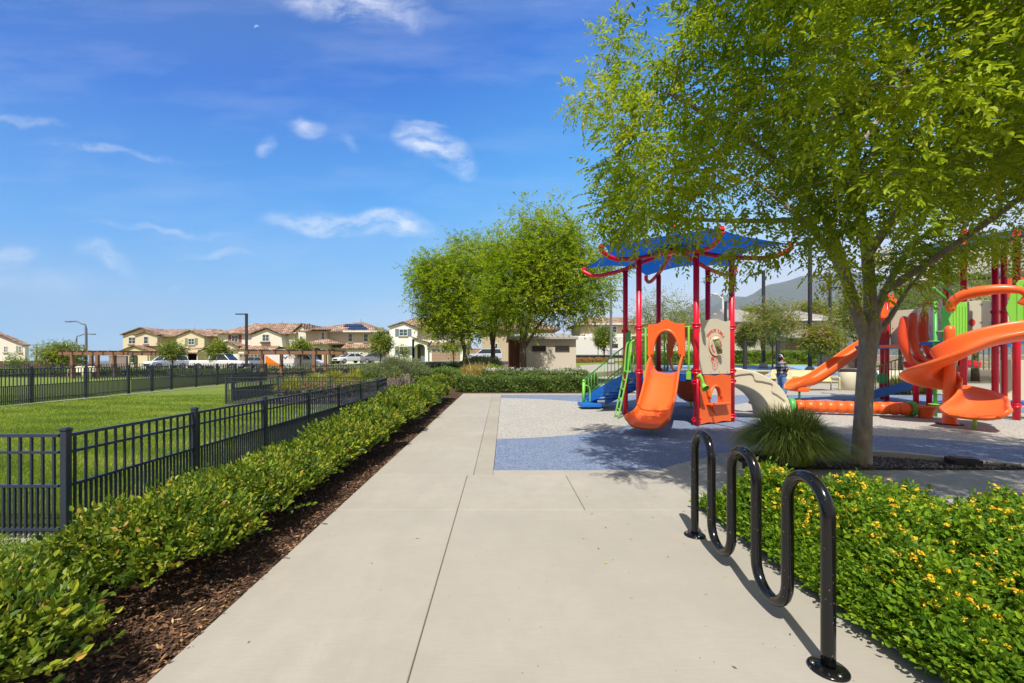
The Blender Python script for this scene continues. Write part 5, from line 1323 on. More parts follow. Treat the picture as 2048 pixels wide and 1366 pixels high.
# ------------------------------------------------------------ houses
def stucco(name, c): return paint(name, c, .92, var=.06, scale=.6, bump=.3, bscale=9, kind='Object', spec=.2)
def tiles():
    t = NT('clay_roof_tiles'); g = t.n('ShaderNodeNewGeometry'); s = t.n('ShaderNodeSeparateXYZ'); t.l(g.outputs['Position'], s.inputs[0])
    a = t.math('ABSOLUTE', t.math('SINE', t.math('MULTIPLY', t.math('ADD', s.outputs[0], t.math('MULTIPLY', s.outputs[1], .35)), 9.0)))
    b = t.math('FRACT', t.math('MULTIPLY', s.outputs[2], 5.5))
    vo = t.n('ShaderNodeTexVoronoi'); vo.inputs['Scale'].default_value = 2.6; t.l(g.outputs['Position'], vo.inputs['Vector'])
    se = t.n('ShaderNodeSeparateColor'); t.l(vo.outputs['Color'], se.inputs[0])
    c = t.ramp(se.outputs[0], [(0, (.20, .11, .075)), (.35, (.32, .19, .13)), (.7, (.42, .28, .20)), (1, (.56, .43, .33))])
    h = t.math('ADD', a, t.math('MULTIPLY', b, .4)); c = t.mix(t.math('MULTIPLY', t.math('SUBTRACT', 1.0, a), .45), c, (.14, .06, .035))
    t.set(Base_Color=c, Roughness=.85); t.bump(h, .9, .12); return t.m
M['tile'] = tiles(); M['tile_grey'] = paint('grey_shingle', (.30, .28, .26), .9, var=.2, scale=1.5)
M['glass'] = paint('window_glass', (.05, .08, .11), .08, var=.3, scale=.5, spec=.9)
M['white'] = paint('white_trim', (.74, .72, .67), .6, var=.04)
M['wood_dark'] = paint('dark_brown_wood', (.10, .055, .035), .7)
M['taupe'] = paint('taupe_garage', (.36, .25, .18), .7); M['shut_g'] = paint('sage_shutter', (.22, .26, .15), .7); M['shut_r'] = paint('maroon_shutter', (.20, .075, .06), .7); M['shut_b'] = paint('grey_blue_shutter', (.16, .20, .24), .7)
class House:
    def __init__(s, name, pxc, Y, label, z=None, cat='house', group='houses behind the park'):
        s.Y = Y; x = WX(pxc, Y); s.z0 = gz(x, Y) if z is None else z
        s.r = empty(name, (x, Y, s.z0), 0, label, cat, group)
    def X(s, px): return WX(px, s.Y)
    def Z(s, py): return WZ(py, s.Y)
    def wall(s, px0, px1, pyt, mat, y0=0., d=8., pyb=None, name='wall', poly=None):
        m = MB(); zb = s.z0 - .5 if pyb is None else s.Z(pyb)
        if poly: pts = [(s.X(px0), zb), (s.X(px1), zb)] + [(s.X(a), s.Z(b)) for a, b in poly]; m.prism(pts, s.Y + y0, s.Y + y0 + d, 'y')
        else: m.box(s.X(px0), s.X(px1), s.Y + y0, s.Y + y0 + d, zb, s.Z(pyt))
        return m.build(name, mat, s.r)
    def gable(s, px0, pxa, px1, pye0, pya, pye1=None, y0=-.3, d=8, mat=None, t=.14, name='roof'):
        """gable roof whose end faces the viewer"""
        pye1 = pye0 if pye1 is None else pye1
        A, B, C = (s.X(px0), s.Z(pye0)), (s.X(pxa), s.Z(pya)), (s.X(px1), s.Z(pye1)); m = MB()
        m.prism([A, B, C, (C[0], C[1] + t), (B[0], B[1] + t * 1.1), (A[0], A[1] + t)], s.Y + y0, s.Y + y0 + d, 'y'); return m.build(name, mat or M['tile'], s.r)
    def ridge(s, px0, px1, pye, pyr, y0=-.4, d=9, hipl=0, hipr=0, mat=None, name='roof'):
        """roof with its ridge running across; hip = metres the ridge end is set in"""
        x0, x1, ze, zr = s.X(px0), s.X(px1), s.Z(pye), s.Z(pyr); ya, yb = s.Y + y0, s.Y + y0 + d; ym = (ya + yb) / 2; zr = 1.5 + (zr - 1.5) * ym / s.Y; t = .16
        m = MB(); m.add([(x0, ya, ze), (x1, ya, ze), (x1, yb, ze), (x0, yb, ze), (x0 + hipl, ym, zr), (x1 - hipr, ym, zr), (x0, ya, ze - t), (x1, ya, ze - t), (x1, yb, ze - t), (x0, yb, ze - t)],
                      [(0, 1, 5, 4), (2, 3, 4, 5), (0, 4, 3), (1, 2, 5), (6, 9, 8, 7), (0, 6, 7, 1), (1, 7, 8, 2), (2, 8, 9, 3), (3, 9, 6, 0)]); return m.build(name, mat or M['tile'], s.r)
    def shed(s, px0, px1, pyf, pyb, y0=-1.2, d=1.4, mat=None, name='lower_roof'):
        x0, x1 = s.X(px0), s.X(px1); ya = s.Y + y0; zf = s.Z(pyf); zb = s.Z(pyb); m = MB(); t = .14
        m.add([(x0, ya, zf), (x1, ya, zf), (x1, ya + d, zb), (x0, ya + d, zb), (x0, ya, zf - t), (x1, ya, zf - t), (x1, ya + d, zb - t), (x0, ya + d, zb - t)],
              [(0, 1, 2, 3), (4, 7, 6, 5), (0, 4, 5, 1), (1, 5, 6, 2), (2, 6, 7, 3), (3, 7, 4, 0)]); return m.build(name, mat or M['tile'], s.r)
    def win(s, px0, px1, py0, py1, y0=0., fm='white', shut=None, mull=1, both=True, sill=True):
        x0, x1, z0, z1 = s.X(px0), s.X(px1), s.Z(py1), s.Z(py0); y = s.Y + y0; m = MB(); t = .09
        m.box(x0, x1, y - .07, y - .002, z1 - t, z1); m.box(x0, x1, y - .07, y - .002, z0, z0 + t); m.box(x0, x0 + t, y - .07, y - .002, z0 + t, z1 - t); m.box(x1 - t, x1, y - .07, y - .002, z0 + t, z1 - t)
        for k in range(mull): xm = lerp(x0, x1, (k + 1) / (mull + 1)); m.box(xm - .03, xm + .03, y - .06, y - .002, z0 + t, z1 - t)
        m.box(x0 + t, x1 - t, y - .055, y - .002, (z0 + z1) / 2 - .02, (z0 + z1) / 2 + .02)
        f = m.build('window', M[fm], s.r)
        m = MB(); m.box(x0 + .02, x1 - .02, y - .035, y - .004, z0 + .02, z1 - .02); m.build('pane', M['glass'], f)
        if sill: m = MB(); m.box(x0 - .1, x1 + .1, y - .14, y - .003, z0 - .12, z0 - .002); m.build('sill', M['sill'], f)
        if shut:
            w = (x1 - x0) * .42
            for a, b in ((x0 - w - .03, x0 - .03), (x1 + .03, x1 + w + .03))[:2 if both else 1]: m = MB(); m.box(a, b, y - .06, y - .003, z0 - .02, z1 + .02); m.build('shutter', shut, f)
    def garage(s, px0, px1, py0, py1, mat, y0=0.):
        x0, x1, z0, z1 = s.X(px0), s.X(px1), s.Z(py1), s.Z(py0); y = s.Y + y0; m = MB(); n = 4
        for k in range(n): m.box(x0, x1, y - .05, y - .003, lerp(z0, z1, k / n) + .015, lerp(z0, z1, (k + 1) / n) - .015)
        g = m.build('garage_door', mat, s.r); m = MB()
        for k in range(6): a = lerp(x0, x1, (k + .18) / 6); b = lerp(x0, x1, (k + .82) / 6); m.box(a, b, y - .056, y - .051, lerp(z0, z1, .80), lerp(z0, z1, .93))
        m.build('door_window', M['glass'], g)
        m = MB(); m.box(x0 - .15, x1 + .15, y - .09, y - .003, z1 + .02, z1 + .2); m.build('lintel', M['white'], s.r)
    def arch(s, px0, px1, py0, py1, a0, a1, apy, y0, mat, d=.3, dark=None, poly_top=None, ring=None):
        """arched porch front: wall panel with an opening, recess behind"""
        X0, X1, z0, z1 = s.X(px0), s.X(px1), s.z0 - .3, s.Z(py0); cx = (s.X(a0) + s.X(a1)) / 2; hw = (s.X(a1) - s.X(a0)) / 2; zt = s.Z(apy); zs = zt - hw * .8
        top = z1 if poly_top is None else poly_top
        m = MB(); panel(m, X0, X1, z0, top, s.Y + y0, s.Y + y0 + d, None, hole=(cx, hw, z0 + .001, zs, zt - zs), n=16); weld(m.build('porch_wall', mat, s.r))
        m = MB(); m.box(cx - hw * 1.0, cx + hw * 1.0, s.Y + y0 + 1.5, s.Y + y0 + 1.56, z0, zt - .15); m.build('porch_shade_sheet', M['wood_dark'], s.r)  # dark sheet put in as the shade inside the porch opening
        m = MB(); m.box(X0 + .05, X1 - .05, s.Y + y0 + d, s.Y + y0 + 1.5, zt + .05, zt + .12); m.build('porch_ceiling', mat, s.r)
        if ring:
            m = MB(); m.tube([(cx - hw * 1.06 * math.cos(math.pi * k / 12), s.Y + y0 - .01, zs + (zt - zs) * 1.08 * math.sin(math.pi * k / 12)) for k in range(13)], .10, 6); m.build('arch_trim', ring, s.r)
M['sill'] = paint('tan_sill', (.34, .26, .17), .8)
ST = {'yellow': stucco('yellow_stucco', (.70, .60, .43)), 'cream': stucco('cream_stucco', (.76, .70, .62)), 'beige': stucco('beige_stucco', (.60, .54, .45)), 'white': stucco('white_stucco', (.86, .85, .82)), 'tan': stucco('tan_stucco', (.50, .40, .29)), 'grey': stucco('grey_stucco', (.50, .46, .42))}
# yellow house
h = House('house', 340, 75, 'yellow stucco house with tiled roof, sage shutters and arched porch, behind the left pergola'); y = ST['yellow']
h.wall(246, 322, 671, y, 0, 9, poly=[(322, 671), (283, 657.5), (246, 671)]); h.wall(322, 425, 673, y, 1.2, 8); h.wall(276, 320, 671, y, -.6, 1.0, pyb=692, poly=[(320, 672), (297, 665), (276, 671)], name='bay')
h.wall(360, 415, 674, y, -.8, 3, pyb=696, poly=[(415, 674), (388, 663), (360, 674)], name='bay')
h.gable(243, 283, 324, 670.5, 656, y0=-.4, d=9.5); h.ridge(284, 440, 671.5, 658, -.1, 9, 0, 3); h.gable(273, 297, 322, 671.5, 664, y0=-.9, d=3); h.gable(357, 388, 418, 674.5, 662, y0=-1.1, d=4)
h.wall(415, 437, 672, y, 1.5, 7)
h.win(257, 272, 674, 688); h.win(293, 303, 673, 688, -.6, mull=0); h.win(251, 271, 707, 726, shut=M['shut_g'], both=False); h.win(383, 396, 677, 690, -.8, shut=M['shut_g']); h.win(424, 430, 677, 690, 1.5, mull=0)
h.arch(268, 318, 699, 736, 280, 297, 708.5, -2.2, y, poly_top=lambda x: h.Z(703) + (h.Z(694) - h.Z(703)) * max(0, 1 - abs(x - h.X(290)) / (h.X(318) - h.X(290)))); h.wall(316, 320, 703, y, -2.2, 2.2, name='porch_side'); h.gable(264, 290, 323, 703.5, 692.5, y0=-2.5, d=2.7, name='porch_roof')
h.shed(366, 414, 706, 695, -2.6, 1.9); h.wall(368, 412, 706, y, -2.3, 2, name='garage_wall'); h.garage(371, 390, 714, 735, M['taupe'], -2.3); h.wall(395, 414, 700, y, -2.3, 4, name='side_wall')
m = MB(); m.cyl((h.X(365), 78, h.Z(664)), .08, 1.1, 8); m.build('vent_pipe', M['sill'], h.r); unparent_fix(h.r)
# cream house
h = House('house', 525, 73, 'cream stucco house with maroon shutters and a dark lamp post in front', ); y = ST['cream']
h.wall(436, 585, 667, y, 0, 9); h.wall(585, 612, 667, y, 0, 11, name='side_wall', poly=[(612, 668), (606, 650), (585, 667)]); h.ridge(432, 596, 666.5, 646.5, -.6, 10, 4.4, 0); h.gable(582, 605, 615, 668, 648, 668, y0=-.4, d=10)
h.wall(514, 575, 671, y, -1.6, 3, pyb=694, name='bay', poly=[(572, 671), (543, 659.5), (514, 671)]); h.gable(509, 543, 577, 671, 657.5, y0=-2, d=5)
h.win(463, 477, 670, 684, shut=M['shut_r'], sill=False); h.win(504, 513.5, 671, 685, mull=0); h.win(535, 549, 669.5, 683.5, -1.6); m = MB(); m.box(h.X(533), h.X(551), 71.0, 71.4, h.Z(688), h.Z(685)); m.build('planter_box', M['wood_dark'], h.r)
h.win(590, 594, 671, 685, -.0, mull=0); h.win(599, 606, 672, 688, -.0)
h.arch(459, 495, 694, 736, 466, 484, 700, -2.6, y, ring=M['shut_r'], poly_top=lambda x: h.Z(695) + (h.Z(686) - h.Z(695)) * max(0, 1 - abs(x - h.X(476)) / (h.X(495) - h.X(476)))); h.gable(456, 476, 498, 694.5, 684.5, y0=-3, d=3.2, name='porch_roof')
h.shed(483, 569, 699, 691, -3.0, 1.6); h.wall(497, 566, 698, y, -2.8, 3.0, name='garage_wall'); h.garage(499, 541, 708, 735, M['taupe'], -2.8)
m = MB(); m.cyl((h.X(540), 77, h.Z(648)), .07, 1.0, 8); m.build('vent_pipe', M['sill'], h.r); unparent_fix(h.r)
# beige hip-roofed house with solar panels
h = House('house', 690, 70, 'beige house with a low hipped tile roof carrying solar panels', ); y = ST['beige']
h.wall(612, 765, 664, y, 0, 9); h.ridge(604, 772, 662.5, 645, -.9, 11, 7, 5.0); h.ridge(604, 690, 662.3, 652, -1.2, 7, 3.5, 3.5); m = MB(); m.box(h.X(604), h.X(770), 68.95, 69.1, h.Z(665), h.Z(662)); m.build('fascia', M['white'], h.r)
h.wall(638, 657, 661, ST['beige'], -.5, 1, pyb=682, name='bay'); h.ridge(627, 666, 659.2, 656, -1.7, 2.4, 1, 1, name='bay_roof'); h.win(645, 652, 665, 680, -.5, mull=0)
h.win(696, 705.5, 667, 684, mull=0); h.win(727, 737, 667, 684, mull=0); h.win(613, 626, 697, 714)
h.arch(630, 669, 690, 730, 640, 659, 696, -3.0, y, ring=M['white']); h.wall(669, 671, 690, y, -3.0, 3, name='porch_side'); h.ridge(624, 691, 688, 678, -3.6, 4.2, 2.3, 2.3, name='porch_roof')
h.wall(612, 630, 694, y, -1.6, 2, name='lower_wall'); h.shed(606, 632, 694, 686, -2.1, 2.1); h.shed(688, 745, 696, 688.5, -2.0, 2.0); h.wall(672, 742, 696, y, -1.6, 1.7, name='garage_wall'); h.garage(691, 733, 704, 729, M['white'], -1.6)
m = MB(); m.box(h.X(672.5), h.X(678), 68.33, 68.39, h.Z(727), h.Z(699)); m.build('door', M['wood_dark'], h.r)
def roofY(py_l, f): return None
for (a, b, c, d) in ((687, 728, 649.5, 654.2), (696, 736, 654.8, 659.5)):
    ya = 70 - .9; ym = ya + 5.5; ze, zr = h.Z(662.5), 1.5 + (h.Z(645) - 1.5) * ym / 70
    def onroof(px, py):
        # intersect view height with roof plane
        best = min((abs((718 - py) / F * (ya + (ym - ya) * t) + 1.5 - (ze + (zr - ze) * t)), t) for t in [k / 200 for k in range(201)])[1]
        Yq = ya + (ym - ya) * best; return Vector((WX(px, Yq), Yq, ze + (zr - ze) * best))
    nrm = Vector((0, -(zr - ze), (ym - ya))).normalized() * .14
    q_ = [onroof(a + (0 if c < 652 else -1), d) + nrm, onroof(b, d) + nrm, onroof(b - 4, c) + nrm, onroof(a + 5, c) + nrm]; q2 = [p - nrm * .3 for p in q_]
    m = MB(); m.add([tuple(p) for p in q_ + q2], [(0, 1, 2, 3), (7, 6, 5, 4), (0, 4, 5, 1), (1, 5, 6, 2), (2, 6, 7, 3), (3, 7, 4, 0)]); m.build('solar_panel', paint('solar_cell', (.012, .018, .035), .2, var=.3), h.r)
m = MB(); m.cyl((h.X(704), 74.5, h.Z(645)), .07, 1.0, 8); m.build('vent_pipe', M['sill'], h.r); unparent_fix(h.r)
# white house
h = House('house', 860, 67, 'bright white stucco house with grey shutters and brown garage door, partly behind the round-headed trees', ); y = ST['white']
h.wall(781, 836, 654, y, -.6, 9, poly=[(836, 657), (809, 646.5), (781, 654)]); h.wall(836, 935, 657, y, .8, 8); h.gable(778, 809, 840, 655, 645.3, 658, y0=-.9, d=5); h.ridge(780, 945, 656, 636, -.2, 10, 2.6, 2.6)
h.win(800, 817, 658.5, 672.5, -.6, shut=M['shut_b']); h.win(861, 876, 661, 675, .8); h.win(800, 818, 693, 710, -.6, shut=M['shut_b'])
h.arch(829, 860, 684, 724, 833, 854, 688.5, -1.8, y, poly_top=lambda x: lerp(h.Z(678), h.Z(687), min(1, max(0, (x - h.X(829)) / (h.X(860) - h.X(829)))))); h.wall(829, 833, 680, y, -1.8, 1.4, name='porch_side')
x0, x1 = h.X(828), h.X(863); m = MB(); m.prism([(x0, h.Z(676)), (x1, h.Z(688)), (x1, h.Z(686)), (x0, h.Z(674))], 64.9, 68.5, 'y'); m.build('porch_roof', M['tile'], h.r)
m = MB(); m.box(h.X(843), h.X(853.5), 66.34, 66.4, h.z0, h.Z(693.5)); m.build('door', M['shut_b'], h.r)
h.wall(861, 932, 691, y, -1.2, 2, name='garage_wall'); h.garage(866, 922, 699, 723, M['taupe'], -1.2); h.shed(858, 936, 690.5, 684.5, -1.7, 2.5); unparent_fix(h.r)
# block wall between houses, tan houses on the right
h = House('house', 1010, 66, 'tan house with white-trimmed window seen between the tree trunks'); h.wall(964, 1110, 660, ST['tan'], 0, 8); h.ridge(958, 1118, 659, 641, -.6, 10, 3, 3); h.win(984, 996, 686, 707); h.win(1030, 1044, 664, 678); unparent_fix(h.r)
h = House('house', 1220, 64, 'tan house with pale tiled roof rising behind the white travel trailer'); h.wall(1160, 1300, 649, ST['tan'], 0, 8); h.ridge(1150, 1310, 648, 634, -.7, 10, 3, 4); m = MB(); m.box(h.X(1152), h.X(1308), 63.2, 63.34, h.Z(650), h.Z(647.5)); m.build('fascia', M['white'], h.r); h.win(1224, 1234, 652, 666, mull=0); h.shed(1165, 1300, 672, 668, -2, 2.1, M['white']); unparent_fix(h.r)
h = House('house', 1350, 78, 'pale house with pinkish tiled roof behind the crape myrtles and the tower'); h.wall(1300, 1400, 668, ST['cream'], 0, 8); h.ridge(1290, 1412, 667, 650, -.7, 10, 3, 3); h.wall(1405, 1460, 664, ST['tan'], 2, 8); h.ridge(1398, 1470, 663, 648, 1.4, 9, 2, 2); h.win(1340, 1352, 674, 686); unparent_fix(h.r)
h = House('house', 1600, 60, 'grey-roofed house with white upper windows behind the pink crape myrtles'); h.wall(1576, 1672, 641, ST['grey'], 0, 8); h.ridge(1566, 1682, 640, 621, -.7, 10, 3.4, 3.4, M['tile_grey']); m = MB(); m.box(h.X(1568), h.X(1680), 59.2, 59.34, h.Z(642), h.Z(638.5)); m.build('fascia', M['white'], h.r)
h.win(1577, 1588, 644, 657); h.win(1604, 1618, 646, 660); h.wall(1560, 1590, 682, paint('stone_veneer', (.30, .20, .14), .9, var=.4, scale=6), -1.2, 1.5, name='stone_wall'); h.wall(1590, 1650, 676, ST['tan'], -1.5, 2, name='garage_wall'); h.garage(1594, 1628, 688, 713, paint('mauve_garage', (.36, .25, .23), .8), -1.5); h.shed(1552, 1654, 676, 669, -2.4, 2.6, M['tile_grey']); unparent_fix(h.r)
h = House('house', 1500, 66, 'low grey-roofed house beyond the shade tower, at the foot of the mountain'); h.wall(1465, 1545, 644, ST['grey'], 0, 8); h.ridge(1458, 1556, 643, 619, -.7, 11, 1, 3.4, M['tile_grey']); h.win(1480, 1495, 650, 664); h.win(1520, 1534, 680, 700); unparent_fix(h.r)
h = House('house', 2010, 44, 'tan hillside house whose roof shows between the red posts on the far right'); h.wall(1930, 2150, 560, ST['tan'], 0, 8, pyb=640); h.ridge(1915, 2180, 548, 470, -.7, 10, 6, 1, M['tile_grey']); h.win(1990, 2010, 580, 600); unparent_fix(h.r)
# far left house, end on
h = House('house', 10, 62, 'pale house end wall with sloping roof edge at the far left of the lawn', z=-.1); h.wall(-70, 50, 690, ST['cream'], 0, .5, poly=[(50, 690.5), (-20, 664), (-70, 680)]); x_ = h.X; h.gable(-78, -20, 53, 681.5, 661, 691.0, y0=-.3, d=.9)
h.win(8, 15.5, 692, 705); h.win(37, 45, 692, 705, shut=M['shut_g'], both=False); unparent_fix(h.r)
# block walls
def bwall(px0, px1, pyt, Y, mat, label, z0=None, d=.3):
    x0, x1 = WX(px0, Y), WX(px1, Y); m = MB(); m.box(x0, x1, Y, Y + d, min(gz(x0, Y), gz(x1, Y)) - .4, WZ(pyt, Y)); m.box(x0 - .02, x1 + .02, Y - .04, Y + d + .04, WZ(pyt, Y), WZ(pyt, Y) + .08)
    return m.thing('block_wall', mat, label, 'wall', 'garden walls between the houses')
def blockmat(name, c):
    t = NT(name); b = t.n('ShaderNodeTexBrick'); t.l(t.coord('Object', (1, 1, 1), (R(90), 0, 0)), b.inputs['Vector']); b.inputs['Color1'].default_value = c + (1,); b.inputs['Color2'].default_value = mul(c, .8) + (1,); b.inputs['Mortar'].default_value = mul(c, .55) + (1,)
    b.inputs['Scale'].default_value = 2.5; b.inputs['Mortar Size'].default_value = .015; t.set(Base_Color=b.outputs[0], Roughness=.9); return t.m
M['block'] = blockmat('brown_block', (.17, .085, .06)); M['block2'] = blockmat('tan_block', (.48, .33, .22)); M['stone'] = paint('rock_wall_stone', (.30, .24, .20), .95, var=.5, scale=5, bump=1, bscale=6)
bwall(-60, 106, 723.5, 52, M['block'], 'long brown block wall in front of the far left house'); bwall(768, 783, 700, 71, M['block2'], 'tan block wall between the beige and the white house')
bwall(938, 966, 698, 68, M['block2'], 'tan block wall between the white house and the tree trunks'); bwall(218, 252, 713, 50, M['stone'], 'stone pillar wall beside the left pergola')
m = MB(); 
for j in range(3): m.box(28, 46, 34 + j * 1.3, 35.2 + j * 1.3, 0, .75 + j * .55)
m.thing('rock_retaining_wall', M['stone'], 'stepped rock retaining wall behind the benches on the right', 'retaining wall', bevel=.08)

# ------------------------------------------------------------ restroom building
h = House('restroom_building', 1096, 34, 'small tan stucco restroom building with two slot windows and dappled wall', cat='building', group='x'); del h.r['group']
h.wall(1046, 1152, 678, ST['beige'], 0, 6); h.wall(1019, 1046, 678, paint('rust_red_wall', (.30, .10, .04), .8), 1.4, 4.5, name='rust_wall'); m = MB(); m.box(h.X(1014), h.X(1155), 33.6, 40.6, h.Z(679), h.Z(673)); m.build('parapet', stucco('grey_render', (.42, .39, .36)), h.r, bevel=.03)
m = MB(); m.add([(h.X(1030), 34.6, h.Z(673)), (h.X(1152), 34.6, h.Z(673)), (h.X(1150), 40, h.Z(659)), (h.X(1034), 40, h.Z(659))], [(0, 1, 2, 3)]); m.build('roof', M['tile_grey'], h.r, solid=.1)
for a, b in ((1064, 1092), (1110, 1139)):
    m = MB(); x0, x1, z0, z1 = h.X(a), h.X(b), h.Z(703), h.Z(691.5); t = .06
    m.box(x0, x1, 33.95, 33.998, z1 - t, z1); m.box(x0, x1, 33.95, 33.998, z0, z0 + t); m.box(x0, x0 + t, 33.95, 33.998, z0 + t, z1 - t); m.box(x1 - t, x1, 33.95, 33.998, z0 + t, z1 - t); f = m.build('window', M['wood_dark'], h.r)
    m = MB(); m.box(x0 + .02, x1 - .02, 33.97, 33.995, z0 + .02, z1 - .02); m.build('pane', paint('black_mesh_pane', (.02, .02, .024), .5), f)
m = MB(); m.box(h.X(1118), h.X(1132), 33.93, 33.997, h.Z(752), h.Z(740)); m.build('vent_grille', M['tile_grey'], h.r, bevel=.01)
m = MB(); m.box(h.X(1024), h.X(1036), 35.33, 35.398, h.z0, h.Z(695)); m.build('door', paint('rust_door', (.26, .075, .03), .6), h.r); unparent_fix(h.r)

# ------------------------------------------------------------ vehicles
M['tyre'] = paint('tyre_rubber', (.02, .02, .02), .85); M['rim'] = paint('alloy_rim', (.45, .45, .47), .3, .7); M['carglass'] = paint('car_glass', (.02, .028, .035), .06, spec=.9)
def car(px, Y, rz, kind, c, label, name='parked_car', cat='car', dz=0., side=0, group='cars and trucks parked beyond the park'):
    x = WX(px, Y); r = empty(name, (x, Y, gz(x, Y) + dz), rz, label, cat, group); pm2 = paint('car_paint_%d_%d_%d' % tuple(int(v * 99) for v in c), c, .22, var=.03, spec=.6)
    Wd = 1.82; prof, cab, ws, wr = {
        'sedan': ([(-2.3, .35), (-2.32, .75), (-2.2, .92), (-1.2, .98), (.85, .96), (2.05, .80), (2.3, .62), (2.32, .35)], [(-1.75, .95), (-.95, 1.40), (.25, 1.42), (1.15, .95)], (-1.42, 1.42), .33),
        'suv': ([(-2.3, .4), (-2.32, 1.0), (-2.2, 1.1), (1.0, 1.08), (2.15, .98), (2.3, .7), (2.32, .4)], [(-2.2, 1.05), (-2.05, 1.68), (.35, 1.72), (1.15, 1.05)], (-1.4, 1.45), .38),
        'pickup': ([(-2.8, .5), (-2.8, 1.12), (-.75, 1.12), (1.1, 1.15), (2.55, 1.05), (2.75, .8), (2.75, .45)], [(-.75, 1.1), (-.6, 1.8), (.75, 1.84), (1.5, 1.1)], (-1.75, 1.8), .42),
        'van': ([(-3.3, .45), (-3.3, 2.5), (-3.15, 2.6), (.9, 2.62), (1.5, 2.35), (2.2, 1.45), (3.0, 1.2), (3.1, .8), (3.1, .4)], None, (-2.0, 2.1), .38)}[kind]
    if kind == 'van': Wd = 2.05
    m = MB(); m.prism(prof, -Wd / 2, Wd / 2, 'y'); b = m.build('body', pm2, r, bevel=.09, seg=3)
    if cab:
        (x0, z0), (x1, z1), (x2, z2), (x3, z3) = cab; w0, w1 = Wd / 2 - .05, Wd / 2 - .22; V = []
        for w, s in ((w0, -1), (w0, 1)):
            pass
        V = [(x0, -w0, z0), (x1, -w1, z1), (x2, -w1, z2), (x3, -w0, z3), (x0, w0, z0), (x1, w1, z1), (x2, w1, z2), (x3, w0, z3)]
        m = MB(); m.add(V, [(0, 1, 2, 3), (7, 6, 5, 4), (0, 4, 5, 1), (1, 5, 6, 2), (2, 6, 7, 3), (3, 7, 4, 0)]); m.build('window', M['carglass'], r)
        m = MB(); m.box(x1 - .02, x2 + .02, -w1 - .02, w1 + .02, min(z1, z2) - .03, max(z1, z2) + .035)
        for s in (-1, 1):
            for (a, b_) in (((x0, z0), (x1, z1)), ((x3, z3), (x2, z2))): m.tube([(a[0], s * w0, a[1]), (b_[0], s * w1, b_[1])], .045, 6)
            xm = (x1 + x2) / 2 + .05; m.tube([(xm, s * (w0 + .0), z0 + .02), (xm, s * (w1 + .01), z1)], .04, 6)
        m.build('roof', pm2, r, bevel=.02)
    else:
        m = MB()
        for s in (-1, 1): m.prism([(1.15, 1.5), (1.45, 2.15), (1.75, 1.9), (2.1, 1.48)], s * (Wd / 2 + .004) - .006, s * (Wd / 2 + .004) + .006, 'y')
        m.add([(1.56, -.9, 2.32), (2.2, -.9, 1.50), (2.2, .9, 1.50), (1.56, .9, 2.32)], [(0, 1, 2, 3)]); m.build('window', M['carglass'], r, solid=.02)
    for xw in ws:
        for s in (-1, 1):
            y = s * (Wd / 2 - .1); m = MB(); m.tube([(xw, y - .11, wr), (xw, y + .11, wr)], wr, 20); t_ = m.build('wheel', M['tyre'], r, bevel=.03)
            m = MB(); m.tube([(xw, y + s * .10, wr), (xw, y + s * .125, wr)], wr * .62, 14); m.build('rim', M['rim'], t_)
    xf_ = prof[-1][0]; zh = prof[-2][1] if kind != 'van' else .95
    for s in (-1, 1):
        m = MB(); m.cbox((xf_ - .03, s * (Wd / 2 - .3), zh + .02), (.12, .36, .16)); m.build('headlight', paint('lamp_lens', (.7, .72, .75), .1), r, bevel=.03)
        m = MB(); m.cbox((prof[0][0] + .02, s * (Wd / 2 - .22), .85), (.1, .22, .18)); m.build('tail_light', paint('red_lens', (.35, .01, .01), .2), r, bevel=.02)
    m = MB(); m.cbox((xf_ + .0, 0, .58), (.06, 1.0, .2)); m.build('grille', M['tyre'], r)
    return r
Wh, Sl, Bk = (.78, .79, .80), (.42, .44, .46), (.02, .02, .022)
car(333, 55, R(-110), 'suv', Wh, 'white van-like SUV facing the park in front of the yellow house', dz=.25); 
car(441, 46, 0, 'pickup', Wh, 'white pickup truck parked before the arched porch of the cream house', 'pickup_truck', 'pickup truck', dz=.05); car(520, 56, 0, 'sedan', (.2, .24, .3), 'grey-blue sedan behind the left end of the orange and white van')
van = car(594, 50, 0, 'van', Wh, 'white delivery van with an orange triangle on its side, seen through the pergola', 'delivery_van', 'van', dz=-.45)
vb = [c_ for c_ in van.children if c_.name.startswith('body')][0]
m = MB(); m.prism([(-3.15, .55), (-3.15, 2.0), (-1.6, .95), (-1.2, .55)], -1.034, -1.027, 'y'); m.build('orange_decal', paint('orange_vinyl', (.85, .22, .01), .5), vb)
m = MB(); glyphs(m, 'KETSIIK', .34, lambda i, n, ch: Matrix.Translation((-.35 + i * .21, -1.034, 1.55)) @ Matrix.Rotation(R(90), 4, 'X'), .003); m.build('side_lettering', paint('orange_vinyl', (.85, .22, .01), .5), vb, fixn=False)
m = MB(); m.prism([(-1.15, 1.82), (-1.0, 1.82), (-.88, 1.64), (-.7, 1.86), (-.52, 1.86), (-.86, 1.48)], -1.034, -1.027, 'y'); m.build('tick_mark', paint('dark_vinyl', (.06, .04, .04), .5), vb)
car(700, 61, R(-128), 'sedan', Wh, 'white sedan nosed out of the driveway of the beige house', dz=.15); car(757, 60, R(8), 'sedan', (.17, .19, .22), 'dark grey sedan parked at the kerb by the shaggy grey bush')
car(970, 58, R(185), 'suv', (.55, .6, .72), 'white and blue car beyond the flower beds between the trunks'); car(1478, 50, 0, 'sedan', Wh, 'white car behind the clipped hedge right of the tower'); car(1632, 54, R(180), 'suv', Bk, 'black SUV parked before the mauve garage door')
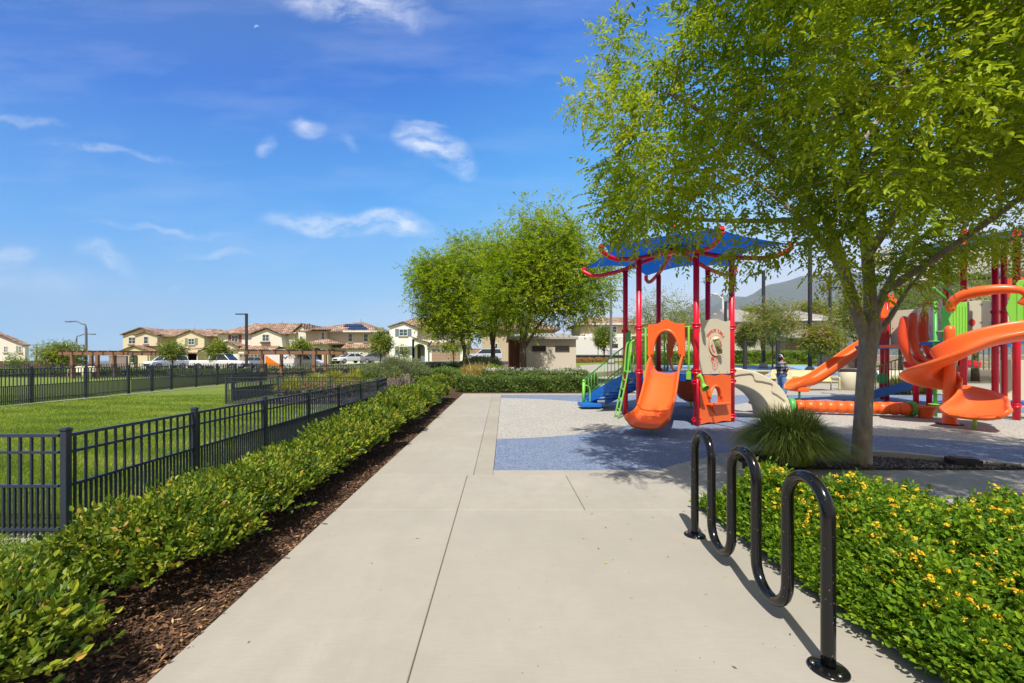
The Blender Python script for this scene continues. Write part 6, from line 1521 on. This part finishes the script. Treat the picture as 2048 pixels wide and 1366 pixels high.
# travel trailer
x = WX(1200, 53); tr = empty('travel_trailer', (x, 53, gz(x, 53)), 0, 'long white travel trailer parked behind the tan restroom building', 'trailer', 'cars and trucks parked beyond the park')
m = MB(); m.box(-3.6, 3.6, -1.2, 1.2, .75, 3.15); m.build('body', M['white'], tr, bevel=.15, seg=3); m = MB(); m.box(-.55, -.47, -1.215, -1.202, .9, 2.9); m.box(-.47, .3, -1.212, -1.203, 2.86, 2.9); m.build('door_frame', paint('dark_bolt', (.03, .03, .04), .4), tr)
m = MB(); m.box(-.15, .2, -1.22, -1.203, 2.35, 2.55); m.box(.9, 1.9, -1.22, -1.203, 1.7, 2.2); m.build('window', M['carglass'], tr); m = MB(); m.box(.6, 2.0, -1.225, -1.203, 1.0, 1.45); m.build('locker_door', paint('pale_grey', (.5, .52, .55), .4), tr)
for xw in (-.4, .5):
    m = MB(); m.tube([(xw, -1.12, .38), (xw, -.9, .38)], .36, 20); w_ = m.build('wheel', M['tyre'], tr); m = MB(); m.tube([(xw, -1.14, .38), (xw, -1.121, .38)], .22, 12); m.build('rim', M['rim'], w_)
m = MB(); m.box(-3.2, 3.2, -1.1, 1.1, .5, .74); m.build('chassis', M['tyre'], tr)

# ------------------------------------------------------------ pergolas
M['timber'] = paint('red_brown_timber', (.24, .12, .075), .75, var=.2, scale=2)
def pergola(pxs, px0, px1, pyt, Y, label, d=2.6):
    x0, x1 = WX(px0, Y), WX(px1, Y); zt = WZ(pyt, Y); r = empty('pergola', ((x0 + x1) / 2, Y, 0), 0, label, 'pergola', 'timber pergolas')
    for i, px in enumerate(pxs):
        x = WX(px, Y); yy = Y if i % 2 == 0 else Y + d; x = WX(px, yy); m = MB(); m.box(x - .10, x + .10, yy - .10, yy + .10, gz(x, yy), zt - .2); p = m.build('post', M['timber'], r, bevel=.01)
        m = MB(); m.box(x - .13, x + .13, yy - .13, yy + .13, zt * .45, zt * .45 + .15); m.build('post_band', M['wood_dark'], p)
    for yy in (Y, Y + d): m = MB(); m.box(x0, x1, yy - .07, yy + .07, zt - .22, zt); m.build('beam', M['timber'], r, bevel=.01)
    n = 7
    for i in range(n): x = lerp(x0 + .3, x1 - .3, i / (n - 1)); m = MB(); m.box(x - .05, x + .05, Y - .5, Y + d + .5, zt + .003, zt + .12); m.build('rafter', M['timber'], r)
    unparent_fix(r)
pergola((145, 183, 195, 229), 118, 256, 704.5, 32.5, 'brown timber pergola over benches at the far side of the left lawn'); pergola((525, 563, 628, 651), 489, 668, 702.5, 31, 'brown timber pergola in front of the delivery van and the beige house')
m = MB(); m.cyl((WX(173, 32), 32, 0), .3, .9, 14, .34); m.thing('litter_bin', M['beige'], 'pale litter bin standing under the left pergola', 'litter bin')
def bench(x, y, rz, label, c):
    r = empty('bench', (x, y, gz(x, y)), rz, label, 'bench', 'park benches'); w = 1.85
    m = MB(); m.box(-w / 2, w / 2, -.22, .24, .43, .47); m.build('seat', c, r, bevel=.02)
    m = MB(); m.add([(-w / 2, .22, .46), (w / 2, .22, .46), (w / 2, .42, .92), (-w / 2, .42, .92)], [(0, 1, 2, 3)]); m.build('backrest', c, r, solid=.035)
    for s in (-1, 1):
        m = MB(); xx = s * (w / 2 + .02); m.tube(smoothpath([(xx, -.24, .02), (xx, -.24, .45), (xx, -.22, .62), (xx, .05, .66), (xx, .26, .64)], 4), .03, 8); m.tube([(xx, .25, .02), (xx, .24, .5), (xx, .42, .92)], .028, 8); m.build('leg', c, r)
    return r
M['bench'] = paint('cream_bench', (.66, .56, .30), .5, var=.05)
bench(WX(1633, 20.2), 20.2, R(4), 'cream metal bench behind the end of the orange slide, beside the round bin', M['bench']); bench(WX(1555, 22.5) + .5, 22.5, R(-60), 'cream metal bench half hidden behind the walking person', M['bench'])
b_ = bench(WX(1810, 21), 21, R(-8), 'pale concrete bench seen between the red posts of the large structure', M['beige']); bench(WX(165, 33.5), 33.5, 0, 'tan bench under the left pergola', M['beige'])
x, y_ = WX(1696, 20.6), 20.6; r = empty('trash_can', (x, y_, gz(x, y_)), 0, 'round cream trash can with dark lid at the end of the cream bench', 'trash can'); m = MB(); m.lathe((0, 0, 0), [(.30, 0), (.37, .03), (.38, .85), (.36, .88)], 24); m.build('body', M['beige'], r); m = MB(); m.lathe((0, 0, .885), [(.37, 0), (.38, .04), (.30, .12), (.12, .15), (0, .15)], 24); m.build('lid', M['tyre'], r)
def ptable(px, Y, label):
    x = WX(px, Y); r = empty('picnic_table', (x, Y, gz(x, Y)), R(10), label, 'picnic table', 'concrete picnic tables'); c = paint('cast_concrete', (.46, .41, .30), .9)
    m = MB(); m.box(-.9, .9, -.45, .45, .72, .80); m.build('table_top', c, r, bevel=.03); m = MB(); m.prism([(-.35, 0), (.35, 0), (.18, .35), (.40, .72), (-.40, .72), (-.18, .35)], -.2, .2, 'y'); m.build('pedestal', c, r, bevel=.04)
    for s in (-1, 1): m = MB(); m.prism([(-.55 + s * 1.35, 0), (.45 + s * 1.35, 0), (.32 + s * 1.35, .36), (.4 + s * 1.35, .48), (-.45 + s * 1.35, .48), (-.4 + s * 1.35, .36)], -.28, .28, 'y'); m.build('seat', c, r, bevel=.04)
ptable(1522, 25.5, 'concrete picnic table with end seats behind the arch climber'); ptable(1392, 27, 'concrete picnic table seen through the tower posts')
m = MB(); m.lathe((WX(1017, 25), 25, gz(.4, 25)), [(.24, 0), (.30, .05), (.33, .72), (.31, .75), (.0, .7)], 20); m.thing('planter_pot', M['beige'], 'round beige concrete planter beside the restroom building', 'planter')

# ------------------------------------------------------------ lamp posts
M['lamp'] = paint('bronze_lamp_paint', (.035, .033, .035), .5); M['lampg'] = paint('grey_lamp_paint', (.16, .17, .18), .5)
def lamp(px, Y, pyt, label, head=-1, kind='shoebox', w=.085, mat=None, base=True):
    mat = mat or M['lamp']; x = WX(px, Y); z0 = gz(x, Y); zt = WZ(pyt, Y); r = empty('lamp_post', (x, Y, z0), 0, label, 'lamp post', 'lamp posts of the park and street'); H = zt - z0
    m = MB()
    if kind == 'curved': m.tube(smoothpath([(0, 0, 0), (0, 0, H * .86), (head * .4, 0, H * .95), (head * 1.0, 0, H), (head * 1.7, 0, H)], 5), [w] * 6 + [w * .6] * 15, 10)
    else: m.cbox((0, 0, H / 2), (w * 2, w * 2, H))
    m.build('pole', mat, r)
    m = MB()
    if kind == 'curved': m.cbox((head * 1.9, 0, H - .02), (.6, .25, .12)); m.build('lamp_head', M['lampg'], r, bevel=.04)
    elif kind == 'flat': hl_ = 1.1 if H > 4 else .5; m.cbox((head * hl_ / 2, 0, H - .06), (hl_, .3, .10)); m.build('lamp_head', mat, r, bevel=.02)
    else:
        m.tube([(0, 0, H - .25), (head * .35, 0, H - .2)], .05, 8); m.prism([(head * .3, H - .32), (head * .3, H - .12), (head * .7, H - .16), (head * 1.15, H - .42), (head * 1.1, H - .47), (head * .7, H - .38)][::1 if head > 0 else -1], -.2, .2, 'y'); m.build('lamp_head', mat, r, bevel=.02)
    if base: m = MB(); m.lathe((0, 0, 0), [(w * 3.4, 0), (w * 3.4, .25), (w * 2, .42), (w * 1.4, .45)], 16); m.build('footing', M['curb'], r)
    return r
lamp(493, 44, 627, 'dark square lamp post with flat head in front of the cream house', -1, 'flat', .10); lamp(1222, 40, 580, 'grey lamp post rising behind the round-headed tree and the green stair rail', 1, 'flat', .09, M['lampg'])
lamp(1527, 36, 541, 'bronze lamp post with angled head standing left of the walking person', -1, w=.095); lamp(1620, 33, 480, 'tall dark lamp post whose top is lost in the big tree', -1, w=.10); lamp(1660, 42, 549, 'lamp post with angled head on a concrete footing behind the straight orange slide', -1, w=.095)
lamp(172, 46, 643, 'grey street lamp with long curved arm above the left pergola', -1, 'curved', .11, M['lampg']); lamp(1446, 74, 589, 'white street lamp with curved arm before the mountain', -1, 'curved', .2, M['white'])
lamp(1451, 60, 603, 'black lamp post beside the white street lamp', 1, 'flat', .14)
r = lamp(153, 50, 668, 'slim street lamp with hanging lantern left of the curved lamp', 1, 'curved', .08, M['lampg'])
for px, lab in ((1490, 'short black court light post left of the picnic table'), (1556, 'short black court light post behind the person')): lamp(px, 30, 682, lab, 1, 'flat', .10, M['lamp'], base=False)
for i, (px, Y, pyt) in enumerate([(73, 120, 688), (168, 125, 690)]):
    x = WX(px, Y); z0 = gz(x, Y) - 2; zt = WZ(pyt, Y); r = empty('utility_pole', (x, Y, z0), 0, ('wooden utility pole with crossarms beyond the far left house', 'distant wooden utility pole behind the curved street lamp')[i], 'utility pole', 'utility poles'); m = MB(); m.cyl((0, 0, 0), .17, zt - z0, 8); m.build('pole', M['wood_dark'], r)
    m = MB(); m.box(-1.1, 1.1, -.08, .08, zt - z0 - .35, zt - z0 - .2); m.build('crossarm', M['wood_dark'], r); m = MB(); m.box(-.9, .9, -.08, .08, zt - z0 - 1.1, zt - z0 - .95); m.build('crossarm', M['wood_dark'], r)

# ------------------------------------------------------------ background planting
M['magnolia'] = leaf_mat('magnolia_leaf', [(0, (.04, .09, .008)), (.5, (.17, .25, .018)), (1, (.45, .48, .05))], .35, .2, spec=.6)
M['myrtle'] = leaf_mat('crape_myrtle_leaf', [(0, (.06, .10, .012)), (.5, (.19, .25, .025)), (.85, (.38, .34, .05)), (1, (.42, .20, .08))], .6, .3)
M['pink'] = leaf_mat('pink_blossom', [(0, (.50, .20, .26)), (1, (.75, .50, .52))], .7, .3, (.8, .5, .5)); M['whitebl'] = leaf_mat('white_blossom', [(0, (.6, .55, .58)), (1, (.85, .8, .82))], .7, .2, (.8, .8, .8))
M['olive'] = leaf_mat('grey_sage_leaf', [(0, (.07, .10, .045)), (.5, (.17, .21, .10)), (1, (.32, .35, .19))], .8, .2); M['clip'] = leaf_mat('clipped_hedge_leaf', [(0, (.02, .06, .007)), (.5, (.07, .14, .014)), (1, (.20, .29, .03))], .5, .2)
M['clipb'] = leaf_mat('bright_hedge_leaf', [(0, (.06, .13, .010)), (.5, (.15, .26, .02)), (1, (.32, .42, .04))], .5, .25)
def small_tree(px, Y, pyt, pyc, wpx, label, mat, n=34, per=20, lfl=(.16, .075), K=5, seed=1, name='small_tree', bark_=None, blossoms=None, tr=.07, droop=.1, group='young trees before the houses', twl=None, multi=1):
    x = WX(px, Y); z0 = gz(x, Y); zt, zc = WZ(pyt, Y) - z0, WZ(pyc, Y) - z0; w = wpx / F * Y / 2; rng = np.random.default_rng(seed)
    att = cloud_pts(n, (0, 0, (zt + zc) / 2), (w * .85, w * .8, (zt - zc) / 2 * .85), rng, shell=.25, mind=w * .22)
    limbs = []; zb = zc + (zt - zc) * .15
    for k in range(4 if multi == 1 else multi): a = k * 6.283 / 4 + seed; limbs.append(([(0, 0, zb * .75), (math.cos(a) * w * .15, math.sin(a) * w * .15, zb), (math.cos(a) * w * .45, math.sin(a) * w * .45, lerp(zb, zt, .4)), (math.cos(a) * w * .6, math.sin(a) * w * .6, lerp(zb, zt, .75))], tr * .7, tr * .2))
    return tree(name, (x, Y, z0), label, limbs, att, mat, bark_ or M['bark2'], [(0, 0, 0), (.02, 0, zb * .5), (0, 0, zb)], [tr * 1.3, tr, tr * .9], K=K, leafL=w * .18 if twl is None else twl * .5, lfl=lfl, per=per, seed=seed, group=group, droop=droop, twl=w * .34 if twl is None else twl, br_r=tr * .3, blossoms=blossoms, shape=4)
small_tree(345, 46, 682, 722, 50, 'dark leafy street tree in front of the yellow house and the white SUV', M['magnolia'], 50, 34, (.15, .07), seed=2); small_tree(437, 46, 679, 722, 44, 'bushy yellow-green magnolia between the yellow and the cream house', M['magnolia'], 48, 34, (.17, .09), seed=3)
small_tree(601, 48, 679, 710, 46, 'magnolia rising above the right-hand pergola', M['magnolia'], 46, 34, (.17, .09), seed=4); small_tree(761, 54, 656, 712, 50, 'tall oval magnolia between the beige and the white house', M['magnolia'], 76, 34, (.17, .09), seed=5)
small_tree(808, 50, 688, 713, 34, 'small young tree in a planter before the white house', M['magnolia'], 22, 14, (.13, .07), seed=6); small_tree(907, 48, 680, 706, 52, 'thin leaning young tree before the brown garage door', M['magnolia'], 26, 14, (.14, .07), seed=7)
small_tree(1208, 46, 650, 700, 46, 'yellow-green magnolia in front of the white travel trailer', M['magnolia'], 56, 34, (.15, .08), seed=8)
small_tree(122, 44, 687, 732, 78, 'broad spreading tree behind the fence left of the pergola', M['magnolia'], 76, 34, (.17, .08), seed=9, tr=.1); small_tree(36, 50, 706, 738, 42, 'pale green bush by the brown wall at the far left', M['clipb'], 30, 18, (.13, .07), seed=10, name='bush')
for i, (px, Y, t, c_, w, s, lab) in enumerate([(1335, 33, 590, 705, 165, 12, 'crape myrtle with pale blossoms seen through the tower posts'), (1545, 34, 598, 695, 112, 13, 'pink flowering crape myrtle behind the walking person'), (1492, 36, 648, 696, 40, 14, 'small low crape myrtle hard against the tower, right of its red post'),
                                     (1642, 31, 652, 708, 78, 15, 'pink crape myrtle between the two dark lamp posts'), (1712, 35, 580, 690, 110, 16, 'crape myrtle with pink flowers partly behind the big trunk')]):
    small_tree(px, Y, t, c_, w, lab, M['myrtle'], 95, 27, (.12, .07), K=6, seed=s, name='crape_myrtle', tr=.06, blossoms=(M['whitebl'] if i == 0 else M['pink'], 95, .10), group='crape myrtles around the court')
small_tree(1950, 27, 520, 690, 330, 'wide dense tree behind the red posts of the large structure', M['clipb'], 150, 34, (.11, .06), K=6, seed=17, name='background_tree', tr=.16); small_tree(1800, 29, 560, 700, 140, 'bright bushy tree behind the tusk-like climbers', M['clipb'], 80, 28, (.10, .055), K=6, seed=18, name='background_tree', tr=.1)
for i, (px, Y, t, c_, w, lab) in enumerate([(1610, 90, 598, 640, 60, 'brownish tree crown above the grey roof'), (1650, 88, 600, 642, 56, 'olive tree crown right of the brownish one above the roofs'), (1500, 110, 612, 640, 60, 'low green treetop beyond the leftmost grey roof'), (1690, 85, 606, 650, 60, 'treetop beyond the roofs beside the big trunk')]):
    small_tree(px, Y, t, c_, w, lab, M['myrtle'], 40, 22, (.28, .16), K=5, seed=30 + i, name='background_tree', tr=.2, group='trees beyond the roofs')

# the three round-headed trees at the end of the path
M['elm'] = leaf_mat('mid_tree_leaf', [(0, (.05, .12, .006)), (.35, (.16, .27, .010)), (.7, (.34, .45, .015)), (1, (.60, .58, .03))], .6, .42, (.6, .75, .02), spec=.2)
def mid_tree(px, Y, blobs, label, seed, n, per, lean=0, tr=.16):
    x = WX(px, Y); rng = np.random.default_rng(seed); att = []
    for (bx, by, brx, bry, k) in blobs:
        X, Z, rx, rz_ = WX(bx, Y) - x, WZ(by, Y), brx / F * Y, bry / F * Y; att += cloud_pts(int(n * k), (X, 0, Z), (rx, rx * .8, rz_), rng, shell=.3, mind=.5)
    ax = sum(WX(b[0], Y) - x for b in blobs) / len(blobs); az = sum(WZ(b[1], Y) for b in blobs) / len(blobs)
    for _ in range(int(n * .16)):
        p = att[int(rng.integers(0, len(att)))]; d_ = np.array([p[0] - ax, p[1], p[2] - az]); dn = np.linalg.norm(d_)
        if dn > 1.6 and d_[2] > -.6: att.append(p + d_ / dn * rng.uniform(.4, 1.1))
    zt = WZ(640, Y); limbs = []
    for k, (bx, by, brx, bry, _) in enumerate(blobs):
        X, Z = WX(bx, Y) - x, WZ(by, Y); limbs.append(([(lean * .8, 0, 2.0), (lerp(lean, X, .35), .3 * math.sin(k * 2), lerp(2.2, Z, .45)), (X * .9, .5 * math.sin(k * 3), Z), (X * 1.05, .6 * math.sin(k), Z + bry / F * Y * .6)], tr * .5, .02))
    return tree('park_tree', (x, Y, 0), label, limbs, att, M['elm'], M['bark2'], [(0, 0, 0), (lean * .5, 0, 1.2), (lean, 0, 2.4)], [tr * 1.3, tr, tr * .9], K=6, leafL=.34, lfl=(.16, .075), per=int(per * 1.9), seed=seed, group='round-headed trees at the end of the path', droop=.18, twl=.85, br_r=.03, shape=4)
mid_tree(1046, 24.5, [(1095, 520, 75, 80, .28), (1155, 575, 70, 72, .28), (1045, 590, 95, 72, .30), (1020, 530, 60, 45, .10), (1100, 475, 65, 40, .12)], 'round-headed tree with leaning grey trunk beside the restroom building, its crown the highest', 61, 330, 17, lean=-.0, tr=.20)
mid_tree(986, 30, [(975, 570, 100, 85, .5), (1000, 610, 85, 55, .3), (945, 510, 50, 35, .1), (1010, 500, 50, 40, .1)], 'middle round-headed tree with straight dark reddish trunk', 62, 260, 15, tr=.17)
mid_tree(929, 28, [(885, 585, 60, 72, .5), (910, 640, 60, 48, .3), (862, 540, 36, 25, .1), (920, 530, 60, 40, .1)], 'round-headed tree nearest the white house, with slim grey trunk', 63, 260, 15, tr=.12)

# hedges
def hedge(x0, x1, y0, y1, h, n, mat, label, leaf=.07, name='clipped_hedge', cat='hedge', group='clipped hedges', bl=None):
    zc = gz((x0 + x1) / 2, (y0 + y1) / 2); r = empty(name, ((x0 + x1) / 2, (y0 + y1) / 2, zc), 0, label, cat, group); hx, hy = (x1 - x0) / 2, (y1 - y0) / 2
    P = np.stack([npr.uniform(-hx, hx, n), npr.uniform(-hy, hy, n), npr.uniform(.03, h, n)], 1); f = npr.integers(0, 4, n)
    P[:, 1] = np.where(f <= 1, -hy + npr.uniform(-.03, .14, n), P[:, 1]); P[:, 2] = np.where(f == 2, h - npr.uniform(-.02, .14, n), P[:, 2]); P[:, 0] = np.where(f == 3, np.sign(P[:, 0]) * hx, P[:, 0])
    P += npr.normal(size=P.shape) * .035; P[:, 2] += .05 * np.sin(P[:, 0] * 4 + 1) * P[:, 2] / h + .03 * np.sin(P[:, 0] * 9.3 + P[:, 1] * 5); P[:, 1] += .05 * np.sin(P[:, 0] * 3.3 + P[:, 2] * 4)
    D = rdir(n); D[:, 2] += .3; N = rdir(n) * .7 + np.array([[0, -.4, .7]]); L = leaf * npr.uniform(.6, 1.4, n)
    cl = .5 + .5 * np.sin(P[:, 0] * 5.1 + P[:, 2] * 6) * np.sin(P[:, 0] * 2.3); t = np.clip(npr.uniform(0, .75, n) + .25 * cl, 0, 1)
    v, fc, t = leaves_np(P, D, N, L, L * .55, t, shape=4); np_mesh('foliage', v, fc, mat, r, tint=t)
    m = MB(); m.box(-hx + .18, hx - .18, -hy + .18, hy - .1, -.2, h - .16); m.build('stems', M['twig'], r)  # added solid core box that blocks the view through the leaves, not stems
    if bl:
        nb = bl[1]; P = np.stack([npr.uniform(-hx, hx, nb), npr.uniform(-hy, hy, nb), h + npr.uniform(-.05, .12, nb)], 1); ci = np.repeat(np.arange(nb), 6); P = P[ci] + rdir(len(ci)) * .045
        v, fc, t = leaves_np(P, rdir(len(ci)), rdir(len(ci)), np.full(len(ci), .05), np.full(len(ci), .045), npr.uniform(0, 1, len(ci)), shape=4); np_mesh('blossoms', v, fc, bl[0], r, tint=t)
    return r
hedge(-1.95, 4.3, 19.0, 20.1, .72, 15000, M['clip'], 'long dark clipped hedge across the end of the path and the rubber surface'); hedge(-.9, 4.2, 20.8, 21.8, .95, 9000, M['clip'], 'second clipped hedge tier with pale flowers just behind the long dark hedge', bl=(M['whitebl'], 150))
hedge(-4.3, -2.0, 21.6, 23, .95, 8000, M['clip'], 'dark clipped hedge block right of the shaggy grey bush'); hedge(-6.2, -.6, 31, 32.6, 1.15, 9000, M['clip'], 'long hedge in front of the white house, left tier', .09)
hedge(-5.6, -1.6, 26.2, 27.2, .95, 5000, M['clip'], 'low hedge between the two footpaths behind the dark block', .08)
hedge(WX(1465, 40), WX(1632, 40), 40, 41.6, 1.15, 14000, M['clipb'], 'bright green clipped hedge behind the blue court', .12); hedge(WX(1640, 40), WX(1735, 40), 40.4, 42, 1.25, 7000, M['clip'], 'dark green clipped hedge right of the tall lamp post', .12); hedge(WX(1270, 38), WX(1440, 38), 38.5, 40, 1.15, 9000, M['clipb'], 'bright clipped hedge seen through the tower legs', .12)
# shaggy sage bush on bare woody stems
r = empty('sage_bush', (-4.35, 17.6, 0), 0, 'shaggy grey-green bush on bare woody stems at the end of the fence', 'bush'); rng = np.random.default_rng(77); m = MB(); q_ = random.Random(5)
for i in range(46):
    a = q_.uniform(0, 6.283); rr = q_.uniform(.4, 1.0); e = Vector((math.cos(a) * rr, math.sin(a) * rr * .8, q_.uniform(.65, 1.0))); b = Vector((math.cos(a) * .06, math.sin(a) * .06, 0)); mid = b.lerp(e, .5) + Vector((q_.uniform(-.1, .1), q_.uniform(-.1, .1), -.12)); m.tube([b, mid, e], [.022, .016, .008], 5)
m.build('stems', paint('pale_wood', (.30, .23, .18), .9), r)
ns = 2600; d = rdir(ns, rng); d[:, 2] = np.abs(d[:, 2]) * 1.0 - .12; B = d * lump(d, 8, .2)[:, None] * np.array([[1.05, .85, .55]]) * (1 - .4 * rng.uniform(0, 1, ns) ** 2)[:, None]; B[:, 2] += .95
a = sprigs(B, d + np.array([[0, 0, .5]]), rng.uniform(.1, .24, ns), 8, .055, .02, rng=rng); v, f, t = leaves_np(*a, shape=4); np_mesh('foliage', v, f, M['olive'], r, tint=t)
shrub('round_shrub', (-5.5, 19.6, 0), .85, .8, 1.15, 9000, .07, .035, M['clipb'], 'dense bright green shrub left of the shaggy grey bush', 'shrub', seed=91, twl=.14, shape=4)
shrub('round_shrub', (WX(965, 30), 29, .1), 1.3, 1.0, 1.55, 7000, .1, .04, M['olive'], 'pale grey-green rounded shrub before the garage of the white house', 'shrub', seed=92, twl=.2, shape=4)
shrub('round_shrub', (-.6, 23.2, 0), .7, .7, 1.1, 6000, .08, .04, M['clipb'], 'bright green shrub between the trunks behind the hedges', 'shrub', seed=93, twl=.16, shape=4)
yel = [(0, (.14, .15, .015)), (.5, (.34, .33, .03)), (1, (.60, .55, .12))]; gold = [(0, (.25, .17, .04)), (.5, (.50, .36, .10)), (1, (.75, .60, .28))]
for i, (px, Y, h_, lab) in enumerate([(585, 17.5, .75, 'yellow-green grass clump at the left end of the fenced bed'), (632, 18.6, .85, 'yellow-green grass clump second from the left in the fenced bed'), (668, 21, .95, 'yellow-green grass clump behind the middle post of the bed fence'), (705, 19.5, .85, 'yellow-green grass clump toward the right of the fenced bed'), (715, 23, 1.0, 'rear yellow-green grass clump near the fence corner')]):
    grass_clump('ornamental_grass', (WX(px, Y), Y, .01), h_, .75, 1500, yel, lab, group='ornamental grass clumps', w=.012, seed=50 + i)
for i, (px, lab) in enumerate([(940, 'golden dry grass clump, left of the pair behind the hedge'), (966, 'golden dry grass clump, right of the pair behind the hedge')]): grass_clump('ornamental_grass', (WX(px, 21.3 + i), 21.3 + i, 0), 1.25, .8, 1800, gold, lab, group='ornamental grass clumps', w=.012, seed=60 + i)
for i, (px, Y, lab) in enumerate([(1800, 17.9, 'dark green grass clump behind the red posts'), (1845, 18.3, 'dark grass clump right of the other behind the red posts'), (1720, 22.6, 'tan grass clump behind the round trash can'), (1640, 27, 'tan grass mound at the foot of the tall lamp post')]):
    grass_clump('ornamental_grass', (WX(px, Y), Y, 0), .8, .8, 1300, [(0, (.05, .06, .012)), (.5, (.13, .14, .03)), (1, (.32, .28, .1))] if i < 2 else [(0, (.18, .2, .03)), (.5, (.34, .32, .08)), (1, (.55, .48, .2))], lab, group='ornamental grass clumps', w=.011, seed=70 + i)
for i, (px, Y) in enumerate([(622, 16.6), (648, 16.4), (700, 16.9)]):
    x = WX(px, Y); r = shrub('flowering_shrub', (x, Y, 0), .45, .4, .62, 1800, .06, .03, M['myrtle'], ('pink flowering low shrub left in the fenced bed', 'pink flowering low shrub in the middle of the fenced bed', 'pink flowering low shrub right in the fenced bed')[i], 'shrub', 'low pink shrubs in the fenced bed', seed=95 + i, shape=4)
    nb = 60; P = rdir(nb) * np.array([[.42, .38, .26]]); P[:, 2] = np.abs(P[:, 2]) + .36; ci = np.repeat(np.arange(nb), 7); P = P[ci] + rdir(len(ci)) * .04; v, f, t = leaves_np(P, rdir(len(ci)), rdir(len(ci)), np.full(len(ci), .05), np.full(len(ci), .045), npr.uniform(0, .5, len(ci)), shape=4); np_mesh('blossoms', v, f, M['pink'], r, tint=t)
for i, (px, Y, w_, lab) in enumerate([(1165, 45, 3, 'reddish low planting below the travel trailer'), (290, 40, 6, 'orange and yellow low planting behind the gate of the far fence')]):
    n = 5000; x = WX(px, Y); P = np.stack([x + npr.uniform(-w_, w_, n), Y + npr.uniform(-1.2, 1.2, n), np.zeros(n)], 1); P[:, 2] = gz(x, Y) + npr.uniform(0, .45, n); rm = _cache.get('redleaf') or leaf_mat('redleaf', [(0, (.10, .12, .02)), (.4, (.35, .12, .05)), (1, (.55, .28, .10))], .7, .2)
    v, f, t = leaves_np(P, rdir(n), rdir(n), np.full(n, .15), np.full(n, .07), npr.uniform(0, 1, n), shape=4); tag(np_mesh('red_planting', v, f, rm, tint=t), lab, 'ground cover', kind='stuff')
# dark hedge rows behind the far lawn fence
hedge(-50, -22, 36, 37.4, .62, 13000, M['clip'], 'long dark low hedge behind the far lawn on the left', .12); hedge(-22, -8, 38.5, 40, .66, 7500, M['olive'], 'grey-green low hedge behind the right-hand pergola', .13)

# ------------------------------------------------------------ mountains
def mountain(name, prof, Y0, dep, mat, seed, zadd=0):
    q_ = np.random.default_rng(seed); nx, ny = 90, 26; xs_ = np.linspace(prof[0][0], prof[-1][0], nx); hp = np.interp(xs_, [p[0] for p in prof], [p[1] for p in prof]); v = []
    ph = q_.uniform(0, 6.28, 12)
    for j in range(ny):
        g = j / (ny - 1); Y = Y0 - dep * (1 - g)
        for i in range(nx):
            X = WX(xs_[i], Y0) * (.55 + .45 * (Y / Y0)); H = WZ(hp[i], Y0)
            rdg = sum(math.sin(X / (160 + 70 * k) + ph[k] + g * (2 + k)) * .5 ** (k * .4) for k in range(6)) * .05 + .04 * math.sin(X / 70 + 5 * math.sin(g * 5))
            s = sm(g) ** .9; hh = H * s * (1 + rdg * (1 - s) * 3); v.append((X, Y, max(-40, hh) - 26 * (1 - g)))
    fs = [(j * nx + i, j * nx + i + 1, (j + 1) * nx + i + 1, (j + 1) * nx + i) for j in range(ny - 1) for i in range(nx - 1)]
    m = MB(); m.add(v, fs, True); o = m.build(name, mat, fixn=False); o['kind'] = 'structure'; return o
mt = NT('haze_tinted_chaparral'); vv_ = mt.coord('World'); n_ = mt.noise(vv_, .004, 8, .7); mt.set(Base_Color=mt.mix(n_, (.045, .07, .07), (.10, .12, .10)), Roughness=1); mt.bump(mt.noise(vv_, .006, 8, .7), 1, 40)  # slope colours carry a bluish tint standing in for distant haze
mountain('mountain', [(1180, 717), (1290, 680), (1390, 634), (1440, 603), (1478, 597), (1500, 592), (1530, 571), (1556, 567), (1575, 562), (1600, 553), (1650, 549), (1700, 547), (1790, 556), (1900, 575), (2050, 600), (2300, 660), (2500, 710)], 4300, 1700, mt.m, 3)
mountain('far_ridge', [(1250, 715), (1330, 640), (1390, 606), (1430, 588), (1460, 592), (1600, 600), (1800, 650), (2000, 700)], 6100, 900, mt.m, 4)
# air
m = MB(); m.box(-7000, 7600, -120, 7200, -33, 900); hz = m.build('haze', None if False else paint('haze_tmp', (1, 1, 1)), fixn=True); hm = bpy.data.materials.new('haze_air'); hm.use_nodes = True; hm.node_tree.nodes.clear()
ho = hm.node_tree.nodes.new('ShaderNodeOutputMaterial'); hv_ = hm.node_tree.nodes.new('ShaderNodeVolumePrincipled'); hv_.inputs['Color'].default_value = (.80, .88, 1.0, 1); hv_.inputs['Density'].default_value = .00009; hv_.inputs['Anisotropy'].default_value = 0.0
hm.node_tree.links.new(hv_.outputs[0], ho.inputs['Volume']); hz.data.materials.clear(); hz.data.materials.append(hm); tag(hz, kind='stuff', label='pale thin haze filling the air over the valley', cat='haze')
